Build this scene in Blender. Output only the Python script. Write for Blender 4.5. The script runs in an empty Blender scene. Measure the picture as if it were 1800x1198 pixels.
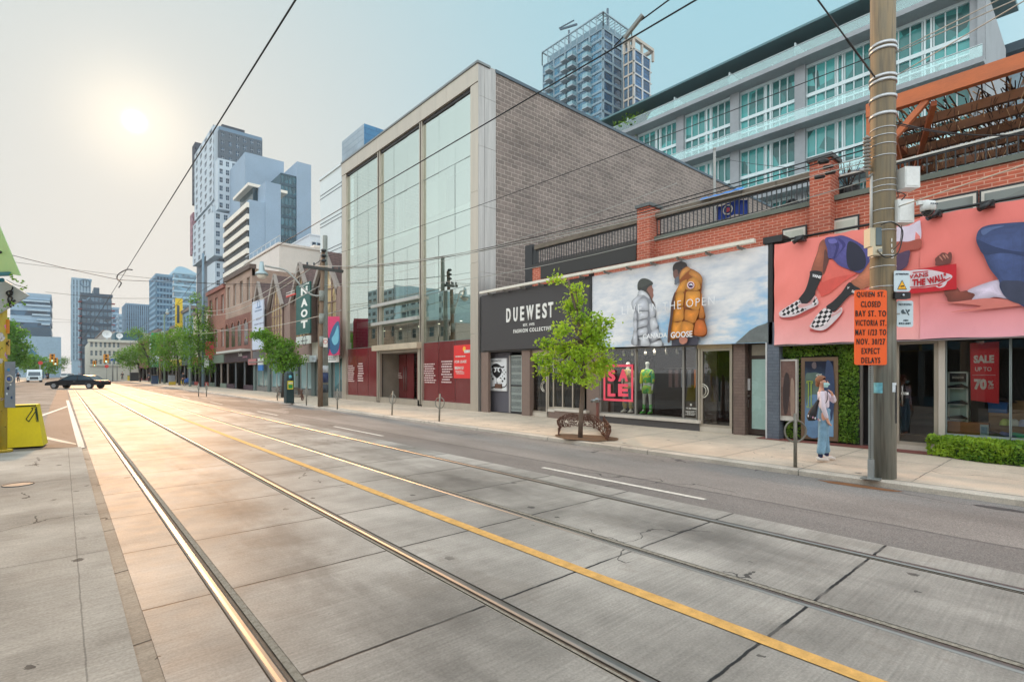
import bpy, bmesh, math, random
from mathutils import Vector, Matrix, noise
random.seed(11)
R = math.radians
sc = bpy.context.scene
col = sc.collection
# ---------------------------------------------------------------- camera
F, CX, V0, H = 911.0, 900.0, 655.0, 1.65          # measured from the photograph (1800 px wide)
TH = math.atan2(791, 911); SN, CS = math.sin(TH), math.cos(TH)
cam = bpy.data.cameras.new("camera"); camo = bpy.data.objects.new("camera", cam); col.objects.link(camo)
camo.location = (0, 0, H); camo.rotation_euler = (math.pi/2, 0, -TH)
cam.sensor_width = 36; cam.lens = 36*F/1800; cam.shift_y = (V0-599)/1800
cam.clip_start = 0.05; cam.clip_end = 6000
sc.camera = camo
# ---------------------------------------------------------------- world: hazy evening sky with a low veiled sun
SUN_EL, SUN_AZ = R(21.4), R(4.9)                   # azimuth from +Y towards +X
sd = Vector((math.sin(SUN_AZ)*math.cos(SUN_EL), math.cos(SUN_AZ)*math.cos(SUN_EL), math.sin(SUN_EL)))
w = bpy.data.worlds.new("World"); sc.world = w; w.use_nodes = True
nt = w.node_tree; N = nt.nodes; L = nt.links; N.clear()
def nd(t, **k):
    n = N.new(t)
    for a, b in k.items(): setattr(n, a, b)
    return n
out = nd('ShaderNodeOutputWorld'); bg = nd('ShaderNodeBackground'); L.new(bg.outputs[0], out.inputs[0])
sky = nd('ShaderNodeTexSky', sky_type='NISHITA', sun_disc=False, sun_elevation=SUN_EL, sun_rotation=SUN_AZ, altitude=100, air_density=1.3, dust_density=4.0, ozone_density=2.0)
tc = nd('ShaderNodeTexCoord')
def vm(op, a, b):
    n = nd('ShaderNodeVectorMath', operation=op)
    for i, x in enumerate((a, b)):
        if isinstance(x, (tuple, Vector)): n.inputs[i].default_value = tuple(x)
        elif x is not None: L.new(x, n.inputs[i])
    return n
def mth(op, a, b=None, clamp=False):
    n = nd('ShaderNodeMath', operation=op, use_clamp=clamp)
    for i, x in enumerate((a, b)):
        if isinstance(x, (int, float)): n.inputs[i].default_value = x
        elif x is not None: L.new(x, n.inputs[i])
    return n.outputs[0]
def mixc(f, a, b, bt='MIX'):
    n = nd('ShaderNodeMix', data_type='RGBA', blend_type=bt)
    for i, x in ((0, f), (6, a), (7, b)):
        if isinstance(x, (int, float)): n.inputs[i].default_value = x
        elif isinstance(x, tuple): n.inputs[i].default_value = (*x, 1)
        else: L.new(x, n.inputs[i])
    return n.outputs[2]
gen = tc.outputs['Generated']
nrm = vm('NORMALIZE', gen, None).outputs[0]
dot = mth('MAXIMUM', vm('DOT_PRODUCT', nrm, sd).outputs['Value'], 0.0)
sep = nd('ShaderNodeSeparateXYZ'); L.new(nrm, sep.inputs[0])
up = mth('MAXIMUM', sep.outputs[2], 0.0)
scal = vm('SCALE', sky.outputs[0], None); scal.inputs[3].default_value = 0.05
SMOKE_HI, SMOKE_LO = (0.205, 0.395, 0.465), (0.495, 0.442, 0.395)
f_up = mth('POWER', mth('SUBTRACT', 1.0, up, True), 2.6)
f_sun = mth('POWER', dot, 6.5)
f_mix = mth('ADD', mth('MULTIPLY', f_up, 0.46), mth('MULTIPLY', f_sun, 0.62), True)
smoke = mixc(f_mix, SMOKE_HI, SMOKE_LO)
base = mixc(0.025, smoke, scal.outputs[0])
g1 = mixc(1.0, base, mixc(mth('POWER', dot, 420.0), (0, 0, 0), (0.20, 0.15, 0.085)), 'ADD')
g2 = mixc(1.0, g1, mixc(mth('POWER', dot, 24000.0), (0, 0, 0), (2.4, 1.9, 1.3)), 'ADD')
# added fill: sky brightened behind, overhead and left, outside the frame, for shaded fronts
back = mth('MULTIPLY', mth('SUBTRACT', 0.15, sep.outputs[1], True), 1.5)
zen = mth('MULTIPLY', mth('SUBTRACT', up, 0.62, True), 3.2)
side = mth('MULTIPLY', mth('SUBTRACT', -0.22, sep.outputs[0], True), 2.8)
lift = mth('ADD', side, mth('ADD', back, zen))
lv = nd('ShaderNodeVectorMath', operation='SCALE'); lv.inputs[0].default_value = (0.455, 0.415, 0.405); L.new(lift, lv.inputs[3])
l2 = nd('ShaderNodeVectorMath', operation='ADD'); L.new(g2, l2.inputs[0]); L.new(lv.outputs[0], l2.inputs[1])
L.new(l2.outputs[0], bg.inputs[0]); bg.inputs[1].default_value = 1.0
sun = bpy.data.lights.new("sun", 'SUN'); sun.energy = 1.6; sun.angle = R(4.0); sun.color = (1.0, 0.56, 0.27)
suno = bpy.data.objects.new("sun", sun); col.objects.link(suno)
suno.rotation_euler = (-sd).to_track_quat('-Z', 'Y').to_euler(); suno.location = (0, 0, 60)
sc.view_settings.view_transform = 'Standard'; sc.view_settings.look = 'None'
sc.view_settings.exposure = 0.72; sc.view_settings.gamma = 1; sc.view_settings.use_curve_mapping = False
sc.cycles.max_bounces = 8; sc.cycles.transparent_max_bounces = 24; sc.cycles.volume_bounces = 1
# ---------------------------------------------------------------- measuring helpers: pixel of the photo -> point on a real plane
def ray(u, v):
    r = (u-CX)/F
    return (CS*r+SN, -SN*r+CS, (V0-v)/F)
def onX(u, v, X): d = ray(u, v); k = X/d[0]; return Vector((X, d[1]*k, H+d[2]*k))
def onY(u, v, Y): d = ray(u, v); k = Y/d[1]; return Vector((d[0]*k, Y, H+d[2]*k))
def onZ(u, v, Z): d = ray(u, v); k = (Z-H)/d[2]; return Vector((d[0]*k, d[1]*k, Z))
def atD(u, v, D): d = ray(u, v); return Vector((d[0]*D, d[1]*D, H+d[2]*D))
def Ya(u, X): return onX(u, 655, X).y
def Xa(u, Y): return onY(u, 655, Y).x
def lin(c):
    return tuple((x/255/12.92) if x/255 <= .04045 else ((x/255+.055)/1.055)**2.4 for x in c)
# ---------------------------------------------------------------- materials
class NT:
    def __init__(s, name):
        s.m = bpy.data.materials.new(name); s.m.use_nodes = True; s.t = s.m.node_tree
        s.N = s.t.nodes; s.L = s.t.links
        s.p = s.N['Principled BSDF']; s.o = s.N['Material Output']
    def n(s, t, **k):
        x = s.N.new(t)
        for a, b in k.items(): setattr(x, a, b)
        return x
    def put(s, sock, x):
        if isinstance(x, (int, float)): sock.default_value = x
        elif isinstance(x, (tuple, Vector)):
            sock.default_value = (*x, 1) if (len(x) == 3 and sock.type == 'RGBA') else tuple(x)
        elif x is not None: s.L.new(x, sock)
    def math(s, op, a, b=None, c=None, clamp=False):
        x = s.n('ShaderNodeMath', operation=op, use_clamp=clamp)
        for i, y in enumerate((a, b, c)):
            if y is not None: s.put(x.inputs[i], y)
        return x.outputs[0]
    def mix(s, f, a, b, bt='MIX'):
        x = s.n('ShaderNodeMix', data_type='RGBA', blend_type=bt)
        s.put(x.inputs[0], f); s.put(x.inputs[6], a); s.put(x.inputs[7], b); return x.outputs[2]
    def pos(s): return s.n('ShaderNodeNewGeometry').outputs['Position']
    def obj(s): return s.n('ShaderNodeTexCoord').outputs['Object']
    def sep(s, v):
        x = s.n('ShaderNodeSeparateXYZ'); s.L.new(v, x.inputs[0]); return x.outputs
    def comb(s, a, b, c):
        x = s.n('ShaderNodeCombineXYZ')
        for i, y in enumerate((a, b, c)): s.put(x.inputs[i], y)
        return x.outputs[0]
    def scale(s, v, sx, sy, sz):
        x = s.n('ShaderNodeVectorMath', operation='MULTIPLY'); s.L.new(v, x.inputs[0]); x.inputs[1].default_value = (sx, sy, sz); return x.outputs[0]
    def noise(s, v, sc_, det=4, rough=.55):
        x = s.n('ShaderNodeTexNoise'); s.L.new(v, x.inputs['Vector']); x.inputs['Scale'].default_value = sc_
        x.inputs['Detail'].default_value = det; x.inputs['Roughness'].default_value = rough; return x.outputs[0]
    def ramp(s, f, a, b, va=0.0, vb=1.0):
        x = s.n('ShaderNodeMapRange'); s.L.new(f, x.inputs[0])
        for i, y in enumerate((a, b, va, vb)): x.inputs[i+1].default_value = y
        return x.outputs[0]
    def bump(s, h, st, d=.01):
        x = s.n('ShaderNodeBump'); x.inputs['Strength'].default_value = st; x.inputs['Distance'].default_value = d
        s.L.new(h, x.inputs['Height']); s.L.new(x.outputs[0], s.p.inputs['Normal'])
    def fin(s, c, rough=.6, metal=0., spec=.5):
        s.put(s.p.inputs['Base Color'], c); s.put(s.p.inputs['Roughness'], rough); s.put(s.p.inputs['Metallic'], metal)
        s.p.inputs['Specular IOR Level'].default_value = spec
        return s.m
CACHE = {}
def M(c, rough=.6, var=.14, sc_=2.5, metal=0., bump=0., spec=.5, srgb=True, stretch=None, obj=False):
    key = (tuple(c), rough, var, sc_, metal, bump, spec, stretch, obj)
    if key in CACHE: return CACHE[key]
    s = NT('paint_%02x%02x%02x' % tuple(int(x) for x in c[:3]))
    b = lin(c)
    v = s.obj() if obj else s.pos()
    if stretch: v = s.scale(v, *stretch)
    f = s.noise(v, sc_, 5)
    g = s.noise(v, sc_*9, 3)
    f2 = s.math('ADD', s.math('MULTIPLY', f, .7), s.math('MULTIPLY', g, .3))
    k = s.ramp(f2, .3, .7, 1-var, 1+var)
    cc = s.mix(1.0, b, s.comb(k, k, k), 'MULTIPLY')
    if bump: s.bump(g, bump, .01)
    r2 = s.ramp(f, .3, .7, max(.03, rough-.07), min(1, rough+.07))
    CACHE[key] = s.fin(cc, r2, metal, spec)
    return CACHE[key]
def emis(c, st):
    s = NT('lamp_glow'); s.put(s.p.inputs['Emission Color'], lin(c)); s.p.inputs['Emission Strength'].default_value = st
    return s.fin(lin(c), .5)
def brick(name, c1, c2, mortar, bw, bh, ms=.012, rough=.8, bump=.6, smear=0.0):
    s = NT(name); p = s.pos(); x, y, z = s.sep(p)
    v = s.comb(s.math('ADD', x, y), z, 0.0)
    b = s.n('ShaderNodeTexBrick'); s.L.new(v, b.inputs['Vector'])
    b.inputs['Scale'].default_value = 1; b.inputs['Brick Width'].default_value = bw; b.inputs['Row Height'].default_value = bh
    b.inputs['Mortar Size'].default_value = ms; b.inputs['Mortar Smooth'].default_value = .25; b.inputs['Bias'].default_value = 0
    b.inputs['Color1'].default_value = (*lin(c1), 1); b.inputs['Color2'].default_value = (*lin(c2), 1); b.inputs['Mortar'].default_value = (*lin(mortar), 1)
    f = s.noise(p, .35, 5); g = s.noise(p, 9, 3)
    big = s.ramp(f, .3, .7, .80, 1.15); sm = s.ramp(g, .3, .7, .9, 1.1)
    k = s.math('MULTIPLY', big, sm)
    c = s.mix(1.0, b.outputs[0], s.comb(k, k, k), 'MULTIPLY')
    if smear:
        st = s.noise(s.scale(p, .25, .25, 1.6), 1.4, 3)
        c = s.mix(s.ramp(st, .5, .68, 0, smear), c, lin((72, 64, 66)))
    s.bump(s.math('SUBTRACT', 1.0, b.outputs['Fac']), bump, .008)
    return s.fin(c, rough)
def glassy(name, tint, refl=.25, tcol=(1, 1, 1), rough=0.0):
    """see-through pane: clear by transmission, mirror by Fresnel plus a coating"""
    s = NT(name)
    tr = s.n('ShaderNodeBsdfTransparent'); tr.inputs[0].default_value = (*tint, 1)
    gl = s.n('ShaderNodeBsdfGlossy'); gl.inputs['Roughness'].default_value = rough; gl.inputs[0].default_value = (*tcol, 1)
    lw = s.n('ShaderNodeFresnel'); lw.inputs[0].default_value = 1.5
    fac = s.math('ADD', s.math('MULTIPLY', lw.outputs[0], 1-refl), refl, clamp=True)
    mx = s.n('ShaderNodeMixShader'); s.L.new(fac, mx.inputs[0]); s.L.new(tr.outputs[0], mx.inputs[1]); s.L.new(gl.outputs[0], mx.inputs[2])
    s.L.new(mx.outputs[0], s.o.inputs[0]); return s.m
def wglass(c, rough=.12, var=.5, spec=.45, tint=None):
    """opaque window glass of far houses: dark rooms, curtains, sky mirrored"""
    s = NT('window_glass'); p = s.pos()
    cell = s.n('ShaderNodeTexVoronoi', feature='F1'); s.L.new(p, cell.inputs['Vector']); cell.inputs['Scale'].default_value = .45
    r = s.sep(cell.outputs['Color'])[0]
    k = s.ramp(r, 0, 1, 1-var, 1+var)
    cc = s.mix(1.0, tuple(x*.62 for x in lin(c)), s.comb(k, k, k), 'MULTIPLY')
    s.bump(s.noise(p, .5, 2), .06, .3)
    return s.fin(cc, rough, 0.0, spec)
def leafmat(name, c1, c2, tr=.45):
    s = NT(name); p = s.pos()
    f = s.ramp(s.noise(p, 1.7, 3), .35, .65); g = s.ramp(s.noise(p, 23., 2), .3, .7)
    c = s.mix(s.math('ADD', s.math('MULTIPLY', f, .55), s.math('MULTIPLY', g, .45)), lin(c1), lin(c2))
    s.fin(c, .5, 0, .35)
    t = s.n('ShaderNodeBsdfTranslucent'); s.L.new(c, t.inputs[0])
    mx = s.n('ShaderNodeMixShader'); mx.inputs[0].default_value = tr
    s.L.new(s.p.outputs[0], mx.inputs[1]); s.L.new(t.outputs[0], mx.inputs[2]); s.L.new(mx.outputs[0], s.o.inputs[0]); return s.m
# ---------------------------------------------------------------- mesh builder
class MB:
    def __init__(s): s.v = []; s.f = []; s.m = []; s.mats = []; s.sm = []
    def mi(s, m):
        if m not in s.mats: s.mats.append(m)
        return s.mats.index(m)
    def face(s, pts, m, smooth=False):
        n = len(s.v); s.v += [Vector(p) for p in pts]; s.f.append(tuple(range(n, n+len(pts)))); s.m.append(s.mi(m)); s.sm.append(smooth)
    def raw(s, vs, fs, m, smooth=False):
        n = len(s.v); s.v += [Vector(p) for p in vs]; k = s.mi(m)
        for f in fs: s.f.append(tuple(n+i for i in f)); s.m.append(k); s.sm.append(smooth)
    def box(s, a, b, m):
        x0, x1 = sorted((a[0], b[0])); y0, y1 = sorted((a[1], b[1])); z0, z1 = sorted((a[2], b[2]))
        v = [(x0,y0,z0),(x1,y0,z0),(x1,y1,z0),(x0,y1,z0),(x0,y0,z1),(x1,y0,z1),(x1,y1,z1),(x0,y1,z1)]
        s.raw(v, [(0,3,2,1),(4,5,6,7),(0,1,5,4),(1,2,6,5),(2,3,7,6),(3,0,4,7)], m); return s
    def beam(s, p, q, w_, h_, m, up=(0,0,1)):
        p, q = Vector(p), Vector(q); d = (q-p).normalized(); u = Vector(up)
        if abs(d.dot(u)) > .98: u = Vector((0,1,0))
        r = d.cross(u).normalized()*w_/2; t = r.cross(d).normalized()*h_/2
        v = [p-r-t, p+r-t, p+r+t, p-r+t, q-r-t, q+r-t, q+r+t, q-r+t]
        s.raw(v, [(0,3,2,1),(4,5,6,7),(0,1,5,4),(1,2,6,5),(2,3,7,6),(3,0,4,7)], m); return s
    def tube(s, pts, rad, m, n=8, caps=True, smooth=True, sq=None):
        """rings along a path; rad a number or a list; sq = (side vector, a, b) for flattened rings"""
        pts = [Vector(p) for p in pts]; k = len(pts)
        rad = [rad]*k if isinstance(rad, (int, float)) else rad
        base = len(s.v); mi = s.mi(m); prev = None
        for i, p in enumerate(pts):
            d = (pts[min(i+1, k-1)]-pts[max(i-1, 0)])
            d = d.normalized() if d.length > 1e-9 else Vector((0,0,1))
            if prev is None:
                a = Vector((1,0,0)) if abs(d.x) < .9 else Vector((0,1,0))
                if sq: a = Vector(sq)
                r = (a-d*a.dot(d)).normalized()
            else: r = (prev-d*prev.dot(d)).normalized()
            prev = r; t = d.cross(r)
            rr = rad[i]; ra, rb = rr if isinstance(rr, tuple) else (rr, rr)
            for j in range(n):
                a = 2*math.pi*j/n; s.v.append(p+r*math.cos(a)*ra+t*math.sin(a)*rb)
        for i in range(k-1):
            for j in range(n):
                a = base+i*n+j; b = base+i*n+(j+1) % n
                s.f.append((a, b, b+n, a+n)); s.m.append(mi); s.sm.append(smooth)
        if caps:
            s.f.append(tuple(base+j for j in reversed(range(n)))); s.m.append(mi); s.sm.append(False)
            s.f.append(tuple(base+(k-1)*n+j for j in range(n))); s.m.append(mi); s.sm.append(False)
        return s
    def cyl(s, p, q, r, m, r2=None, n=12): return s.tube([p, q], [r, r if r2 is None else r2], m, n)
    def ball(s, c, r, m, n=12, k=8, sc_=(1,1,1)):
        c = Vector(c); vs = []; fs = []
        for i in range(k+1):
            a = math.pi*i/k
            for j in range(n):
                b = 2*math.pi*j/n
                vs.append(c+Vector((r*sc_[0]*math.sin(a)*math.cos(b), r*sc_[1]*math.sin(a)*math.sin(b), r*sc_[2]*math.cos(a))))
        for i in range(k):
            for j in range(n): fs.append((i*n+j, (i+1)*n+j, (i+1)*n+(j+1) % n, i*n+(j+1) % n))
        s.raw(vs, fs, m, True); return s
    def prism(s, pts, vec, m, smooth=False):
        pts = [Vector(p) for p in pts]; v = Vector(vec); n = len(pts)
        nn = Vector((0,0,0))
        for i in range(n): nn += pts[i].cross(pts[(i+1) % n])
        if nn.dot(v) > 0: pts = pts[::-1]
        s.raw(pts+[p+v for p in pts], [tuple(range(n)), tuple(range(2*n-1, n-1, -1))]+[(i, i+n, (i+1) % n+n, (i+1) % n) for i in range(n)], m); return s
    def ring(s, c, r, t, nrm_, m, n=28, k=8):
        c = Vector(c); nv = Vector(nrm_).normalized(); a = Vector((0,0,1)) if abs(nv.z) < .9 else Vector((1,0,0))
        a = (a-nv*a.dot(nv)).normalized(); b = nv.cross(a); vs = []; fs = []
        for i in range(n):
            w_ = 2*math.pi*i/n; o = a*math.cos(w_)+b*math.sin(w_)
            for j in range(k):
                x = 2*math.pi*j/k; vs.append(c+o*(r+t*math.cos(x))+nv*t*math.sin(x))
        for i in range(n):
            for j in range(k): fs.append((i*k+j, ((i+1) % n)*k+j, ((i+1) % n)*k+(j+1) % k, i*k+(j+1) % k))
        s.raw(vs, fs, m, True); return s
    def build(s, name, parent=None, label=None, cat=None, group=None, kind=None, origin=None):
        me = bpy.data.meshes.new(name); o = Vector((0,0,0))
        if parent is not None: o = Vector(parent.get('_o', (0,0,0)))
        elif origin is not None: o = Vector(origin)
        me.from_pydata([tuple(p-o) for p in s.v], [], s.f)
        for m in s.mats: me.materials.append(m)
        me.polygons.foreach_set('material_index', s.m); me.polygons.foreach_set('use_smooth', s.sm); me.update()
        ob = bpy.data.objects.new(name, me); col.objects.link(ob)
        if parent is not None: ob.parent = parent
        elif origin is not None: ob.location = o
        ob['_o'] = tuple(o)
        return tag(ob, label, cat, group, kind)
def tag(o, label=None, cat=None, group=None, kind=None):
    if label: o['label'] = label
    if cat: o['category'] = cat
    if group: o['group'] = group
    if kind: o['kind'] = kind
    return o
def thing(name, label, cat, loc=(0,0,0), group=None, rz=0):
    o = bpy.data.objects.new(name, None); col.objects.link(o); o.location = loc; o['_o'] = tuple(loc)
    o.rotation_euler.z = rz; o.empty_display_size = .2
    return tag(o, label, cat, group)
def tree_of(root):
    return [c for c in bpy.data.objects if c.parent == root]
def dup(root, loc, rz=None, label=None, group=None, scale=None):
    r = root.copy(); col.objects.link(r); r.location = loc
    if rz is not None: r.rotation_euler.z = rz
    if label: r['label'] = label
    if group: r['group'] = group
    if scale: r.scale = (scale,)*3 if isinstance(scale, (int, float)) else scale
    for ch in tree_of(root):
        c = ch.copy(); col.objects.link(c); c.parent = r
        for g in tree_of(ch):
            d = g.copy(); col.objects.link(d); d.parent = c
    return r
def text(s, p, U, V, wd, ht, m, parent, name='lettering', bold=0.0, ext=.003, spacing=1.0, label=None, shear=0):
    """writing fitted into the box p, p+U*wd, p+V*ht"""
    cu = bpy.data.curves.new('txt', 'FONT'); cu.body = s; cu.size = 1; cu.offset = bold; cu.extrude = ext*2; cu.space_character = spacing
    cu.resolution_u = 3; cu.shear = shear; cu.align_x = 'CENTER'
    ob = bpy.data.objects.new('txt', cu); col.objects.link(ob)
    dg = bpy.context.evaluated_depsgraph_get(); me = bpy.data.meshes.new_from_object(ob.evaluated_get(dg))
    bpy.data.objects.remove(ob); bpy.data.curves.remove(cu)
    xs = [v.co.x for v in me.vertices]; ys = [v.co.y for v in me.vertices]
    x0, x1, y0, y1 = min(xs), max(xs), min(ys), max(ys)
    U, V, p = Vector(U).normalized(), Vector(V).normalized(), Vector(p); W = U.cross(V)
    o = Vector(parent.get('_o', (0,0,0))) if parent is not None else Vector((0,0,0))
    for v in me.vertices:
        c = v.co
        v.co = p+U*((c.x-x0)/(x1-x0)*wd)+V*((c.y-y0)/(y1-y0)*ht)+W*(c.z*.5)-o
    me.materials.clear(); me.materials.append(m); me.name = name
    ob = bpy.data.objects.new(name, me); col.objects.link(ob)
    if parent is not None: ob.parent = parent
    if label: ob['label'] = label
    return ob
def textpx(s, u0, v0, u1, v1, X, m, parent, **k):
    """writing on the plane X: lower left pixel (u0,v0) and upper right pixel (u1,v1)"""
    a = onX(u0, v0, X); b = onX(u1, v1, X)
    hh = onX(u0, v0-(v0-v1), X)
    return text(s, a, (0,-1,0), (0,0,1), a.y-b.y, b.z-a.z, m, parent, **k)
def crom(P, n=5, closed=True):
    P = [Vector(p) for p in P]; r = []; k = len(P)
    for i in range(k if closed else k-1):
        if closed: a, b, c, d = P[(i-1) % k], P[i], P[(i+1) % k], P[(i+2) % k]
        else: a, b, c, d = P[max(i-1, 0)], P[i], P[i+1], P[min(i+2, k-1)]
        for j in range(n):
            t = j/n; r.append(.5*((2*b)+(c-a)*t+(2*a-5*b+4*c-d)*t*t+(3*b-a-3*c+d)*t**3))
    if not closed: r.append(P[-1])
    return r
UY = Vector((0,-1,0)); UZ = Vector((0,0,1))
# ================================================================= THE GROUND
def concrete(name, base, stain=.35, joint=None, broom=True, lj=(), warm=None, spots=True, rough=.5, bump=.25, spec=.4):
    s = NT(name); p = s.pos(); x, y, z = s.sep(p)
    big = s.noise(p, .55, 5, .6); mid = s.noise(p, 3.1, 5, .6); fine = s.noise(p, 60, 3)
    k = s.math('MULTIPLY', s.ramp(big, .3, .7, 1-stain*.6, 1+stain*.45), s.ramp(mid, .3, .7, .93, 1.07))
    k = s.math('MULTIPLY', k, s.ramp(fine, .3, .7, .84, 1.14))
    h = s.math('MULTIPLY', fine, .5)
    if broom:
        br = s.noise(s.scale(p, .6, 26, 1), 1.6, 4, .7)
        k = s.math('MULTIPLY', k, s.ramp(br, .25, .75, .80, 1.16)); h = s.math('ADD', h, br)
    c = s.mix(1.0, lin(base), s.comb(k, k, k), 'MULTIPLY')
    if spots:
        vo = s.n('ShaderNodeTexVoronoi', feature='F1'); s.L.new(s.scale(p, 1, .8, 1), vo.inputs['Vector']); vo.inputs['Scale'].default_value = 3.2; vo.inputs['Randomness'].default_value = 1
        cr = s.sep(vo.outputs['Color'])
        d = s.math('ADD', vo.outputs['Distance'], s.math('MULTIPLY', s.math('SUBTRACT', s.noise(p, 30, 2), .5), .16))
        sp = s.math('MULTIPLY', s.math('LESS_THAN', d, s.math('MULTIPLY', cr[1], .15)), s.math('GREATER_THAN', cr[0], .30))
        msk = s.ramp(s.noise(p, .8, 2), .40, .50)
        c = s.mix(s.math('MULTIPLY', s.math('MULTIPLY', sp, .72), msk), c, lin((52, 50, 50)))
    cv = s.n('ShaderNodeTexVoronoi', feature='DISTANCE_TO_EDGE'); cw = s.n('ShaderNodeVectorMath', operation='ADD'); s.L.new(p, cw.inputs[0])
    cn = s.n('ShaderNodeTexNoise'); cn.inputs['Scale'].default_value = 1.1; cn.inputs['Detail'].default_value = 5; s.L.new(p, cn.inputs['Vector']); s.L.new(cn.outputs['Color'], cw.inputs[1]); s.L.new(cw.outputs[0], cv.inputs['Vector']); cv.inputs['Scale'].default_value = .22
    ck = s.math('MULTIPLY', s.math('LESS_THAN', cv.outputs['Distance'], .0016), s.math('GREATER_THAN', s.noise(p, .5, 2), .53))
    c = s.mix(s.math('MULTIPLY', ck, .8), c, lin((44, 44, 46)))
    pt = s.ramp(s.noise(s.scale(p, 1, .5, 1), .9, 6, .7), .56, .60); c = s.mix(s.math('MULTIPLY', pt, .16), c, lin((96, 84, 72)))
    if name.startswith('track'):       # oil and rubber worn into the middle of each track
        ol = s.noise(s.scale(p, 1.6, .45, 1), 1.3, 5, .65)
        b1 = s.math('SUBTRACT', 1.0, s.ramp(s.math('ABSOLUTE', s.math('SUBTRACT', x, 1.63)), .1, .62))
        b2 = s.math('SUBTRACT', 1.0, s.ramp(s.math('ABSOLUTE', s.math('SUBTRACT', x, 4.77)), .1, .62))
        om = s.math('MULTIPLY', s.math('MAXIMUM', b1, b2), s.ramp(ol, .42, .62))
        c = s.mix(s.math('MULTIPLY', om, .42), c, lin((74, 72, 70)))
        rs = s.math('SUBTRACT', 1.0, s.ramp(s.math('ABSOLUTE', s.math('SUBTRACT', x, 3.27)), .05, .5))
    wob = s.math('MULTIPLY', s.math('SUBTRACT', s.noise(p, 5, 4), .5), .030)
    if joint:
        per, off, wj, dark = joint
        t = s.math('ADD', y, wob)
        fr = s.math('FRACT', s.math('DIVIDE', s.math('ADD', s.math('SUBTRACT', t, off), per*200.5), per))
        dd = s.math('MULTIPLY', s.math('ABSOLUTE', s.math('SUBTRACT', fr, .5)), per)
        jm = s.math('SUBTRACT', 1.0, s.ramp(dd, wj*.55, wj, 0, 1))
        jm = s.math('MULTIPLY', jm, s.ramp(s.noise(p, 2.2, 3), .3, .5, .35, 1))
        c = s.mix(s.math('MULTIPLY', jm, dark), c, lin((30, 34, 38))); h = s.math('SUBTRACT', h, s.math('MULTIPLY', jm, 5))
        hal = s.math('SUBTRACT', 1.0, s.ramp(dd, 0, .10, 0, 1)); c = s.mix(s.math('MULTIPLY', hal, .10), c, lin((90, 86, 82)))
    for (xj, wj, dark) in lj:
        dd = s.math('ABSOLUTE', s.math('SUBTRACT', s.math('ADD', x, s.math('MULTIPLY', wob, .6)), xj))
        jm = s.math('SUBTRACT', 1.0, s.ramp(dd, wj*.5, wj, 0, 1))
        c = s.mix(s.math('MULTIPLY', jm, dark), c, lin((46, 48, 50))); h = s.math('SUBTRACT', h, s.math('MULTIPLY', jm, 4))
    s.bump(h, bump, .006)
    return s.fin(c, s.ramp(mid, .3, .7, rough-.03, rough+.04), 0, spec)
m_track = concrete('track_concrete', (158, 155, 150), .85, (1.5, 1.40, .014, 1.0), rough=.60, spec=.20, bump=.14)
m_side = concrete('sidewalk_concrete', (210, 192, 172), .32, (1.5, .45, .009, .75), lj=((11.7, .012, .6),), broom=False, rough=.7, bump=.15)
m_near = concrete('near_sidewalk_concrete', (172, 166, 158), .7, (4.4, 1.6, .008, .5), lj=((.100, .006, .4),), rough=.85, spec=.12, bump=.12)
m_gut = concrete('gutter_concrete', (160, 150, 138), .7, (1.5, .9, .012, .8), rough=.75, bump=.6, spec=.2)
m_kerb = concrete('kerb_concrete', (200, 188, 174), .3, (3, .45, .008, .8), broom=False, rough=.7)
def asphalt(name, base, seam=None):
    s = NT(name); p = s.pos(); x, y, z = s.sep(p)
    big = s.noise(s.scale(p, 1, .35, 1), .8, 5); sp = s.noise(p, 75, 2, .8); cr_ = s.noise(p, 24, 3, .7)
    k = s.math('MULTIPLY', s.ramp(big, .3, .7, .75, 1.25), s.ramp(sp, .35, .65, .62, 1.4))
    k = s.math('MULTIPLY', k, s.ramp(cr_, .3, .7, .85, 1.15))
    c = s.mix(1.0, lin(base), s.comb(k, k, k), 'MULTIPLY')
    if seam:
        wob = s.math('MULTIPLY', s.math('SUBTRACT', s.noise(p, 1.5, 3), .5), .10)
        xx = s.math('ADD', x, wob)
        c = s.mix(s.math('MULTIPLY', s.math('LESS_THAN', xx, seam), .28), c, lin((60, 62, 66)))
        dd = s.math('ABSOLUTE', s.math('SUBTRACT', xx, seam))
        c = s.mix(s.math('MULTIPLY', s.ramp(dd, .0, .05, 1, 0), .6), c, lin((52, 50, 52)))
        # resurfaced dark patches and a gutter stain
        pt = s.noise(s.scale(p, .5, .16, 1), .9, 3)
        far = s.ramp(y, 17, 22, 0, 1)
        c = s.mix(s.math('MULTIPLY', s.math('MULTIPLY', s.math('GREATER_THAN', pt, .53), far), .45), c, lin((48, 50, 54)))
    # cracks
    vo = s.n('ShaderNodeTexVoronoi', feature='DISTANCE_TO_EDGE'); s.L.new(p, vo.inputs['Vector']); vo.inputs['Scale'].default_value = .33
    wv = s.n('ShaderNodeVectorMath', operation='ADD'); s.L.new(p, wv.inputs[0]); tx = s.n('ShaderNodeTexNoise'); tx.inputs['Scale'].default_value = 1.3; s.L.new(p, tx.inputs['Vector'])
    s.L.new(tx.outputs['Color'], wv.inputs[1]); s.L.new(wv.outputs[0], vo.inputs['Vector'])
    ck = s.math('MULTIPLY', s.math('LESS_THAN', vo.outputs['Distance'], .0045), s.math('GREATER_THAN', s.noise(p, .35, 2), .52))
    c = s.mix(s.math('MULTIPLY', ck, .7), c, lin((38, 38, 40)))
    s.bump(s.math('ADD', sp, s.math('MULTIPLY', cr_, .6)), .45, .008)
    return s.fin(c, .72, 0, .4)
m_asph = asphalt('asphalt', (134, 128, 124), 6.9)
m_asph2 = asphalt('asphalt_patch', (88, 86, 86))
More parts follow.
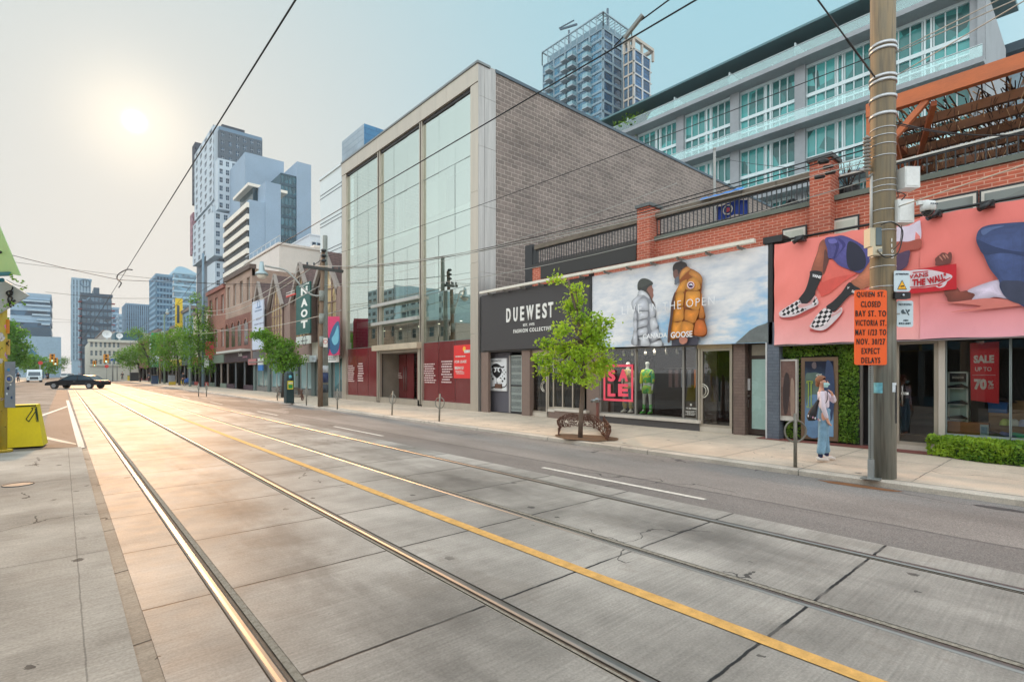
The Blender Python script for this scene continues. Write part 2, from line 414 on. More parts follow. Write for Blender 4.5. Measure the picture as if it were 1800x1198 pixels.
m_ground = M((120, 118, 114), .9, .2, .05)
g = MB(); g.face([(-2500,-600,-.2),(2500,-600,-.2),(2500,3200,-.2),(-2500,3200,-.2)], m_ground); g.build('ground', kind='structure')
YE = 460.
def strip(mb, x0, x1, y0, y1, z0, z1, m, n=1):
    for i in range(n):
        a = y0+(y1-y0)*i/n; b = y0+(y1-y0)*(i+1)/n
        mb.face([(x0,a,z0),(x1,a,z1),(x1,b,z1),(x0,b,z0)], m)
RAILS = [(.885, 1), (2.375, -1), (4.02, 1), (5.52, -1)]     # x of head centre, gauge side
g = MB()
cut = [.42]
for x, s_ in RAILS:
    a, b = (x-.045, x+.105) if s_ > 0 else (x-.105, x+.045)
    cut += [a, b]
cut.append(5.96)
for i in range(0, len(cut), 2): strip(g, cut[i], cut[i+1], -22, YE, 0, 0, m_track)
g.build('tram_road', kind='structure')
m_steel = M((146, 142, 138), .44, .12, 3, 1.0, stretch=(1, .6, 1))
m_rust = M((112, 102, 92), .8, .4, 22, 0, .8)
m_dirt = M((150, 146, 136), .9, .5, 30, 0, .8)
lab = ['worn steel tram rail nearest the near kerb, first from the left across the road', 'steel tram rail just left of the yellow centre line', 'steel tram rail just right of the yellow centre line, its groove full of dirt', 'steel tram rail beside the far asphalt lane, last across the road']
for (x, s_), lb in zip(RAILS, lab):
    t = thing('tram_rail', lb, 'tram rail', (x, -20, 0), 'tram rails set in the concrete')
    h = MB(); pr = [(-.035,-.03),(-.034,-.003),(-.026,.003),(-.02,.006),(0,.007),(.02,.006),(.026,.003),(.034,-.003),(.035,-.03)]
    for i in range(len(pr)-1):
        h.face([(x+pr[i][0],-20,pr[i][1]),(x+pr[i+1][0],-20,pr[i+1][1]),(x+pr[i+1][0],YE,pr[i+1][1]),(x+pr[i][0],YE,pr[i][1])], m_steel, True)
    h.build('rail_head', t)
    h = MB()
    for a, b, z0, z1, m in ((.035,.062,-.014,-.016,m_rust),(.062,.088,-.004,.001,m_dirt),(.088,.105,-.006,-.003,m_dirt),(-.045,-.035,-.008,-.010,m_rust)):
        q0, q1 = (x+a*s_, x+b*s_); za, zb = (z0, z1)
        if q0 > q1: q0, q1, za, zb = q1, q0, zb, za
        strip(h, q0, q1, -20, YE, za, zb, m)
    for a in (.062,):
        q = x+a*s_; h.face([(q,-20,-.03),(q,YE,-.03),(q,YE,-.004),(q,-20,-.004)], m_rust)
    h.build('rail_groove', t)
g = MB(); n = 1
KX = 9.42
strip(g, 5.96, KX+.02, -22, YE, 0, -.085, m_asph); g.build('asphalt_lane', kind='structure')
g = MB(); g.prism([(KX,-22,-.2),(KX+.2,-22,-.2),(KX+.2,-22,.012),(KX+.03,-22,.012),(KX,-22,-.01)], (0,YE,0), m_kerb); g.build('kerb', kind='structure')
g = MB(); strip(g, KX+.2, 14.6, -22, YE, .016, .03, m_side); g.build('sidewalk', kind='structure')
pav = brick('brick_paver', (150, 84, 72), (128, 70, 62), (120, 104, 96), .2, .1, .006, .75, .3)
g = MB(); g.face([(12.72,-4,.034),(13.7,-4,.034),(13.7,5.75,.034),(12.98,5.75,.034),(12.98,4.0,.034)], pav); g.build('paver_strip', kind='structure')
mh = onZ(32, 851, .04); g = MB(); g.tube([(mh.x, mh.y, .034), (mh.x, mh.y, .040)], .17, M((120,120,118), .6, .3, 20), 28, smooth=False); g.ring((mh.x, mh.y, .040), .17, .008, (0,0,1), M((70,72,74), .6), 28, 5)
g.build('manhole_cover', None, 'small round cover set in the near pavement', 'manhole cover', origin=(mh.x, mh.y, .036))
# near side: raised sidewalk the camera stands on, gutter, road beyond its corner
g = MB(); g.box((-9, -22, -.19), (.318, 14.75, .036), m_near); g.build('near_sidewalk', kind='structure')
g = MB(); strip(g, .318, .42, -22, 14.9, -.012, -.004, m_gut); g.build('gutter', kind='structure')
m_far = concrete('far_road_concrete', (140, 134, 128), .7, (5.5, 1, .02, .6), rough=.8, spots=False, spec=.08)
g = MB(); strip(g, -5.4, .42, 14.75, YE, -.004, -.002, m_far, 1); strip(g, -60, -5.4, 14.75, 34, -.03, -.004, m_far); g.build('road', kind='structure')
g = MB()
g.face([onZ(68,787,.002), onZ(136,786,.002), onZ(122,704,.002), onZ(117,684.5,.002), onZ(101,684.5,.002), onZ(86,720,.002)], m_asph2); g.build('asphalt_patch', kind='structure')
m_white = M((208, 204, 196), .75, .35, 16); m_yel = M((206, 162, 92), .7, .30, 11, bump=.2)
def mark(pts, m, z=.006):
    g = MB(); g.face([onZ(u, v, z) for u, v in pts], m); return g
mark([(116,703),(121,703),(147,778),(149,786),(138,788),(131,763)], m_white).build('road_marking', kind='structure')
mark([(66,731),(66,734),(95,723.5),(118,715),(118,713)], m_white).build('road_marking', kind='structure')
mark([(70,764),(70,769),(104,776),(134,781),(134,779)], M((190,184,174), .7, .2, 8)).build('road_marking', kind='structure')
g = MB(); yx = 3.27
pts = []; 
yy = -20.
while yy < YE:
    w0 = .058+.008*noise.noise(Vector((yy*1.7, 0, 0))); st = .35 if yy < 14 else 25
    w1 = .058+.008*noise.noise(Vector(((yy+st)*1.7, 0, 0)))
    g.face([(yx-w0,yy,.006),(yx+w0,yy,.006),(yx+w1,yy+st,.006),(yx-w1,yy+st,.006)], m_yel); yy += st
g.build('centre_line', kind='structure')
y0 = onZ(1238, 877, 0).y; y1 = onZ(953, 820.5, 0).y; per = None
dash = [(y0, y1), (onZ(672,765.5,0).y, onZ(588,748.5,0).y), (onZ(484,729.5,0).y, onZ(448,722.5,0).y)]
for i in range(6): dash.append((dash[-1][0]+9.2, dash[-1][0]+12.2))
for a, b in dash:
    zz = -.0245*(6.36-5.96)/.4*.4
    g = MB(); g.face([(6.31,a,-.003),(6.41,a,-.005),(6.41,b,-.005),(6.31,b,-.003)], m_white); g.build('lane_dash', kind='structure')
# gutter stain, soil of the tree pits, far sidewalk on the left
def blob(c, rx, ry, z, m, name, n=30, seed=1, lab_=None):
    g = MB(); pts = []
    for i in range(n):
        a = 2*math.pi*i/n; r = 1+.35*noise.noise(Vector((math.cos(a)*1.7, math.sin(a)*1.7, seed)))
        pts.append((c[0]+rx*r*math.cos(a), c[1]+ry*r*math.sin(a), z(c[0]+rx*r*math.cos(a)) if callable(z) else z))
    g.face(pts, m); return g.build(name, kind='structure')
lz = lambda x: -.0245*(x-5.96)+.004
blob((9.2, 2.55), .13, .5, lz, M((128, 84, 50), .9, .3, 9), 'rust_stain', seed=3)
for (x, y, rx, ry, sd_) in ((8.9,.2,.18,.35,4),(8.5,-.3,.12,.3,5),(9.0,.9,.1,.25,6)):
    blob((x, y), rx, ry, lz, M((84, 82, 82), .5, .2, 9), 'oil_stain', seed=sd_)
g = MB(); g.box((-14, 36, -.19), (-5.4, YE, .10), m_side); g.build('far_sidewalk', kind='structure')
# ================================================================= BUILDINGS
def pane_mesh(name, w_, h_, U, Nn, nx, ny, gm, fm, fr=.05, dep=.06):
    """one window: pane plus its mullions, lower left corner at the origin, facing Nn"""
    U, Nn = Vector(U), Vector(Nn); g = MB(); Z = Vector((0,0,1))
    def q(a, b, c): return U*a+Z*b+Nn*c
    g.face([q(0,0,0), q(w_,0,0), q(w_,h_,0), q(0,h_,0)], gm)
    def bar(a0, b0, a1, b1):
        p = [q(a0,b0,0), q(a1,b0,0), q(a1,b1,0), q(a0,b1,0)]
        g.prism(p, Nn*dep, fm)
    if fm:
        for i in range(nx+1):
            x = w_*i/nx; bar(max(0, x-fr/2), 0, min(w_, x+fr/2), h_)
        for j in range(ny+1):
            y = h_*j/ny; bar(0, max(0, y-fr/2), w_, min(h_, y+fr/2))
    return g
def grid(root, P, U, Nn, W, z0, nf, fh, nb, wf, hf, wm, gm, fm=None, nx=2, ny=1, depth=.25, cap=100, sill=None, count=[0], name='window', reset=True):
    """storeys: core plane, spandrels and piers standing proud, one window object per opening"""
    if reset: count[0] = 0
    U, Nn, P = Vector(U), Vector(Nn), Vector(P)
    g = MB(); Z = Vector((0,0,1)); bw = W/nb
    def slab(a0, b0, a1, b1, d):
        p = [P+U*a0+Z*b0, P+U*a1+Z*b0, P+U*a1+Z*b1, P+U*a0+Z*b1]; g.prism(p, Nn*d, wm)
    sh = fh*(1-hf)
    for f in range(nf+1):
        b = z0-P.z+f*fh; slab(0, b-(sh*.5 if f else 0), W, b+(sh*.5 if f < nf else 0), depth)
    if wf < .995:
        for i in range(nb+1):
            x = i*bw; hw = bw*(1-wf)/2
            slab(max(0, x-hw), z0-P.z, min(W, x+hw), z0-P.z+nf*fh, depth-.012)
    g.build('wall', root)
    w_, h_ = bw*wf, fh*hf
    pm = pane_mesh(name, w_, h_, U, Nn, nx, ny, gm, fm)
    first = None; rest = MB()
    o = Vector(root['_o'])
    for f in range(nf-1, -1, -1):
        for i in range(nb):
            loc = P+U*(i*bw+bw*(1-wf)/2)+Z*(z0-P.z+f*fh+sh*.5)+Nn*.03
            if count[0] < cap:
                if first is None:
                    first = pm.build(name, root); first.data.transform(Matrix.Translation(o)); first.location = loc-o
                else:
                    c = first.copy(); col.objects.link(c); c.location = loc-o
                count[0] += 1
            else:
                rest.face([loc, loc+U*w_, loc+U*w_+Z*h_, loc+Z*h_], gm)
    if rest.f: rest.build(name, root, kind='stuff')
def solid(root, name, a, b, m, label=None):
    g = MB(); g.box(a, b, m); return g.build(name, root, label=label)
X0, Y0 = Vector((1,0,0)), Vector((0,1,0))
NX, NY = Vector((-1,0,0)), Vector((0,-1,0))
# ---------- far towers
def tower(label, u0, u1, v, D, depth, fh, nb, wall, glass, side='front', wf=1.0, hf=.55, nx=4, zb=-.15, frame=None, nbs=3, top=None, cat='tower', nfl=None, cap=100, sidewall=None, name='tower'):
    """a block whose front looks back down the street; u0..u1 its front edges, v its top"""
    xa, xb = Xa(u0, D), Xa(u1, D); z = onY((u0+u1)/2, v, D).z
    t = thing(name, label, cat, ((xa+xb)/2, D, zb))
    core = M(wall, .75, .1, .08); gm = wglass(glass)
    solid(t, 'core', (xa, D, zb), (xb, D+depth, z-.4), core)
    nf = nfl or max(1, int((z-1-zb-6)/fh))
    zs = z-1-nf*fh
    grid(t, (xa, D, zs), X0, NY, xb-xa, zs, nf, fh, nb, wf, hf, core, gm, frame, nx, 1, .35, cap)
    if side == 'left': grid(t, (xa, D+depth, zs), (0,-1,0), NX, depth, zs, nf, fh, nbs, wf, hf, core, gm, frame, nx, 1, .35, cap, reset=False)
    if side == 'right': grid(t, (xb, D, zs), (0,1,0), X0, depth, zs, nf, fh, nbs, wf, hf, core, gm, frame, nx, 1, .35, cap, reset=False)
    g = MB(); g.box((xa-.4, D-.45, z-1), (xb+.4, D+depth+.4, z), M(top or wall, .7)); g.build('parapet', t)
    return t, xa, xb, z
fmw = M((190, 200, 205), .6)
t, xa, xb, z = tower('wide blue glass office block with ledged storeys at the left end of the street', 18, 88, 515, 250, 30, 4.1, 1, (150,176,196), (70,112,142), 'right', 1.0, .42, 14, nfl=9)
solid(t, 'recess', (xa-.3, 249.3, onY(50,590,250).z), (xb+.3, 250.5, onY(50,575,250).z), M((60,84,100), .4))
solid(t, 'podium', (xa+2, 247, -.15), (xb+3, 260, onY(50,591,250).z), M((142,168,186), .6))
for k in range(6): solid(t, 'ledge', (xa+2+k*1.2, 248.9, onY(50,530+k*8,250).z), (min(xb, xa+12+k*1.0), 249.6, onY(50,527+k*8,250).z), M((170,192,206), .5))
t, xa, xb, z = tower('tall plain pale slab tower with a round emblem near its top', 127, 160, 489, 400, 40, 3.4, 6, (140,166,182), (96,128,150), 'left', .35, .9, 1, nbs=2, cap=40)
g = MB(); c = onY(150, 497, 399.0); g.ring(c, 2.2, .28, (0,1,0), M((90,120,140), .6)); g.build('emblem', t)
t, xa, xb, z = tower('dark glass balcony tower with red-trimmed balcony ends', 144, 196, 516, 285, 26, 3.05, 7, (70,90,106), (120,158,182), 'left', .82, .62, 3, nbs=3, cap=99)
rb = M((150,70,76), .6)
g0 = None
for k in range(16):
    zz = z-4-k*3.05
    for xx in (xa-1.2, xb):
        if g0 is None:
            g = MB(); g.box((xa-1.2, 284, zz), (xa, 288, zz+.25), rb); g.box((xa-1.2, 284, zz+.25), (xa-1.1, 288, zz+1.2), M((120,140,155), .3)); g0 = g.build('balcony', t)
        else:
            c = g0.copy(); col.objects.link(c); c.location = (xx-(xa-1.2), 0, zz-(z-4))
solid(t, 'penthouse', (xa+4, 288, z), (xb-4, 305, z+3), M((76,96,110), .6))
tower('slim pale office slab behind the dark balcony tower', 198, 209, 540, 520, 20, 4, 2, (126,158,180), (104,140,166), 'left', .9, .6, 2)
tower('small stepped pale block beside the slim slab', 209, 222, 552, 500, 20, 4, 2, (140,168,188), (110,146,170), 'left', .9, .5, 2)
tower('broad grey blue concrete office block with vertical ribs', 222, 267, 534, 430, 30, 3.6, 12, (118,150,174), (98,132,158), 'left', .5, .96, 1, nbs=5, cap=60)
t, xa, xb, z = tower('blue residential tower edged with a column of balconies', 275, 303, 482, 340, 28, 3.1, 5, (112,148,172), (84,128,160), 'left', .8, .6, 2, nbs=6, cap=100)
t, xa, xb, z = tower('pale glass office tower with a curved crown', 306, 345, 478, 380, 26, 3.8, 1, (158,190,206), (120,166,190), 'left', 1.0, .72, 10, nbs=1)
g = MB(); pr = [(xa, 380, z)]+[(xa+(xb-xa)*i/12, 380, z+3.2*math.sin(math.pi*(i/12)**.6)) for i in range(1, 12)]+[(xb, 380, z)]
g.prism(pr, (0, 26, 0), M((150,186,204), .5)); g.build('crown', t)
# white & dark cube-stacked tower
D = 225; xa = Xa(383, D); xb = Xa(462, D); zt = onY(383, 217, D).z
t = thing('tower', 'tall apartment tower of stacked white and dark cube volumes, highest on the left', 'tower', (xa, D, 0))
YL = Ya(343, xa)
wh, dk, dk2 = M((180,192,200), .7, .08, .1), M((78,90,100), .7, .1, .1), M((52,62,74), .7, .1, .1)
solid(t, 'core', (xa+.6, D+.6, -.1), (xb, YL, zt-1), dk)
gl = wglass((60,92,116), .15, .5, .3); fr_ = M((220,226,230), .6)
def vol(u0, u1, vt, vb, DD, wm, nb, label=None, side=0, nf=None, cap=100, reset=False, wf=.5, hf=.6):
    a, b = Xa(u0, DD), Xa(u1, DD); z1 = onY((u0+u1)/2, vt, DD).z; z0 = onY((u0+u1)/2, vb, DD).z
    n = nf or max(1, round((z1-z0)/3.1))
    solid(t, 'volume', (a, DD, z0), (b, DD+14, z1), wm)
    grid(t, (a, DD, z0), X0, NY, b-a, z0, n, (z1-z0)/n, nb, wf, hf, wm, gl, fr_, 2, 2, .22, cap, reset=reset)
    return a, b, z0, z1
vol(385, 461, 238, 292, D-1, dk, 6, wf=.42, cap=100, reset=True)
vol(383, 427, 283, 371, D-4, wh, 4)
vol(434, 461, 305, 352, D-3, wh, 3)
vol(376, 430, 376, 452, D-5, wh, 4, cap=96)
vol(378, 400, 460, 505, D-4, wh, 2, cap=100)
# street-facing side with white volumes
yL, yR = YL, D+2
def volx(y0_, y1_, vt, vb, XX, wm, nb, uu):
    z1 = onX(uu, vt, XX).z; z0 = onX(uu, vb, XX).z; n = max(1, round((z1-z0)/3.1))
    solid(t, 'volume', (XX, y0_, z0), (XX+3, y1_, z1), wm)
    grid(t, (XX, y1_, z0), (0,-1,0), NX, y1_-y0_, z0, n, (z1-z0)/n, nb, .45, .6, wm, gl, fr_, 2, 2, .22, 140, reset=False)
volx(D+1, YL-7, 232, 360, xa-1.2, wh, 4, 368); volx(D+1, YL-5, 366, 445, xa-1.6, wh, 4, 368)
volx(YL-6, YL+1, 246, 352, xa-.8, dk2, 2, 346); volx(YL-6, YL+1, 366, 440, xa-1.6, M((150,110,120),.7), 2, 346)
solid(t, 'penthouse', (xa+2, D+3, zt-1), (xb-6, YL-6, zt+1.5), dk2)
solid(t, 'penthouse', (Xa(385,D), D-.5, onY(420,240,D).z), (xb-.5, D+16, zt-1), M((96,124,146), .4))
g = MB(); a = Vector((xa+3, YL-6, zt)); g.cyl(a, a+Vector((0,0,6)), .15, dk2); g.beam(a+Vector((-5,0,3)), a+Vector((4,0,5)), .25, .25, dk2); g.build('roof_crane', t)
# striped hotel slab
D = 150; xa = Xa(436, D); xb = Xa(493, D); YL = Ya(394, xa); zt = onX(436, 350, xa).z
t = thing('hotel_block', 'hotel slab with bold white and dark horizontal stripes and a blank blue grey end wall', 'hotel', (xa, D, 0))
blank = M((140,160,178), .75, .08, .25); cream = M((226,218,204), .7, .08, .2); band = wglass((16,34,42), .4, .3, .15)
solid(t, 'core', (xa+.3, D, -.1), (xb, YL, zt), blank)
fhh = 3.05; k = 0; zz = zt-.8
while zz > 12:
    solid(t, 'stripe', (xa-.35, D+.02, zz-1.35), (xa+.6, YL, zz), cream)
    solid(t, 'window_band', (xa+.05, D+.02, zz-fhh+.0), (xa+.5, YL, zz-1.35), band)
    zz -= fhh; k += 1
zr = onX(447, 322, xa+3).z
solid(t, 'roof_slab', (xa+1.5, D+6, zr-.8), (xa+12, YL-4, zr), cream)
solid(t, 'penthouse', (xa+3, D+7, zt), (xb, YL-6, zr-.8), wglass((44,74,84), .15))
solid(t, 'stair_tower', (Xa(466,D), D-.25, -.1), (xb+.02, D+10, onY(480,322,D).z), blank)
# grey tower behind
D = 185; xa = Xa(495, D); xc = Xa(522, D); xb = Xa(547, D); zt = onY(535, 287, D).z
t = thing('tower', 'grey blue tower with a dark balcony stack beside a blank slab wall', 'tower', (xa, D, 0))
solid(t, 'core', (xc, D, -.1), (xb, D+35, zt), blank)
solid(t, 'core', (xa-8, D+14, -.1), (xc, D+40, onY(505,286,D+14).z), blank)
z2 = onY(510, 306, D).z
grid(t, (xa, D+1, 8), X0, NY, xc-xa, 8, 17, (z2-8)/17, 4, .9, .72, M((50,78,92), .6), wglass((66,118,134)), M((120,150,160),.5), 2, 1, .25, 80)
solid(t, 'core', (xa, D+1.2, -.1), (xc, D+14, z2), M((60,88,100), .6))
g0 = None
for k in range(9):
    zz = 14+k*3.0
    if g0 is None: g0 = solid(t, 'balcony', (xa, D-.8, zz), (xc, D+1, zz+.25), M((150,176,190), .5))
    else: c = g0.copy(); col.objects.link(c); c.location = (0, 0, zz-14)
# grey parking block and white stucco block in front of it
def block(name, label, u0, u1, v1, X, depth, m, cat='building', zb=-.1, ydepth=None, roofm=None):
    y1, y0_ = Ya(u0, X), Ya(u1, X); z = onX(u1, v1, X).z
    t = thing(name, label, cat, (X, y0_, zb)); g = MB(); g.box((X, y0_, zb), (X+depth, y1, z), m); g.build('wall', t)
    g = MB(); g.box((X-.12, y0_-.12, z), (X+depth, y1+.1, z+.25), roofm or m); g.build('parapet', t)
    return t, y0_, y1, z
lg = M((196,202,208), .7, .08, .2)
t, a, b, z = block('parking_block', 'pale grey parking block with an open dark top deck, behind the gabled row', 455, 545, 413, 34, 26, lg)
solid(t, 'deck_opening', (34.4, a-.14, z-4.5), (56, a+.05, z-1.2), M((34,52,70), .5))
for k in range(8): solid(t, 'mullion', (35+k*2.6, a-.25, z-4.5), (35.25+k*2.6, a-.15, z-1.2), M((120,150,170), .5))
solid(t, 'blue_band', (34.2, a-.3, z-5.4), (60, a-.15, z-4.5), M((110,150,180), .5))
t, a, b, z = block('stucco_block', 'plain white stucco block with a roof rail, rising behind the gabled row', 455, 553, 434, 24, 14, M((222,212,202), .75, .07, .3))
g = MB()
for k in range(9): g.cyl((24.2, a+k*1.8, z), (24.2, a+k*1.8, z+1), .04, fmw, n=5)
g.beam((24.2, a, z+1), (24.2, a+14.4, z+1), .06, .06, fmw); g.build('railing', t)
# white panelled building behind the glass one, with its rooftop boxes
t, a, b, z = block('panel_building', 'white panelled building with thin paired dark joints, just left behind the glass showroom', 563, 600, 291, 20, 16, M((206,214,214), .45, .06, .2))
for k in range(7):
    for d in (0, .35):
        zz = z-1.6-k*2.9-d; solid(t, 'panel_joint', (19.97, a-6, zz), (20.02, b, zz+.05), M((70,84,90), .6))
m_bx = brick('clad_grey', (150,166,176), (144,160,172), (120,138,150), 2.4, .55, .03, .5, .3)
bl = brick('clad_blue', (66,128,168), (60,120,160), (50,100,140), 2.4, .55, .03, .4, .3)
bt = thing('roof_plant_room', 'grey and blue clad plant room standing on the roof behind the glass showroom', 'plant room', (22.5, 36, 14))
c0 = onX(640, 217, 22.5); yb = Ya(601, 22.5)
g = MB(); zb_ = 14.; g.face([(22.5,yb,zb_),(22.5,c0.y,zb_),(22.5,c0.y,c0.z),(22.5,yb,c0.z)], m_bx)
g.face([(22.5,c0.y,zb_),(30,c0.y,zb_),(30,c0.y,c0.z),(22.5,c0.y,c0.z)], bl); g.face([(22.5,c0.y,c0.z),(30,c0.y,c0.z),(30,yb,c0.z),(22.5,yb,c0.z)], m_bx)
g.face([(22.5,yb,zb_),(30,yb,zb_),(30,yb,c0.z),(22.5,yb,c0.z)], m_bx); g.face([(30,yb,zb_),(30,c0.y,zb_),(30,c0.y,c0.z),(30,yb,c0.z)], bl); g.build('box', bt)
p0 = onX(712, 201, 22.); yy0 = p0.y
g = MB(); g.box((22., yy0, 14), (29, Ya(673,22.), p0.z-.9), bl)
g.face([(22.,yy0,p0.z-.9),(22.,Ya(673,22.),p0.z-.9),(29,Ya(673,22.),p0.z-.9),(29,yy0,p0.z-.9)], bl)
g.prism([(21.8,yy0-.2,p0.z-.3),(21.8,Ya(690,22.),p0.z-.3),(21.8,Ya(673,22.),p0.z-.9),(21.8,yy0-.2,p0.z-.9)], (8,0,0), bl); g.build('box', bt)
# ---------- beige block with dishes
D = 148; xa = Xa(157, D); xb = Xa(212, D); z = onY(180, 598, D).z
t = thing('studio_block', 'low beige stone block with white satellite dishes on its roof', 'building', (xa, D, 0))
bg_ = M((190,190,178), .8, .1, .3)
solid(t, 'core', (xa, D+.3, -.1), (xb+6, D+30, z-.3), bg_)
grid(t, (xa, D+.3, 3.2), X0, NY, xb-xa, 3.2, 3, (z-3.2)/3, 7, .5, .58, bg_, wglass((60,96,110)), fmw, 2, 2, .3, 60)
solid(t, 'parapet', (xa-.3, D-.3, z-.4), (xb+6, D+.6, z+.2), bg_)
solid(t, 'roof_room', (xa+5, D+8, z), (xb+5, D+20, z+2.4), M((50,90,104), .6))
for (u, v, r, lb) in ((188,587,.9,'larger round white satellite dish on the beige block'), (210,590,.65,'smaller white satellite dish right of the larger one')):
    c = onY(u, v, D+4); d = thing('satellite_dish', lb, 'satellite dish', (c.x, c.y, z)); g = MB(); vs = []; fs = []
    for i in range(6):
        for j in range(18):
            a = 2*math.pi*j/18; rr = r*i/5; vs.append(c+Vector((rr*math.cos(a), -.35*r*(rr/r)**2, rr*math.sin(a))))
    for i in range(5):
        for j in range(18): fs.append((i*18+j, i*18+(j+1) % 18, (i+1)*18+(j+1) % 18, (i+1)*18+j))
    g.raw(vs, fs, M((220,224,226), .5), True); g.build('reflector', d)
    g = MB(); g.cyl((c.x, c.y+.2, z), (c.x, c.y+.1, c.z), .18, lg); g.cyl(c+Vector((0,-.1,0)), c+Vector((0,-1.2,.2)), .06, lg, n=5); g.build('mount', d)
# ---------- the two condominium towers of the upper right
xc = 118.2; yc = 96.; zt = atD(1060, 24, 150).z
t = thing('tower', 'blue glass apartment tower with columns of small balconies and an open roof frame', 'tower', (xc, yc, 0))
YL = Ya(955, xc); xr = Xa(1108, yc); zf = zt-4.2; nf = 17; fh = 3.0; z0 = zf-nf*fh
gm = wglass((84,142,172), .05); wm = M((122,146,158), .6, .08, .2); dm = M((60,84,100), .6)
solid(t, 'core', (xc+.2, yc+.2, -.1), (xr, YL, zf), wm)
grid(t, (xc, YL, z0), (0,-1,0), NX, YL-yc, z0, nf, fh, 5, .9, .78, wm, gm, M((150,176,188),.5), 4, 2, .3, 100)
grid(t, (xc, yc, z0), X0, NY, xr-xc, z0, nf, fh, 3, .86, .78, wm, wglass((50,98,132), .05), dm, 4, 2, .3, 100)
g0 = None; W_ = YL-yc
for k in range(15):
    zz = zf-4-k*3.0
    for fy in (.16, .40, .52, .80):
        if g0 is None:
            g = MB(); g.box((xc-2.2, yc+W_*.16, zz), (xc-.3, yc+W_*.16+2.2, zz+.3), M((150,164,172), .6))
            for q in ((xc-2.2, yc+W_*.16, xc-2.12, yc+W_*.16+2.2), (xc-2.2, yc+W_*.16, xc-.3, yc+W_*.16+.08), (xc-2.2, yc+W_*.16+2.12, xc-.3, yc+W_*.16+2.2)):
                g.box((q[0], q[1], zz+.3), (q[2], q[3], zz+1.3), M((120,158,168), .25))
            g0 = g.build('balcony', t)
        elif k*4 < 56: c = g0.copy(); col.objects.link(c); c.location = (0, W_*(fy-.16), -k*3.0)
solid(t, 'penthouse', (xc+1.3, yc+1.3, zf), (xr-1, YL-1.5, zt-1.2), M((110,140,154), .5))
g = MB(); mw = M((134,156,166), .6)
for (p, q) in (((xc-.5,yc-.5),(xc-.5,YL)), ((xc-.5,yc-.5),(xr,yc-.5)), ((xr,yc-.5),(xr,YL)), ((xc-.5,YL),(xr,YL))):
    P_, Q_ = Vector((*p, zt)), Vector((*q, zt)); g.beam(P_, Q_, .4, .35, mw); n = max(2, int((Q_-P_).length/2.4))
    for i in range(n+1):
        a = P_.lerp(Q_, i/n); g.beam(a, (a.x, a.y, zf), .22, .22, mw)
cx_, cy_ = (xc+xr)/2, (yc+YL)/2
for i in range(12):
    a = Vector((xc-.5, yc+(YL-yc)*i/12, zt-.3)); g.beam(a, a+Vector((3.5,0,0)), .15, .15, mw)
    a = Vector((xc+(xr-xc)*i/12, yc-.5, zt-.3)); g.beam(a, a+Vector((0,3.5,0)), .15, .15, mw)
g.build('roof_frame', t)
g = MB(); a = onX(1068, 40, xc+6); g.cyl((a.x, a.y, zf), (a.x, a.y, onX(1069, 15, xc+6).z), .35, dm, n=6); g.build('antenna', t)
g = MB(); a = onX(1000, 62, xc+3); g.cyl((a.x, a.y, zf), (a.x, a.y, a.z+1.5), .3, dm, n=6); g.beam(onX(985, 52, xc+3), onX(1014, 43, xc+3), .5, .5, dm); g.beam(onX(983, 50, xc+3), onX(1009, 36, xc+3), .3, .3, dm); g.build('window_cleaning_crane', t)
# lower slimmer companion with a tan frame
x2 = Xa(1097, 104); yy = 88.; xa = Xa(1114, yy); x2a = Xa(1142, yy); zt2 = onY(1114, 80, yy).z
t = thing('tower', 'slimmer blue tower with a pale tan frame, beside the open-topped one', 'tower', (xa, yy, 0))
YL = Ya(1097, xa); tan = M((176,168,156), .7, .06, .2)
solid(t, 'core', (xa+.3, yy+.3, -.1), (x2a, YL, zt2-1), M((74,110,136), .4))
n2 = 13
grid(t, (xa, YL, zt2-1-n2*3.4), (0,-1,0), NX, YL-yy, zt2-1-n2*3.4, n2, 3.4, 2, .82, .86, tan, wglass((60,112,146), .05), dm, 2, 2, .35, 60)
grid(t, (xa, yy, zt2-1-n2*3.4), X0, NY, x2a-xa, zt2-1-n2*3.4, n2, 3.4, 2, .84, .88, M((178,182,184),.6), wglass((48,108,158), .05), dm, 3, 3, .3, 60, reset=False)
g = MB()
for (p, q) in (((xa,yy),(xa,YL)), ((xa,yy),(x2a+1.6,yy)), ((x2a+1.6,yy),(x2a+1.6,YL)), ((xa,YL),(x2a+1.6,YL))): g.beam((*p, zt2+2.2), (*q, zt2+2.2), .9, .8, tan)
for p in ((xa,yy),(x2a+1.6,yy),(xa,YL),((xa+x2a)/2,yy),(xa,(yy+YL)/2)): g.beam((*p, zt2-1), (*p, zt2+2.2), .6, .6, tan)
g.build('roof_frame', t)
g0 = None
for k in range(11):
    if g0 is None: g0 = solid(t, 'balcony', (x2a, yy+.5, zt2-4), (x2a+1.8, yy+4, zt2-3.7), tan)
    else: c = g0.copy(); col.objects.link(c); c.location = (0, 0, -k*3.4)
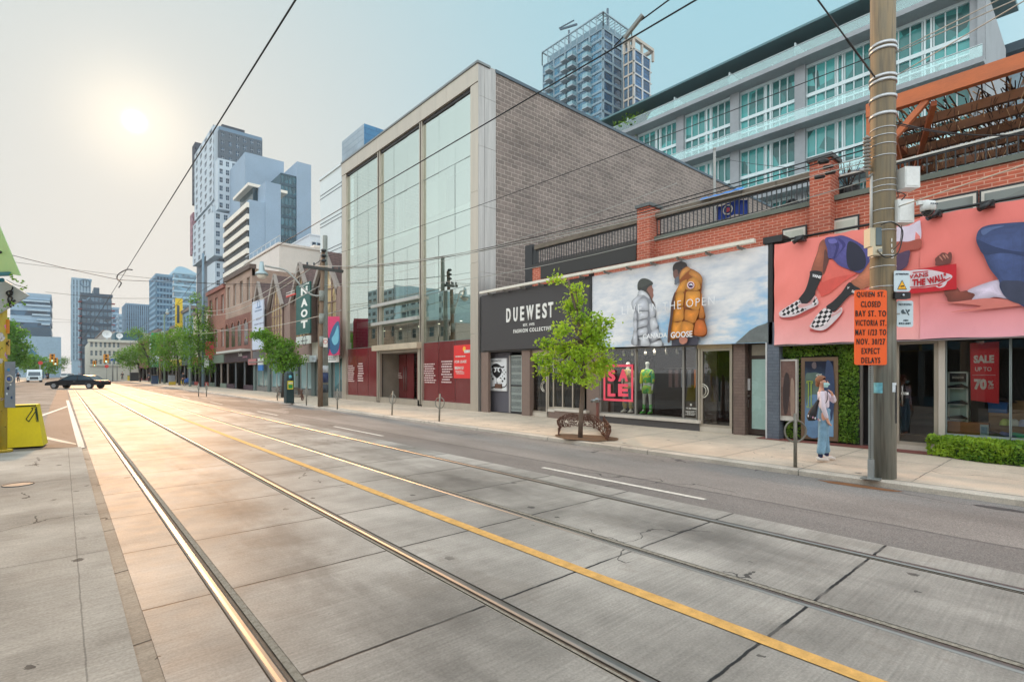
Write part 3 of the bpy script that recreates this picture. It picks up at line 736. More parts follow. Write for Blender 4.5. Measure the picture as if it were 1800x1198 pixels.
# ---------- loft building, upper right
Xc = 63.; py0 = 7.8; bay = 7.5; nb = 7; yE = py0+nb*bay
t = thing('loft_building', 'long concrete and turquoise glass loft building with balconies, above the brick row', 'building', (Xc, py0, 0))
conc = M((150,156,160), .75, .16, .35, bump=.2); conc2 = M((190,200,200), .6, .08, .3); whf = M((206,222,224), .4, .05)
teal = wglass((84,176,174), .08, .6, .45); rg = M((120,180,178), .12, .15, .5, spec=.8)
solid(t, 'core', (Xc+.5, py0, -.1), (Xc+14, yE, 36.2), conc)
solid(t, 'end_wall', (Xc-.6, py0-.5, -.1), (Xc+14, py0, 36.6), conc)
zl = [36.6, 29.5, 22.4, 15.3, 8.2]
for k in range(nb+1):
    g = MB(); g.box((Xc-.35, py0+k*bay-.55, 0), (Xc+.6, py0+k*bay+.55, 36.2), conc); g.build('pier', t)
g0 = {}
for li, zL in enumerate(zl):
    g = MB(); g.box((Xc-1.9, py0-.6, zL-.5), (Xc+.6, yE, zL), conc); g.build('balcony_slab', t)
    g = MB(); g.box((Xc-1.85, py0-.5, zL+.02), (Xc-1.80, yE, zL+1.05), glassy('rail_glass', (.74,.86,.85), .16, (.8,.95,.95))); g.box((Xc-1.9, py0-.5, zL+1.05), (Xc-1.76, yE, zL+1.1), whf); g.build('glass_railing', t)
    if li:
        for k in range(nb):
            for (za, hh) in ((.15, 2.9), (3.35, 3.0)):
                if hh not in g0:
                    gg = MB(); y1_ = py0+bay-.55; wd = bay-1.1
                    zz = zL+za; gg.face([(Xc+.3,y1_,zz),(Xc+.3,y1_-wd,zz),(Xc+.3,y1_-wd,zz+hh),(Xc+.3,y1_,zz+hh)], teal)
                    xs = [0,.95,1.9,2.85,3.05,3.55,3.75,4.6,5.45,wd]
                    for q in xs:
                        ww = .16 if q in (3.05, 3.55) else .08
                        gg.box((Xc+.1, y1_-q-ww/2, zz), (Xc+.34, y1_-q+ww/2, zz+hh), whf)
                    gg.box((Xc+.05, y1_-wd, zz+hh-.08), (Xc+.34, y1_, zz+hh+.3), whf)
                    if hh == 2.9: gg.box((Xc+.05, y1_-wd, zz+1.3), (Xc+.34, y1_, zz+1.42), whf)
                    o = gg.build('window', t); g0[hh] = (o, zz)
                    ref = zL
                else:
                    c = g0[hh][0].copy(); col.objects.link(c); c.location = (0, k*bay, zL+za-g0[hh][1])
# top storey: set back glass, party screens, sloping roof
for k in range(nb*2):
    y = py0+k*bay/2
    g = MB(); g.face([(Xc+1.6,y+bay/2,36.7),(Xc+1.6,y,36.7),(Xc+1.6,y,38.7),(Xc+1.6,y+bay/2,38.7)], wglass((40,92,96), .06)) if k == 0 else None
    if k == 0:
        g.box((Xc+1.5, y-.08, 36.7), (Xc+1.7, y+.08, 38.7), whf); pw = g.build('window', t)
    else: c = pw.copy(); col.objects.link(c); c.location = (0, k*bay/2, 0)
g = MB(); g.prism([(Xc-2.4, py0-1.5, 39.1), (Xc-2.4, py0-1.5, 39.35), (Xc+14, py0-1.5, 40.6), (Xc+14, py0-1.5, 40.2), (Xc+1.6, py0-1.5, 38.8)], (0, yE-py0+1.5, 0), M((78,116,122), .5, .08, .4)); g.build('roof', t)
g0 = None
for k in range(nb):
    g = MB(); g.box((Xc-1.7, py0+k*bay-.05, 36.6), (Xc+1.6, py0+k*bay+.05, 38.2), whf)
    if g0 is None: g0 = g.build('party_screen', t)
    else: c = g0.copy(); col.objects.link(c); c.location = (0, k*bay, 0)
t2 = thing('roof_shed', 'small dark roofed block just right of the loft building end wall', 'building', (84, 8, 0))
solid(t2, 'wall', (80, 6, 0), (96, 16, 37), M((140,164,176), .6)); solid(t2, 'roof', (79, 5, 37), (97, 17, 38), M((60,80,92), .6))
# ================================================================= RIGHT-HAND STREET ROW
FX = 13.2
m_blk = brick('concrete_block', (140, 127, 119), (122, 111, 104), (178, 166, 158), .40, .195, .013, .85, .5, .3)
m_red = brick('red_brick', (196, 100, 74), (176, 86, 62), (212, 160, 138), .23, .078, .009, .8, .5, .18)
m_alu = M((186, 176, 162), .36, .10, .9, .55, stretch=(6, 6, .35)); m_alu2 = M((172, 168, 164), .36, .25, .8, .5, stretch=(7, 7, .3))
m_dk = M((40, 40, 42), .5, .2, 3); m_blkm = M((30, 30, 32), .4, .2, 5)
m_wood = M((112, 102, 90), .8, .35, 5, stretch=(3, .6, 3)); m_brn = M((128, 108, 98), .75, .10, 6, bump=.3)
# ---------- glass showroom
yA, yB, zT = 17.36, Ya(603, FX), 14.7
t = thing('glass_building', 'tall glass-fronted showroom framed in pale metal with a grey block side wall', 'building', (FX, yA, 0))
g = MB(); g.box((14.1, yA, -.1), (46, yA+.3, zT-.12), m_blk); g.box((13.9, yB-.3, -.1), (46, yB, zT-.1), m_blk); g.box((45.7, yA+.3, 0), (46, yB-.3, zT-.2), m_blk); g.build('wall', t)
g = MB(); g.box((14.1, yA-.05, zT-.12), (46, yA+.5, zT+.02), M((74, 92, 104), .5)); g.build('coping', t)
g = MB(); g.box((FX, yA+.3, zT-.35), (46, yB, zT-.25), m_dk); g.build('roof', t)
g = MB(); zc = [-.05, 3.0, 5.9, 8.7, 11.2, 13.3, zT]
for a, b in zip(zc[:-1], zc[1:]):
    for xa, xb in ((FX-.02, FX+.30), (FX+.312, 14.12)): g.box((xa, yA-.03, a+.006), (xb, yA+.32, b-.006), m_alu2)
g.build('metal_corner', t)
g = MB(); yP = Ya(828, FX); zc = [-.05, 3.3, 6.3, 9.3, 13.85]
for a, b in zip(zc[:-1], zc[1:]): g.box((FX-.035, yA-.02, a+.006), (FX+.3, yP, b-.006), m_alu)
g.build('metal_pier', t); g = MB(); yQ = Ya(609, FX); g.box((FX-.035, yQ, -.05), (FX+.3, yB+.1, 13.85), m_alu); g.build('metal_pier', t)
g = MB(); ys = [Ya(u, FX) for u in (603, 630, 664, 700, 740, 786, 841)]; ys[0] += .1; ys[-1] -= .02
for a, b in zip(ys[:-1], ys[1:]): g.box((FX-.06, b+.006, 13.87), (FX+.5, a-.006, zT-.08), m_alu)
g.box((FX-.10, yA-.08, zT-.08), (FX+.6, yB+.14, zT+.02), M((120, 124, 124), .4, metal=.5)); g.build('metal_fascia', t)
m_cw = glassy('curtain_glass', (.62, .74, .68), .52, (.90, .98, .90)); m_film = M((112, 44, 46), .12, .10, .6, spec=.7)
cols = [(609, 664), (668, 738), (742, 828)]; XG = FX+.10
rows = [(3.12, 5.42), (5.42, 8.05), (8.05, 11.0), (11.0, 13.8)]
g = MB()
for u in (666, 740):
    for d in (-1.6, 1.6): g.box((FX-.03, Ya(u+d, FX)-.03, .1), (FX+.12, Ya(u+d, FX)+.03, 13.85), m_alu)
    g.box((FX+.03, Ya(u+1, FX)-.02, .1), (FX+.2, Ya(u-1, FX)+.02, 13.85), m_dk)
for (a, b) in cols: g.box((FX+.05, Ya(b, FX), 13.72), (FX+.3, Ya(a, FX), 13.87), m_dk); g.box((FX+.0, Ya(b, FX), .0), (FX+.3, Ya(a, FX), .32), m_alu)
g.build('mullion', t)
for ci, (ua, ub) in enumerate(cols):
    a, b = Ya(ua, FX), Ya(ub, FX)
    for k in range(3):
        y0, y1 = a+(b-a)*k/3, a+(b-a)*(k+1)/3
        for ri, (z0, z1) in enumerate(rows):
            g = MB(); jx = random.uniform(-.012, .012); jz = random.uniform(-.006, .006)
            g.face([(XG, y0-.012, z0+.012), (XG+jx, y1+.012, z0+.012), (XG+jx+jz, y1+.012, z1-.012), (XG+jz, y0-.012, z1-.012)], m_cw); g.build('glass_pane', t)
            g = MB()
        if ci != 1:
            g = MB(); g.face([(XG, y0-.012, .32), (XG, y1+.012, .32), (XG, y1+.012, 3.10), (XG, y0-.012, 3.10)], m_film); f = g.build('filmed_pane', t)
for z in (3.11, 5.42, 8.05, 11.0):
    g = MB(); g.box((XG-.012, Ya(828, FX), z-.014), (XG+.02, Ya(609, FX), z+.014), M((120,132,128), .4)); g.build('glazing_joint', t)
for z in (4.25, 5.25): g = MB(); g.box((FX-.22, Ya(739, FX)-.1, z), (FX-.08, Ya(658, FX), z+.16), M((190,188,182), .35, metal=.5)); g.build('cross_bar', t)
g = MB(); g.box((FX-.30, Ya(740, FX)-.1, 2.85), (FX+.6, Ya(662, FX), 3.14), M((212,196,172), .35, metal=.4)); g.build('entrance_canopy', t)
g = MB(); yL, yR = Ya(662, FX), Ya(738, FX); stn = M((140,132,120), .5, .15, 2)
g.box((FX, yL-.25, 0), (FX+1.3, yL, 2.85), stn); g.box((FX+1.2, yR, 0), (FX+1.35, yL, .25), stn); g.box((FX, yR, 0), (FX+1.3, yR+.22, 2.85), m_alu); g.box((FX, yR+.2, 2.7), (FX+1.4, yL-.2, 2.86), stn); g.build('entrance_recess', t)
ye = [yL-.3, yL-1.15, yL-2.0, yL-2.25, yR+.25]
for i, (a, b) in enumerate(((ye[0], ye[1]), (ye[1], ye[2]), (ye[3], ye[4]))):
    g = MB(); g.box((FX+1.2, b+.03, .25), (FX+1.24, a-.03, 2.7), m_film); d = g.build('entrance_door', t)
    if i < 2:
        g = MB(); yy = (b+.12) if i == 0 else (a-.12); g.cyl((FX+1.12, yy, .7), (FX+1.12, yy, 2.0), .02, m_steel, n=6); g.build('handle', d)
# interior: floors, columns, back wall, spot lights
iw = M((196, 206, 200), .8, .08, .6); g = MB()
g.box((FX+5.5, yA+.4, 0), (FX+5.7, yB-.4, 14.2), M((150,160,154), .85, .15, .5)); g.box((FX+.6, yA+.35, 14.15), (FX+5.5, yB-.35, 14.3), iw)
for z in (4.75, 9.35): g.box((FX+.7, yA+.4, z-.35), (FX+5.5, yB-.4, z), iw)
g.box((FX+.3, yA+.4, 0), (FX+5.5, yB-.4, .05), stn)
for y in (yA+2.4, yA+7, yA+11.5): g.box((FX+2.6, y, 0), (FX+2.95, y+.4, 14.2), iw)
g.build('interior', t)
g = MB(); lampw = emis((255, 240, 214), 5.0)
for z in (4.4,):
    for k in range(6): g.cyl((FX+1.6, yA+1.5+k*2, z-.2), (FX+1.6, yA+1.5+k*2, z-.02), .07, M((220,220,216), .4), n=8); g.cyl((FX+1.6, yA+1.5+k*2, z-.21), (FX+1.6, yA+1.5+k*2, z-.2), .06, lampw, n=8)
g.build('spot_lights', t)
g = MB()
for k in range(2): g.box((FX+2.4, yA+1+k*5, 10.4), (FX+2.5, yA+3.4+k*5, 12.3), iw)
g.build('wall_frame', t)
m_ink = M((214, 190, 186), .6, 0)
def lines(u0, u1, v0, v1, n, X, parent, m, name='lettering', seed=1, sq=.5):
    """small illegible print: rows of word-like dashes"""
    rn = random.Random(seed); g = MB(); a = onX(u0, v0, X); b = onX(u1, v1, X)
    for i in range(n):
        z1 = a.z+(b.z-a.z)*(i)/n; z0 = a.z+(b.z-a.z)*(i+sq)/n
        W_ = (a.y-b.y); y = a.y-W_*rn.uniform(0, .18); ye_ = b.y+W_*rn.uniform(0, .25)
        while y > ye_:
            w_ = W_*rn.uniform(.05, .16); y2 = max(ye_, y-w_)
            g.face([(X, y, z0), (X, y2, z0), (X, y2, z1), (X, y, z1)], m); y = y2-W_*.025
    return g.build(name, parent)
XP = FX+.085
wl = t
for (a, b, v0, v1, n, sd_) in ((610,623,642,672,9,1),(628,640,638,672,8,2),(743,768,639,675,9,3),(775,796,634,675,9,4),(697,707,655,666,4,5)):
    lines(a, b, v0, v1, n, XP if sd_ < 5 else FX+1.18, t, m_ink, seed=sd_)
s = thing('lease_sign', 'red FOR LEASE poster in the right-hand ground floor pane of the glass showroom', 'sign', (XP, Ya(812, XP), 1.9))
a, b = onX(798, 607, XP-.01), onX(827, 665, XP-.01); g = MB(); g.box((XP-.02, b.y, b.z), (XP-.008, a.y, a.z), M((222, 46, 44), .5, .05)); g.build('board', s)
g = MB(); c = onX(816, 613, XP-.025); g.ball(c, .12, M((242, 178, 60), .5), 8, 4, (.03, 1, 1)); g.box((XP-.03, b.y+.02, c.z-.18), (XP-.022, c.y, c.z-.05), m_white); g.build('emblem', s)
XS = XP-.024
textpx('FOR LEASE', 799.5, 638, 820, 632.5, XS, m_white, s, bold=.02)
textpx('BRIAN SU', 799.5, 649, 815, 643.5, XS, m_white, s, bold=.03)
lines(799.5, 819, 625.5, 629, 1, XS, s, m_white, seed=7); lines(799.5, 818, 651, 658, 3, XS, s, m_white, seed=8)
# ---------- single-storey shops and the brick storey above
XW = 13.5; yS0, yS1 = -4.0, 17.34
t = thing('brick_building', 'red brick shop building with roof terraces behind railings and shops below', 'building', (XW, 6, 0))
brick_b = t
m_soff = M((70, 66, 64), .8); m_in = M((38, 36, 36), .8, .3, 1.2); m_inw = M((104, 90, 82), .8, .2, 1)
g = MB(); g.box((FX+.06, yS0, 2.5), (14.4, yS1, 2.62), m_soff); g.box((FX+.08, yS0, 2.62), (14.2, 15.3, 4.72), m_dk); g.box((FX+.08, 15.3, 2.62), (24, yS1, 4.84), m_dk)
g.build('canopy_box', t)
zc_ = 5.92; XU = 14.1
g = MB(); g.box((XU, yS0, 4.6), (XU+.3, 15.0, zc_-.12), m_red); g.box((XU+.3, 14.7, 4.6), (24, 15.0, zc_-.1), m_red); g.build('wall', t)
g = MB(); g.box((XU-.06, yS0, zc_-.12), (XU+.36, 9.55, zc_), M((104,110,100), .7, .2, 3)); g.box((XU-.05, 10.05, zc_-.12), (XU+.36, 15.0, zc_), M((60,58,56), .7)); g.build('coping', t)
g = MB(); g.box((XU-.02, 15.0, 4.6), (XU+.35, 15.42, 6.75), m_blkm); g.build('end_panel', t)
g = MB(); g.box((XU-.04, 10.06, 5.30), (XU-.005, 14.5, 5.86), M((52, 50, 48), .6, .2, 4)); g.build('terrace_screen', t)
g = MB(); g.box((XU+.3, yS0, 5.0), (30, 14.7, 5.5), m_dk); g.build('roof_deck', t)
for (u, zt_) in ((1120, 6.85), (1423, 6.78)):
    y1 = Ya(u, XU-.3); y0 = y1-.46
    g = MB(); g.box((XU-.3, y0, 4.55), (XU+.3, y1, zt_), m_red); p = g.build('pillar', t)
    g = MB(); g.box((XU-.36, y0-.05, zt_), (XU+.36, y1+.05, zt_+.1), M((96,100,100), .7)); g.build('cap', p)
def railing(y0, y1, zb, zt_, X, step=.125, beam=True):
    g = MB(); y = y0+.06
    while y < y1: g.box((X-.012, y-.012, zb), (X+.012, y+.012, zt_), m_blkm); y += step
    g.box((X-.02, y0, zb+.06), (X+.02, y1, zb+.09), m_blkm); g.box((X-.02, y0, zt_-.04), (X+.02, y1, zt_), m_blkm); r = g.build('railing', brick_b)
    if beam:
        g = MB(); n = max(2, int((y1-y0)/.8))
        for i in range(n):
            a = y0+(y1-y0)*i/n; b = y0+(y1-y0)*(i+1)/n; k0 = .02*noise.noise(Vector((a*2, 3, 0))); k1 = .02*noise.noise(Vector((b*2, 3, 0)))
            g.beam((X-.02, a-.01, zt_+.10+k0), (X-.02, b+.01, zt_+.10+k1), .14, .17, m_wood)
        g.build('top_beam', brick_b)
yp1 = Ya(1120, XU-.3); yp2 = Ya(1423, XU-.3)
railing(yp2, yp1-.46, zc_, 6.5, XU+.1); railing(yp1, 14.9, zc_, 6.5, XU+.1); railing(yS0, yp2-.46, zc_, 6.42, XU+.25, .16, False)
g = MB(); g.box((XU+.2, yS0, 6.42), (XU+.3, yp2-.5, 6.46), M((210,208,200), .6)); g.build('handrail', t)
for i, (ua, ub) in enumerate(((1188, 1296), (1376, 1419), (1464, 1511), (1620, 1720), (1722, 1830))):
    y1, y0 = Ya(ua, XU), Ya(ub, XU); zt_ = 5.36 if i else 5.0; zb_ = 4.62
    g = MB(); g.box((XU-.03, y0, zb_), (XU-.008, y1, zt_), m_dk); g.box((XU-.05, y0+.03, zb_), (XU-.03, y1-.03, zt_-.05), M((214,208,196), .5)); w_ = g.build('window', t)
    g = MB(); g.box((XU-.058, y0+.08, zb_), (XU-.051, y1-.08, zt_-.10), M((190, 190, 176), .3, .08, .8) if i < 3 else wglass((150,158,152), .08, .2)); g.build('pane', w_)
g = MB(); g.cyl((XU-.05, Ya(1452, XU), 4.6), (XU-.05, Ya(1452, XU), 5.8), .03, M((130,90,76), .5), n=6); g.build('downpipe', t)
# white rail with lamps above the signs
for k, (a, b) in enumerate(((16.9, 11.0), (10.9, 5.75))):
    s = thing('light_rail', ['white metal light rail above the black lettered sign', 'white metal light rail above the billboard with two parkas'][k], 'light rail', (12.95, (a+b)/2, 4.9), 'light rails above the shop signs')
    g = MB(); g.box((12.90, b, 4.88), (13.02, a, 4.97), M((226, 220, 206), .5, .1, 2)); g.build('rail', s)
    for i in range(6):
        g = MB(); y = b+(a-b)*(i+.5)/6; g.box((12.95, y-.015, 4.80), (13.4, y+.015, 4.87), M((120,118,112), .5)); g.box((12.94, y-.02, 4.80), (12.98, y+.02, 4.9), M((120,118,112), .5)); g.build('bracket', s)
# ---------- sign 1: black lettered sign
s = thing('shop_sign', 'large black shop sign with slim white DUEWEST lettering', 'shop sign', (FX, 14, 2.6))
y1, y0 = Ya(846, FX), Ya(1036, FX); m_sb = M((62, 58, 58), .45, .10, .7, stretch=(1, 5, .4))
g = MB(); g.box((FX, y0, 2.56), (FX+.06, y1, 4.86), m_sb); g.build('board', s)
g = MB(); g.box((FX-.05, y0-.12, 2.5), (FX+.1, y0-.02, 4.95), m_blkm); g.build('edge_post', s)
m_let = M((238, 236, 230), .5, 0)
XL = FX-.012
for i, ch in enumerate('DUEWEST'):
    uu = [890.5, 903, 915, 925.8, 942.7, 953.8, 964.3]; u2 = [898, 910, 921.3, 938, 949.3, 961.5, 972.5]
    a = onX(uu[i], 650, XL).y; b = onX(u2[i], 650, XL).y; zb = onX(900, 565.5, XL).z; zt_ = onX(900, 540.8, XL).z
    text(ch, (XL, a, zb), UY, UZ, a-b, zt_-zb, m_let, s, bold=.028, ext=.02)
text('EST. 1975', onX(919.5, 573.5, XL), UY, UZ, Ya(919.5,XL)-Ya(939.5,XL), .10, m_let, s, bold=.02)
text('FASHION COLLECTIVE', onX(902.5, 585.5, XL), UY, UZ, Ya(902.5,XL)-Ya(969,XL), .145, m_let, s, bold=.03, spacing=1.25)
# ---------- sign 2: parka billboard
def cloudmat():
    s = NT('printed_clouds'); p = s.pos(); x, y, z = s.sep(p)
    v = s.comb(0.0, s.math('MULTIPLY', y, .42), s.math('MULTIPLY', z, 1.0))
    f = s.noise(v, 1.1, 7, .55); g2 = s.noise(s.comb(3.0, s.math('MULTIPLY', y, .8), s.math('MULTIPLY', z, 2.2)), 1.6, 6, .6)
    hgt = s.ramp(z, 2.6, 4.9, -.02, .22)
    rt = s.ramp(y, 5.5, 8, .0, .04)
    m_ = s.ramp(s.math('ADD', s.math('ADD', s.math('MULTIPLY', f, .6), s.math('MULTIPLY', g2, .4)), s.math('ADD', hgt, rt)), .44, .58, 0, 1)
    skyc = s.mix(s.ramp(z, 2.5, 4.8, 0, 1), lin((164, 206, 236)), lin((136, 182, 224)))
    sh = s.mix(s.ramp(g2, .35, .65, 0, 1), lin((206, 212, 222)), lin((244, 242, 242)))
    return s.fin(s.mix(m_, skyc, sh), .5, 0, .3)
y1, y0 = Ya(1040, FX), Ya(1350, FX)
s = thing('billboard', 'billboard of two people in grey and orange parkas before a cloudy sky', 'billboard', (FX, 8, 2.4))
g = MB(); g.prism([onX(1040, 611, FX), onX(1349, 602, FX), onX(1350, 430.5, FX), onX(1040, 486, FX)], (.05,0,0), cloudmat()); g.build('board', s)
g = MB(); g.box((FX+.0, y0-.11, 2.35), (FX+.1, y0-.01, 5.0), m_blkm); g.box((FX-.05, y0-.35, 4.84), (FX+.5, y0+.1, 5.0), m_blkm); g.build('edge_post', s)
PX = FX-.004
art = MB(); LAY = [0]
def P(pts, c, n=5, curve=True, rough=.5, var=.13, X=None, mb=None, m=None, sc_=7):
    LAY[0] += 1; X_ = (X or PX)-.0012*LAY[0]
    q = [onX(u, v, X_) for u, v in pts]
    if curve: q = crom(q, n)
    (mb or art).face(q, m or M(c, rough, var, sc_))
def PS(pts, c, var=.10, X=None, dx=-3., dy=-5., k=(1.0, .80, .60, .38, .18)):
    """a rounded form in the print: nested outlines from the dark rim to the light crown"""
    cx_ = sum(p[0] for p in pts)/len(pts); cy_ = sum(p[1] for p in pts)/len(pts)
    s_ = max(max(p[0] for p in pts)-min(p[0] for p in pts), max(p[1] for p in pts)-min(p[1] for p in pts))/100
    for i, q in enumerate(k):
        f = .86+.20*i/(len(k)-1); cc = tuple(min(255, int(x*f)) for x in c)
        P([(cx_+(x-cx_)*q+dx*s_*(1-q)*1.6, cy_+(y-cy_)*q+dy*s_*(1-q)*1.6) for x, y in pts], cc, n=4, var=var)
G = lambda pts: [(1040+x/5.625, 420+y/5.625) for x, y in pts]
hill = G([(1420,1030),(1500,960),(1560,905),(1640,860),(1740,828),(1748,1018)])
P(hill, (112, 118, 118), curve=False, var=.2)
# grey parka person
P(G([(535,460),(590,452),(600,480),(610,500),(607,530),(612,560),(600,600),(622,640),(620,690),(585,650),(560,590),(520,540)]), (150, 104, 92), var=.1)
P(G([(480,520),(540,500),(600,600),(625,650),(628,760),(585,700),(520,600)]), (92, 74, 68))
P(G([(456,500),(455,440),(480,400),(520,388),(565,400),(600,425),(603,448),(560,470),(530,520),(480,510)]), (74, 76, 72), var=.15)
P(G([(458,470),(500,478),(560,448),(600,432),(602,450),(560,474),(528,520),(470,505)]), (60, 62, 60))
jk = G([(395,650),(400,610),(450,560),(460,520),(490,505),(540,535),(572,575),(600,640),(632,720),(640,800),(662,860),(670,940),(690,1000),(692,1060),(410,1048),(405,960),(418,880),(412,790),(430,700),(405,690)])
P(jk, (150, 152, 160))
for pts, c in (([(396,650),(405,610),(455,560),(500,560),(470,600),(420,680),(402,690)], (198,200,208)), ([(458,530),(490,506),(540,530),(575,580),(560,585),(520,560),(470,560)], (206,208,214)),
    ([(440,660),(470,600),(530,590),(560,640),(562,700),(500,705),(450,715)], (196,198,206)), ([(452,730),(500,715),(556,720),(552,770),(500,790),(455,800)], (202,204,212)),
    ([(452,820),(500,800),(550,800),(548,850),(500,868),(450,880)], (190,192,200)), ([(452,900),(500,880),(545,875),(550,930),(500,950),(455,955)], (200,202,210)),
    ([(455,975),(500,965),(552,950),(565,1000),(570,1050),(490,1052),(485,1000)], (206,208,214)),
    ([(570,640),(610,640),(628,700),(624,760),(580,775),(572,700)], (196,198,206)), ([(578,795),(626,775),(636,800),(654,850),(640,880),(590,900)], (204,206,212)),
    ([(590,915),(650,885),(668,930),(672,975),(600,1010),(585,960)], (198,200,208)), ([(590,1030),(680,1000),(690,1055),(590,1056)], (206,208,214)),
    ([(420,720),(445,720),(446,790),(418,790)], (186,188,196)), ([(416,810),(446,806),(446,900),(420,910)], (194,196,204)), ([(408,930),(446,920),(450,1035),(414,1035)], (190,192,200))): PS(G(pts), tuple(x+16 for x in c))
# orange parka person
P(G([(805,330),(815,300),(860,290),(880,330),(870,400),(850,440),(820,450),(822,400),(808,370)]), (120, 84, 76), var=.15)
P(G([(805,320),(804,270),(830,235),(880,222),(925,232),(945,262),(930,290),(880,310),(860,350),(850,310),(830,300)]), (52, 46, 46), var=.2)
P(G([(820,400),(858,370),(862,420),(830,456)]), (104, 108, 118))
P(G([(795,990),(870,960),(1000,960),(1060,975),(1052,1046),(790,1056)]), (70, 68, 82), curve=False)
ok = G([(765,1000),(752,1010),(756,900),(775,780),(790,660),(830,520),(870,440),(868,370),(885,310),(940,272),(975,290),(1010,305),(1070,345),(1095,390),(1092,450),(1085,540),(1100,640),(1125,760),(1118,800),(1140,880),(1138,940),(1100,968),(1040,960),(980,955),(870,980),(800,1000)])
P(ok, (150, 78, 22))
for pts, c in (([(868,380),(885,320),(940,276),(978,295),(940,330),(900,370),(872,400)], (206,138,66)), ([(960,340),(990,305),(1060,340),(1092,390),(1082,445),(1040,420),(990,370)], (196,126,52)),
    ([(838,520),(872,440),(940,400),(930,470),(915,520),(870,530),(845,535)], (214,138,42)), ([(812,640),(835,545),(912,535),(905,640),(900,660),(850,670),(810,668)], (224,146,46)),
    ([(790,800),(806,690),(850,680),(905,670),(910,720),(905,795),(850,812)], (222,138,40)), ([(778,980),(786,825),(850,825),(895,810),(885,880),(875,960),(820,985)], (226,142,42)),
    ([(940,500),(925,470),(960,400),(1020,380),(1065,430),(1075,490),(1020,510)], (216,142,52)), ([(930,660),(928,590),(940,520),(1010,515),(1068,520),(1070,600),(1065,690),(990,690)], (228,148,48)),
    ([(920,790),(925,700),(990,700),(1062,700),(1040,780),(1010,830),(950,810)], (216,128,36)), ([(880,960),(890,830),(940,815),(1005,845),(1000,900),(990,950),(930,950)], (220,136,44)),
    ([(1078,560),(1090,540),(1098,640),(1118,740),(1100,780),(1060,770),(1075,680)], (196,112,34)), ([(1015,945),(1020,850),(1045,800),(1105,810),(1135,880),(1130,930),(1090,955)], (208,104,34))): PS(G(pts), tuple(min(255, x+14) for x in c))
P(G([(750,1010),(762,900),(775,780),(790,620),(826,520),(815,640),(800,780),(785,900),(775,1000),(768,1025)]), (84, 52, 44))
P(G([(868,980),(900,965),(945,980),(940,1020),(900,1040),(870,1020)]), (196, 128, 108), var=.2)
P(G([(1010+35*math.cos(a)-30, 455+36*math.sin(a)) for a in [i*math.pi/5 for i in range(10)]]), (236, 230, 240), n=3, var=0)
P(G([(980+28*math.cos(a), 455+29*math.sin(a)) for a in [i*math.pi/5 for i in range(10)]]), (186, 66, 96), n=3, var=0)
P(G([(980+23*math.cos(a), 455+24*math.sin(a)) for a in [i*math.pi/5 for i in range(10)]]), (46, 48, 84), n=3, var=0)
P(G([(962,458),(972,444),(984,440),(996,448),(1000,462),(990,458),(978,454)]), (236, 236, 240), n=3, var=0)
art.build('printed_picture', s)
XT = PX-.0012*LAY[0]-.004
wt = M((244, 244, 246), .5, 0)
for wd, u0, u1, vb, vt in (('LIVE', 1093, 1128, 553, 538), ('IN', 1142, 1154, 547, 534), ('THE', 1165, 1197, 545.5, 531.5), ('OPEN', 1206.5, 1256, 540, 526)):
    a, b = onX(u0, vb, XT), onX(u1, vb, XT); text(wd, a, UY, UZ, a.y-b.y, onX(u0, vt, XT).z-a.z, wt, s, bold=-.012, spacing=1.25)
m_grey = M((226, 226, 228), .5, 0)
for wd, u0, u1, vb, vt in (('CANADA', 1130, 1173, 595.5, 587), ('GOOSE', 1179, 1217, 594, 583.5)):
    a, b = onX(u0, vb, XT), onX(u1, vb, XT); text(wd, a, UY, UZ, a.y-b.y, onX(u0, vt, XT).z-a.z, wt, s, bold=.02)
# ---------- sign 3: pink shoe banner
def pinkmat(name, a, b, wr=.0):
    s = NT(name); p = s.pos(); x, y, z = s.sep(p)
    c = s.mix(s.ramp(z, 2.3, 3.4, 0, 1), lin(b), lin(a))
    f = s.noise(s.scale(p, 1, .9, .7), 1.0, 3); k = s.ramp(f, .3, .7, .92, 1.06)
    c = s.mix(1.0, c, s.comb(k, k, k), 'MULTIPLY')
    wv = s.noise(s.scale(p, 1, 2.2, .8), 2.6, 4, .45)
    if wr: s.bump(wv, wr, .05)
    return s.fin(c, .55, 0, .3)
s = thing('billboard', 'pink banner with checkered slip-on shoes, black socks and a red box', 'billboard', (FX, 3, 2.3))
g = MB(); nn = 26
q0, q1 = Ya(1361.5, FX), Ya(1618, FX)
def cloth(y1, y0, z0, z1, m, X):
    g = MB(); nx_, nz = 40, 24; vs = []; fs = []
    for j in range(nz+1):
        for i in range(nx_+1):
            y = y1+(y0-y1)*i/nx_; z = z0+(z1-z0)*j/nz
            e = min(1., (y1-y)/.5)
            dz = -.03*abs(math.sin(i*.55)) if j == nz else (.02*math.sin(i*.4) if j == 0 else 0)
            vs.append((X-.003-.012*(1-e)*(1+math.sin(z*9+y*7)), y, z+dz*.6))
    for j in range(nz):
        for i in range(nx_): a = j*(nx_+1)+i; fs.append((a, a+1, a+nx_+2, a+nx_+1))
    g.raw(vs, fs, m, True); return g
m_pk = pinkmat('printed_pink', (255, 144, 134), (255, 184, 184), .35)
cloth(q0, q1, 2.33, 4.80, m_pk, FX).build('banner', s)
cloth(q1, -1.6, 2.33, 4.82, pinkmat('printed_pink_deep', (248, 136, 128), (248, 176, 188), .25), FX-.012).build('banner', s)
g = MB(); g.cyl((FX, -1.6, 4.86), (FX, q0, 4.86), .03, m_blkm, n=6); g.cyl((FX, -1.6, 2.30), (FX, q0, 2.31), .02, M((120,110,110), .6), n=6); g.build('frame', s)
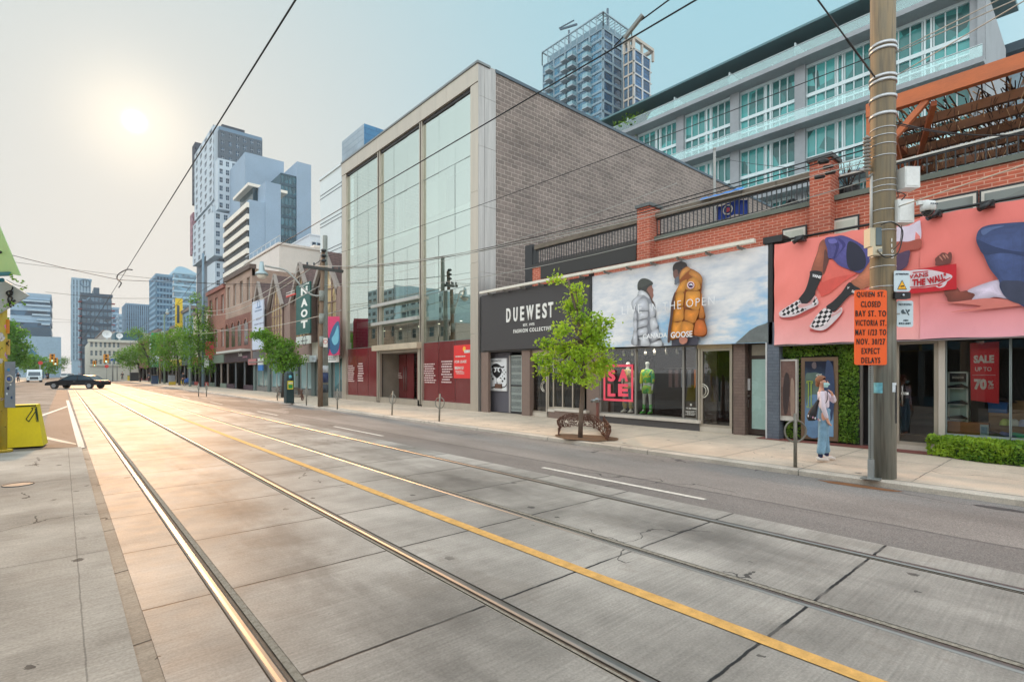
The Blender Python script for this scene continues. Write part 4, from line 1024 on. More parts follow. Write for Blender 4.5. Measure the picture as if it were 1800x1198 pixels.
for u in (1410, 1545, 1646, 1737): g = MB(); y = Ya(u, FX); g.box((FX-.18, y-.1, 4.74), (FX+.05, y+.1, 4.86), m_blkm); g.cyl((FX-.15, y-.06, 4.82), (FX-.26, y+.1, 4.70), .05, m_blkm, n=8); g.build('flood_lamp', s)
art = MB(); LAY[0] = 0; PX = FX-.020
A = lambda pts: [(1360+x/5.21, 380+y/5.21) for x, y in pts]
P(A([(430,720),(400,640),(470,560),(600,520),(760,520),(640,600),(520,700),(440,735)]), (228, 92, 82), var=.1)
P(A([(520,395),(700,500),(760,520),(560,560),(440,600),(470,480)]), (238, 112, 100), var=.1)
P(A([(60,915),(200,915),(400,820),(330,880),(180,940),(80,940)]), (212, 96, 92)); P(A([(340,1030),(460,1035),(620,890),(650,850),(600,940),(480,1050),(350,1055)]), (206, 88, 84))
skin = (164, 92, 70); skin2 = (196, 118, 88)
PS(A([(425,240),(470,215),(490,300),(505,380),(490,450),(450,540),(350,510),(360,440),(400,330)]), (176,102,78), dx=-6)
P(A([(470,300),(505,390),(480,470),(450,520),(455,420)]), (104, 62, 56))
P(A([(340,500),(440,510),(425,590),(385,680),(372,730),(300,800),(245,795),(228,760),(280,690),(310,620),(330,540)]), (42, 42, 46), var=.1)
PS(A([(890,400),(1000,420),(1000,620),(870,640),(790,670),(705,605),(760,560),(840,470)]), (206,126,94))
P(A([(690,605),(740,635),(790,665),(760,700),(690,730),(600,830),(545,870),(480,830),(540,780),(620,700)]), (42, 42, 46), var=.1)
PS(A([(470,205),(560,185),(640,178),(760,230),(860,290),(960,300),(1000,420),(900,400),(840,470),(790,520),(700,490),(600,450),(540,390),(500,380),(490,300)]), (92, 88, 160), var=.25)
P(A([(690,230),(780,270),(840,360),(830,470),(740,500),(680,460),(665,330)]), (38, 40, 62), var=.1)
for pts, c in (([(540,200),(600,260),(560,380),(545,380),(570,280),(530,220)], (56,54,118)), ([(600,200),(660,260),(600,340),(560,390),(630,280),(590,215)], (60,58,124)), ([(500,215),(560,205),(580,240),(520,250)], (112,108,182))): P(A(pts), c, n=4)
def shoe(out, cvs, tongue, ang):
    P(A(out), (226, 210, 214)); P(A(cvs), None, m=chk(ang)); P(A(tongue), (222, 168, 168))
def chk(ang):
    s = NT('printed_checks'); p = s.pos(); x, y, z = s.sep(p); c_, s_ = math.cos(ang), math.sin(ang)
    a = s.math('ADD', s.math('MULTIPLY', y, c_), s.math('MULTIPLY', z, s_)); b = s.math('SUBTRACT', s.math('MULTIPLY', z, c_*.75), s.math('MULTIPLY', y, s_*.75))
    ck = s.n('ShaderNodeTexChecker'); s.L.new(s.comb(a, b, .5), ck.inputs['Vector']); ck.inputs['Scale'].default_value = 15.5
    ck.inputs['Color1'].default_value = (*lin((36,36,40)), 1); ck.inputs['Color2'].default_value = (*lin((236,228,230)), 1)
    return s.fin(ck.outputs[0], .5)
shoe([(50,900),(60,870),(150,810),(230,765),(260,800),(330,790),(375,730),(405,765),(400,810),(300,860),(190,912),(80,925)], [(66,880),(150,815),(228,768),(245,800),(230,835),(300,850),(200,890),(90,908)], [(250,800),(330,795),(372,735),(385,770),(330,810),(240,838),(222,820)], .5)
shoe([(330,1010),(345,980),(400,900),(465,840),(520,865),(560,880),(615,835),(628,860),(600,915),(480,1030),(390,1042)], [(345,1000),(400,905),(463,843),(535,870),(520,930),(470,990),(390,1018)], [(535,890),(565,885),(612,845),(615,870),(560,905),(525,920)], .9)
P(A([(350,800),(385,745),(398,770),(390,800),(370,815)]), None, m=chk(.3))
B = lambda pts: [(1560+x/5.446, 340+y/5.446) for x, y in pts]
P(B([(70,330),(200,310),(300,260),(316,280),(316,440),(200,460),(70,460)]), (226, 214, 232), var=.08); P(B([(262,440),(270,365),(312,410),(314,440)]), (238,136,130), curve=False)
P(B([(70,470),(200,460),(316,435),(316,520),(200,545),(70,590)]), (176, 86, 72), var=.12)
P(B([(75,590),(120,570),(210,545),(208,620),(180,700),(75,745)]), (84, 62, 92), var=.12)
P(B([(460,660),(458,625),(480,600),(500,585),(520,568),(545,566),(560,572),(575,580),(590,562),(610,566),(618,600),(612,640),(590,672),(470,690)]), (118, 66, 60), var=.15)
for (x, y) in ((500,598),(530,582),(556,578)): P(B([(x,y),(x+22,y+22),(x+30,y+45),(x+18,y+38),(x-2,y+14)]), (196,130,112), n=3)
PS(B([(545,930),(660,900),(700,940),(760,930),(835,965),(800,1020),(600,1038),(570,1000)]), (144, 76, 64))
PS(B([(765,930),(900,870),(1075,825),(1110,900),(1180,990),(1195,1020),(1040,990),(930,1012),(808,1022),(838,965)]), (232, 218, 240), var=.08)
P(B([(330,1040),(600,1040),(1000,1000),(1290,1060),(1000,1100),(600,1135),(900,1080),(640,1050)]), (222, 128, 118), var=.05)
PS(B([(850,420),(880,345),(960,305),(1120,285),(1320,272),(1420,272),(1420,1060),(1250,1052),(1130,990),(1075,900),(1065,830),(980,720),(920,590),(862,490)]), (72, 90, 140), var=.22)
P(B([(860,440),(1000,500),(1150,540),(1290,560),(1320,560),(1320,600),(1180,575),(1080,570),(920,580),(865,480)]), (50, 64, 104)); P(B([(900,350),(1000,320),(1120,310),(1000,350),(920,400)]), (92, 112, 158))
P(B([(1080,850),(1200,835),(1320,860),(1400,1060),(1250,1052),(1130,990)]), (62, 68, 92), var=.2)
P(B([(60,755),(660,672),(662,915),(60,975)]), (206, 28, 44), curve=False, var=.05)
P(B([(60,830),(130,775),(230,735),(380,728),(520,752),(617,785),(590,830),(480,880),(300,905),(60,900)]), (226, 214, 220), n=6, var=.08)
P(B([(138,908),(200,900),(228,905),(205,935),(150,938)]), (228,214,220), n=4); P(B([(460,880),(520,858),(570,842),(545,888),(490,902)]), (228,214,220), n=4)
P(B([(155,918),(200,915),(185,926),(160,928)]), (206,28,44), n=3); P(B([(480,880),(530,866),(510,886),(490,892)]), (206,28,44), n=3)
P(B([(80,892),(300,892),(480,866),(600,800),(606,806),(486,876),(300,902),(80,900)]), (206,28,44), curve=False); P(B([(240,752),(390,738),(390,746),(244,762)]), (206,28,44), curve=False)
art.build('printed_picture', s); XT = PX-.0012*LAY[0]-.004; redk = M((190, 24, 40), .5, 0)
def tq(sx, a, b, h, m, bold=.0):
    """word from pixel a to pixel b along its foot, h pixels tall"""
    p, q = onX(*a, XT), onX(*b, XT); U = (q-p); hh = onX(a[0], a[1]-h, XT).z-p.z
    text(sx, p, U, U.cross(Vector((1,0,0))).normalized(), U.length, hh, m, s, bold=bold)
tq('VANS', B([(205,815)])[0], B([(392,792)])[0], 7.2, redk, .02)
tq('OFF', B([(70,884)])[0], B([(203,880)])[0], 8.5, redk, .03); tq('THE', B([(236,884)])[0], B([(362,874)])[0], 11.5, redk, .05); tq('WALL"', B([(392,872)])[0], B([(575,820)])[0], 12.0, redk, .05)
tq('VANS', A([(348,552)])[0], A([(428,572)])[0], 5, wt, .04); tq('V', A([(668,662)])[0], A([(684,668)])[0], 4, wt, .04); tq('VA', A([(706,692)])[0], A([(736,706)])[0], 4.5, wt, .04)
# ---------- ground floor of the brick building
sg = glassy('shop_glass', (.90, .94, .93), .035)
t = brick_b
zg = .03
def yy(u, X=XW): return Ya(u, X)
def pil(u0, u1, X0_=13.38, z1=2.5, m=m_brn, X1_=14.2):
    g = MB(); g.box((X0_, yy(u1, X0_), -.05), (X1_, yy(u0, X0_), z1), m); g.build('pilaster', t)
pil(846, 858, 13.25, X1_=13.38); pil(917, 931, 13.3, X1_=13.62); pil(1031, 1054, 13.45); pil(1289, 1309, 13.40, m=brick('painted_brown_brick', (126,106,96), (120,100,92), (104,86,80), .23, .078, .006, .7, .3))
pbg = brick('painted_grey_brick', (104,112,124), (98,106,118), (84,90,102), .23, .078, .006, .65, .4)
pil(1347, 1369, 13.2, 2.9, pbg); g = MB(); g.box((13.18, yy(1348.5,13.2), 0), (13.26, yy(1346,13.2), 2.4), M((200,200,200), .4)); g.build('metal_edge', t)
pil(1369, 1381, 13.5, 1.0, M((206,190,190), .7, .1, 4))
# niche with poster and lattice door
g = MB(); g.box((13.62, yy(896,13.6), 0), (13.75, yy(858,13.6), 2.5), M((86,84,92), .6, .08, 4)); g.build('niche_wall', t)
XD = 13.66
g = MB(); y1, y0 = yy(896,XD), yy(918,XD); g.box((XD, y0, 0), (XD+.05, y1, 2.35), M((206,214,208), .5, .06)); g.box((XD-.04, y0, 0), (XD, y1, .12), m_blkm); g.box((XD-.04, y0, 1.12), (XD, y1, 1.17), m_blkm); g.box((XD-.05, y1-.1, 0), (XD, y1, 2.35), M((150,144,140), .6))
for i in range(12):
    for (da, db) in ((0, 1), (1, 0)):
        a = y1-.12-(y1-y0-.14)*(i)/12
        for k in range(8): g.beam((XD-.03, a-(.035 if da else 0), .15+k*.27), (XD-.03, a-(.0 if da else .035), .15+k*.27+.27), .008, .008, M((120,126,126), .4, metal=.5))
d = g.build('lattice_door', t)
s = thing('poster', 'white framed poster with black swirls and dots beside the lattice door', 'poster', (13.6, yy(876,13.6), 1))
a, b = onX(861, 686, 13.6), onX(892, 629, 13.6); g = MB(); g.box((13.56, b.y, a.z), (13.615, a.y, b.z), M((200,200,200), .4)); g.box((13.555, b.y+.04, a.z+.04), (13.562, a.y-.04, b.z-.04), M((224,226,228), .4, .03)); g.build('frame', s)
K = lambda pts: [(840+x/7.986, 610+y/7.986) for x, y in pts]
art = MB(); LAY[0] = 0; PX = 13.552; bk = M((24,24,28), .5, 0)
P(K([(190,275),(215,240),(265,228),(305,250),(335,272),(372,262),(360,290),(325,290),(290,285),(250,280),(220,290),(195,290)]), None, m=bk)
P(K([(205,300),(232,285),(268,300),(300,285),(332,310),(335,350),(310,400),(268,430),(225,395),(203,350)]), None, m=bk)
for pts in ([(218,285),(240,282),(258,305),(255,335),(235,350),(225,342),(240,325),(236,303)], [(318,285),(298,282),(276,305),(280,335),(300,350),(310,342),(295,325),(298,303)]): P(K(pts), (226,228,230), var=0)
P(K([(262,420),(274,420),(274,500),(300,540),(340,556),(380,545),(405,510),(404,530),(380,560),(335,572),(290,556),(268,520),(245,560),(195,575),(190,560),(235,545),(262,500)]), None, n=3, m=bk)
for x, y, r in ((212,442,17),(318,440,17),(373,440,17),(346,474,16),(367,322,9),(388,350,9),(347,350,9),(369,378,9),(346,406,8),(190,345,8),(190,405,8)): P(K([(x+r*.7*math.cos(q*1.047), y+r*math.sin(q*1.047)) for q in range(6)]), None, m=bk, n=3)
art.build('printed_picture', s)
text('KENZO', onX(864, 635.5, PX-.03), UY, UZ, Ya(864,PX)-Ya(881,PX), .07, bk, s)
g = MB(); g.box((13.53, yy(881,13.55), 1.28), (13.56, yy(874,13.55), 1.42), M((236,236,236), .6)); g.build('note', s)
g = MB(); g.box((13.5, yy(884,13.6), 1.02), (13.62, yy(873,13.6), 1.2), M((96,66,50), .6)); g.build('mailbox', t)
# shop fronts: frame, glass, interior
fal = M((176,166,152), .38, .08, 3, .5)
def front(root, ya, yb, zs, z1, X=XW, div=0, name='shop_window', m=None, fr=.045):
    """opening from ya down to yb, sill zs"""
    m = m or fal; g = MB()
    g.box((X-.03, yb, zs-.03), (X+.05, ya, zs+fr), m); g.box((X-.03, yb, z1-fr), (X+.05, ya, z1), m)
    for k in range(div+2):
        y = ya+(yb-ya)*k/(div+1); g.box((X-.035, min(max(y-fr/2, yb), ya-fr), zs), (X+.055, min(max(y+fr/2, yb+fr), ya), z1), m)
    f = g.build(name, root)
    g = MB(); g.face([(X+.01, ya, zs), (X+.01, yb, zs), (X+.01, yb, z1), (X+.01, ya, z1)], sg); g.build('pane', f); return f
def door(root, ya, yb, z1, X=XW, zs=.16, pull='ring', fr=.07, side=0):
    f = front(root, ya, yb, zs, z1, X, 0, 'glass_door', None, fr)
    g = MB(); y = ya-.14 if side == 0 else yb+.14
    if pull == 'ring':
        for sgn in (1,):
            hs_ = 1 if side else -1; pts = [(X-.09, y-hs_*(.06)+hs_*.19*math.sin(math.pi*i/12), 1.15+.19*math.cos(math.pi*i/12)) for i in range(13)]; g.tube(pts, .014, M((226,220,206), .3, metal=.6), 6)
            pts = [(X-.09, y-hs_*(.06)+hs_*.12*math.sin(math.pi*i/12), 1.15+.14*math.cos(math.pi*i/12)) for i in range(13)]; g.tube(pts, .010, M((226,220,206), .3, metal=.6), 6)
    else: g.tube([(X-.02,y,.95),(X-.09,y,1.0),(X-.09,y,1.35),(X-.02,y,1.4)], .014, m_steel, 6)
    g.build('handle', f)
    g = MB(); g.box((X-.05, yb, zg), (X+.06, ya, zs), M((196,186,172), .5, .1)); g.build('threshold', f); return f
d1 = door(t, yy(932), yy(963), 2.40, side=1)
g = MB(); g.box((XW-.06, yy(964), 2.3), (XW+.06, yy(931), 2.5), M((196,180,160), .5)); g.build('lintel', t)
front(t, yy(964), yy(976), .36, 2.45); front(t, yy(977), yy(1030), .40, 2.45, 13.38, 2)
sl = M((208,198,186), .6, .1, 5)
g = MB(); g.box((13.3, yy(1031,13.3), zg-.05), (13.9, yy(975,13.3), .30), m_brn); g.box((13.26, yy(1031,13.3), .30), (13.9, yy(975,13.3), .38), sl); g.box((13.36, yy(975,13.36), zg-.05), (13.8, yy(963.5,13.36), .25), m_brn); g.box((13.33, yy(975,13.36), .25), (13.8, yy(963.5,13.36), .34), sl); g.build('plinth', t)
ws = [(1056, 1118), (1118, 1202), (1202, 1226)]
for a, b in ws: front(t, yy(a), yy(b), .33, 2.42, fr=.03, m=M((140,136,130), .4, metal=.3))
g = MB(); m_pl = M((84,80,80), .7, .1, 5)
g.box((13.42, yy(1229,13.42), zg-.05), (14, yy(1054,13.42), .24), m_pl); g.box((13.36, yy(1229,13.36), .24), (14, yy(1054,13.36), .33), sl); g.build('plinth', t)
door(t, yy(1232), yy(1288), 2.32, side=0)
g = MB(); g.box((XW-.08, yy(1289), 2.32), (XW+.1, yy(1228), 2.46), M((206,188,156), .5)); g.box((XW-.06, yy(1232), 0), (XW+.06, yy(1228.5), 2.4), fal); g.build('lintel', t)
# frosted door in a dark frame
XF = 13.6; fro = M((164,196,188), .25, .12, 1.2, spec=.7); dkf = M((62,46,40), .5, .1)
g = MB(); y1, y0 = yy(1310,XF), yy(1349,XF); g.box((XF, y0-.1, 0), (XF+.06, y1, 2.45), dkf); g.box((XF-.012, y0, .2), (XF-.002, yy(1322,XF), 2.0), fro); g.box((XF-.014, y0, 2.1), (XF-.002, yy(1322,XF), 2.38), M((150,140,120), .25)); d = g.build('frosted_door', t)
g = MB(); yk = yy(1317,XF); g.box((XF-.03, yk-.03, 1.2), (XF, yk+.03, 1.5), M((206,206,206), .4)); g.cyl((XF-.02, yk, 1.05), (XF-.07, yk, 1.05), .03, m_steel, n=8); g.box((XF-.06, yk-.012, .75), (XF-.04, yk+.012, .95), m_steel); g.build('handle', d)
# interior box
g = MB(); g.box((17.2, 5.0, 0), (17.3, 17, 2.5), m_in); g.box((13.6, 5.4, .02), (17.2, 17, .05), m_in); g.box((13.6, 5.4, 2.46), (17.2, 17, 2.5), m_dk); g.box((13.8, 5.3, 0), (17.2, 5.4, 2.5), m_in)
g.box((14.05, yy(1040), 0), (17.2, yy(1040)+.1, 2.5), m_in); g.box((14.3, yy(924), 0), (17.2, yy(924)+.1, 2.5), m_in); g.box((15.3, yy(1205), 0), (15.4, yy(1150), 2.4), m_inw)
g.build('interior', t)
g = MB()
for k in range(5): g.box((14.6, 9.2-k*.22, 1.2), (15.0, 9.2-k*.22-.12, 1.75), M(random.choice([(214,120,50),(90,60,60),(200,180,60),(120,120,130)]), .7))
g.cyl((14.8, 9.5, 1.8), (14.8, 8.0, 1.8), .015, m_steel, n=6); g.build('clothes_rack', t)
g = MB()
for k in range(9):
    y = 12.9-k*.22; g.box((15.5, y, 1.0), (15.9, y-.10, 1.7), M(random.choice([(150,150,150),(90,96,110),(180,170,160)]), .7))
g.build('hanging_clothes', t)
g = MB()
for u in (1096, 1111, 1134, 1150, 1171, 1190):
    y = yy(u, 13.75); g.cyl((13.75, y, 2.42), (13.75, y, 2.34), .02, m_white, n=6); g.cyl((13.78, y+.02, 2.34), (13.68, y-.06, 2.22), .035, M((226,216,200), .4), n=8)
g.build('spot_lights', t)
al = bpy.data.lights.new('display_light', 'AREA'); al.energy = 9; al.size = 2.6; al.size_y = .25; al.shape = 'RECTANGLE'; al.color = (1, .93, .82); ao = bpy.data.objects.new('display_light', al); col.objects.link(ao); ao.location = (13.75-XW, yy(1140,13.75)-6, 2.33); ao.rotation_euler = (0, R(14), math.pi/2); ao.parent = t
sp2 = thing('standpipe', 'grey twin-headed fire connection on the brown pier behind the tree guard', 'fire connection', (13.2, yy(1050,13.2), .03)); ym_ = yy(1050,13.2); g = MB(); pm_ = M((150,156,158), .4, .2, 8, .5)
g.cyl((13.2, ym_, .03), (13.2, ym_, .72), .045, M((120,70,60), .6), n=10); g.ball((13.2, ym_, .76), .09, pm_, 12, 8); g.cyl((13.2, ym_, .76), (13.44, ym_, .76), .05, pm_, n=10); g.build('riser', sp2)
for q in (-1, 1): g = MB(); g.cyl((13.2, ym_, .76), (13.05, ym_+q*.10, .74), .045, pm_, n=12); g.cyl((13.05, ym_+q*.10, .74), (13.02, ym_+q*.12, .735), .055, m_steel, n=12); g.build('outlet', sp2)
# stickers
s = thing('window_sign', 'small round and lettered white sticker low beside the right shop door', 'sticker', (13.44, yy(1214), .8)); g = MB(); c = onX(1214.5, 711, 13.46); g.ball(c, .035, m_white, 10, 5, (.05,1,1)); g.build('dot', s)
text('WE ARE HIRING', onX(1205.5, 718.5, 13.46), UY, UZ, .34, .05, m_white, s, bold=.03); lines(1204, 1226, 721, 731, 4, 13.46, s, m_white, seed=3)
s = thing('sale_sign', 'square pink window sign reading SALE in two rows, behind the young tree', 'sign', (13.44, yy(1086), 1)); pk = M((255, 84, 108), .5, 0)
XS = 13.46; a, b = onX(1061, 703.5, XS), onX(1113, 640, XS); fw = .075; g = MB()
zt_, zb_ = b.z, a.z
for q in (((XS-.006, b.y, zt_-fw), (XS, a.y, zt_)), ((XS-.006, b.y, zb_), (XS, a.y, zb_+fw)), ((XS-.006, a.y-fw, zb_+fw), (XS, a.y, zt_-fw)), ((XS-.006, b.y, zb_+fw), (XS, b.y+fw, zt_-fw))): g.box(*q, pk)
g.build('border', s)
for wd, v0, v1 in (('SA', 670, 648.5), ('LE', 696, 674)):
    for ch, (ua, ub) in zip(wd, ((1068, 1082), (1086.5, 1104.5))): p = onX(ua, v0, XS-.005); text(ch, p, UY, UZ, p.y-Ya(ub, XS), onX(1086, v1, XS).z-onX(1086, v0, XS).z, pk, s, bold=.05)
# ---------- pink banner shop
hedge = leafmat('hedge_leaf', (36, 110, 36), (196, 222, 70), .4); hedge2 = leafmat('ivy_leaf', (50, 104, 36), (156, 190, 70), .4)
def leaf(g, p, s_, m, up=.3):
    n = Vector((random.gauss(0,1), random.gauss(0,1), random.gauss(0,1)+up)); n.normalize()
    a = n.orthogonal().normalized(); b = n.cross(a); th = random.random()*6.283
    u = a*math.cos(th)+b*math.sin(th); v = n.cross(u); s_ *= random.uniform(.7, 1.25)
    k = len(g.v); g.v += [p-u*s_*.5, p+v*s_*.32+n*s_*.05, p+u*s_*.5-n*s_*.08, p-v*s_*.32+n*s_*.05]
    g.f.append((k, k+1, k+2, k+3)); g.m.append(g.mi(m)); g.sm.append(False)
def leafbox(g, a, b, n, s_, m, out=(-1,0,0)):
    for _ in range(n): leaf(g, Vector((random.uniform(a[0], b[0]), random.uniform(a[1], b[1]), random.uniform(a[2], b[2])))+Vector((-abs(random.gauss(0,.02)), 0, 0)), s_, m)
iv = thing('ivy_wall', 'green leafy ivy panel framing the posters behind the standing woman', 'ivy', (13.45, 4.4, 0))
g = MB(); X = 13.48; y1, y0, ym = yy(1369,X), yy(1510,X), yy(1472,X)
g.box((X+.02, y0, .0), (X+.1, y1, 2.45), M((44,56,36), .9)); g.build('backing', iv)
g = MB(); leafbox(g, (X-.05, y0, 2.06), (X+.02, y1, 2.42), 1500, .07, hedge2); leafbox(g, (X-.06, y0, .08), (X+.02, ym, 2.1), 2000, .07, hedge2); leafbox(g, (X-.04, yy(1408,X), .08), (X+.02, yy(1381,X), 2.1), 800, .07, hedge2)
g.build('leaves', iv)
s = thing('poster_case', 'narrow brown poster in an aluminium case, left of the standing woman', 'poster', (13.3, yy(1386,13.3), .5))
a, b = onX(1371.5, 738, 13.3), onX(1401, 631, 13.3); g = MB(); g.box((13.28, b.y, a.z), (13.4, a.y, b.z), M((196,190,182), .4)); g.build('case', s)
g = MB(); g.box((13.268, b.y+.03, a.z+.12), (13.279, a.y-.03, b.z-.04), M((112,84,76), .25, .4, 2.2, spec=.7)); g.build('printed_picture', s)
art = MB(); LAY[0] = 0; PX = 13.264
P([(1379,660),(1384,655),(1388,668),(1387,700),(1383,726),(1378,724),(1376,690)], (58,44,44)); P([(1390,670),(1395,668),(1397,700),(1396,728),(1390,726)], (150,126,112)); art.build('figure', s)
s = thing('poster_door', 'tall blue window poster of two figures in a bronze frame, behind the standing woman', 'poster', (13.4, yy(1440,13.4), .3))
a, b = onX(1408, 770, 13.38), onX(1473, 627, 13.38); g = MB(); g.box((13.38, b.y, a.z), (13.5, a.y, b.z), M((112,88,66), .5)); g.build('frame', s)
def bluep():
    s_ = NT('printed_blue'); p = s_.pos(); x, y, z = s_.sep(p); f = s_.noise(p, 2.2, 4)
    c = s_.mix(s_.ramp(s_.math('ADD', z, s_.math('MULTIPLY', f, .8)), .8, 2.2, 0, 1), lin((120,156,190)), lin((24,30,52)))
    return s_.fin(c, .25, 0, .6)
g = MB(); g.box((13.368, b.y+.09, a.z+.10), (13.379, a.y-.09, b.z-.09), bluep()); g.build('printed_picture', s)
art = MB(); LAY[0] = 0; PX = 13.362
for pts, c in (([(1427,640),(1430,636),(1434,637),(1435,645),(1432,648),(1428,646)], (96,84,88)), ([(1416,660),(1424,655),(1440,656),(1448,670),(1446,700),(1440,740),(1424,740),(1416,700)], (84,104,96)), ([(1452,640),(1458,634),(1465,650),(1467,700),(1460,740),(1450,700)], (50,66,100)), ([(1420,700),(1442,700),(1444,762),(1418,762)], (96,128,162))): P(pts, c, var=.25)
art.build('figure', s); text('435', onX(1434, 662, 13.35), UY, UZ, .13, .07, m_white, s, bold=.02)
s2 = thing('letter_cutout', 'yellow-green outlined letter in the dark window left of the ivy', 'sign', (13.3, yy(1420,13.3), 1)); q = onX(1418, 716, 13.34); yl_ = M((166,186,66), .5); g = MB()
for (y_, z_, dy, dz) in ((-.03,.03,.014,.58),(-.09,.03,.014,.58),(-.0,.0,.13,.014),(-.0,.62,.13,.014),(.0,.0,.014,.05),(-.116,.0,.014,.05),(.0,.57,.014,.06),(-.116,.57,.014,.06)): g.box((13.335, q.y+y_-dy, q.z+z_), (13.342, q.y+y_, q.z+z_+dz), yl_)
g.build('outline', s2)
# dark recess, pole side
g = MB(); g.box((14.4, yy(1556,14.4), 0), (14.5, yy(1505,14.4), 2.4), M((58,56,58), .7)); g.box((13.5, yy(1516), 0), (13.56, yy(1511.5), 2.4), M((110,104,100), .4)); g.build('recess', t)
door(t, yy(1574), yy(1650), 2.32, pull='bar', side=0, zs=.13)
g = MB(); g.box((XW-.05, yy(1662), 0), (XW+.1, yy(1650.5), 2.34), M((196,186,176), .4, .05)); g.build('door_post', t)
s = thing('push_sign', 'tiny white sign on the glass door right of the utility pole', 'sign', (13.45, yy(1590), 1.2)); g = MB(); g.box((13.46, yy(1597,13.46), 1.19), (13.468, yy(1584,13.46), 1.24), M((236,236,232), .5)); g.build('board', s); text('PUSH', (13.457, yy(1586,13.46), 1.2), UY, UZ, .07, .03, bk, s)
front(t, yy(1663), yy(1776), .42, 2.34, fr=.012, m=M((150,160,160), .3)); front(t, yy(1777), -3.9, .42, 2.34, fr=.012, m=M((150,160,160), .3))
g = MB(); g.box((13.5, -3.9, zg), (14.6, yy(1663), .40), M((120,92,66), .7)); g.box((13.4, -3.9, 2.30), (13.7, yy(1400), 2.36), m_dk); g.build('display_base', t)
g = MB(); g.box((16.6, -4, 0), (16.7, 5.3, 2.5), m_in); g.box((13.6, -4, .02), (16.6, 5.3, .05), m_in); g.box((13.6, -4, 2.38), (16.6, 5.3, 2.42), M((20,20,22), .8)); g.box((13.8, -4.1, 0), (16.6, -4, 2.5), m_in); g.box((14.55, 1.0, 0), (14.6, 2.4, 2.4), m_in); g.build('interior', t)
g = MB(); g.box((13.45, yS0, zg-.1), (14.0, yy(1369), zg+.0), M((150,120,110), .8)); g.build('threshold', t)
# hedge planter
h = thing('hedge', 'low clipped leafy hedge along the foot of the shoe shop window', 'hedge', (12.9, 1, 0)); g = MB(); pts = [onZ(1647, 796, .05), onZ(1700, 806, .05), onZ(1800, 818, .05), onZ(1900, 822, .05), Vector((13.4, -1.0, .05)), Vector((13.4, yy(1650,13.4), .05))]
pts = [Vector((12.98, 2.35, .03)), Vector((12.62, 1.6, .03)), Vector((12.55, .9, .03)), Vector((12.6, -2, .03)), Vector((13.42, -2, .03)), Vector((13.42, 2.4, .03))]
cen = sum(pts, Vector())/6
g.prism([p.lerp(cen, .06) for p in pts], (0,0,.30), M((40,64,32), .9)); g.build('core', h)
g = MB()
def hx(y): return 12.98-.36*min(1, max(0, (2.35-y)/.8)) if y > 1.5 else 12.58
for _ in range(4600):
    y = random.uniform(-1.0, 2.38); x0 = hx(y)
    if random.random() < .6: p = Vector((x0+random.uniform(-.03,.03), y, random.uniform(.04, .38)))
    else: p = Vector((random.uniform(x0, 13.4), y, .38+random.uniform(-.03,.03)))
    leaf(g, p, .078, hedge)
g.build('leaves', h)
# display inside the shoe shop
s = thing('sale_banner', 'hanging red SALE UP TO 70% OFF banner in the shoe shop window', 'banner', (13.55, yy(1732,13.55), 1.2)); XS = 13.56
a, b = onX(1706, 702, XS), onX(1756, 601, XS); g = MB(); g.prism([onX(1706.5, 703, XS), onX(1756, 709, XS), onX(1756, 600, XS), onX(1705, 603, XS)], (.006,0,0), M((206, 36, 48), .5, .05)); g.build('cloth', s); XS -= .006
textpx('SALE', 1711.5, 638, 1747.5, 623.5, XS, m_white, s, bold=.05); textpx('UP TO', 1714, 652, 1743, 644.5, XS, m_white, s, bold=.02)
g = MB(); p, q = onX(1709, 658.5, XS), onX(1750, 659.3, XS); g.box((XS-.002, q.y, q.z), (XS, p.y, p.z), m_white); g.build('rule', s)
textpx('70', 1712, 684.5, 1734.5, 665.5, XS, m_white, s, bold=.06); textpx('%', 1736.5, 678, 1746.5, 668.5, XS, m_white, s, bold=.03); textpx('OFF', 1736.5, 683.5, 1747, 679.3, XS, m_white, s, bold=.02)
s = thing('shoe_stand', 'tall pale green display stand with black sandals on three shelves', 'display stand', (13.8, yy(1684,13.8), .4)); XS = 13.8
a, b = onX(1666.5, 768, XS), onX(1702.5, 653, XS); g = MB(); g.box((XS, b.y, .4), (XS+.25, a.y, b.z), M((150,178,170), .5)); g.box((XS-.03, b.y, .4), (XS+.0, b.y+.03, b.z), M((206,214,206), .5)); g.box((XS-.03, a.y-.03, .4), (XS+.0, a.y, b.z), M((206,214,206), .5)); g.box((XS-.03, b.y, b.z-.03), (XS, a.y, b.z), M((206,214,206), .5)); g.box((XS-.01, b.y+.03, b.z-.21), (XS, a.y-.03, b.z-.03), bk); g.build('body', s)
text('BIRKENSTOCK', (XS-.014, a.y-.07, b.z-.14), UY, UZ, (a.y-b.y)-.14, .045, m_white, s, bold=.02)
for zz in (1.33, 1.0, .70):
    g = MB(); g.box((XS-.14, b.y+.05, zz), (XS, a.y-.05, zz+.015), M((206,206,200), .5)); sh = g.build('shelf', s)
    g = MB(); ym = (a.y+b.y)/2; g.tube([(XS-.07, ym+.15, zz+.035), (XS-.07, ym+.05, zz+.05), (XS-.07, ym-.06, zz+.06), (XS-.07, ym-.16, zz+.03)], [(.04,.018),(.04,.03),(.045,.04),(.04,.012)], bk, 8); g.build('sandal', s)
wb = M((150,116,80), .7, .3, 3, stretch=(1,1,6)); wb2 = M((176,112,58), .5, .2, 3, stretch=(1,1,5))
def prop(nm, lb, cat, a, b, m, grp=None):
    s = thing(nm, lb, cat, ((a[0]+b[0])/2, (a[1]+b[1])/2, min(a[2], b[2])), grp); g = MB(); g.box(a, b, m)
    g.box((a[0]-.006, a[1], a[2]+.02), (a[0]-.001, b[1], a[2]+.03), M((60,50,40), .8)); g.build('crate', s); return s
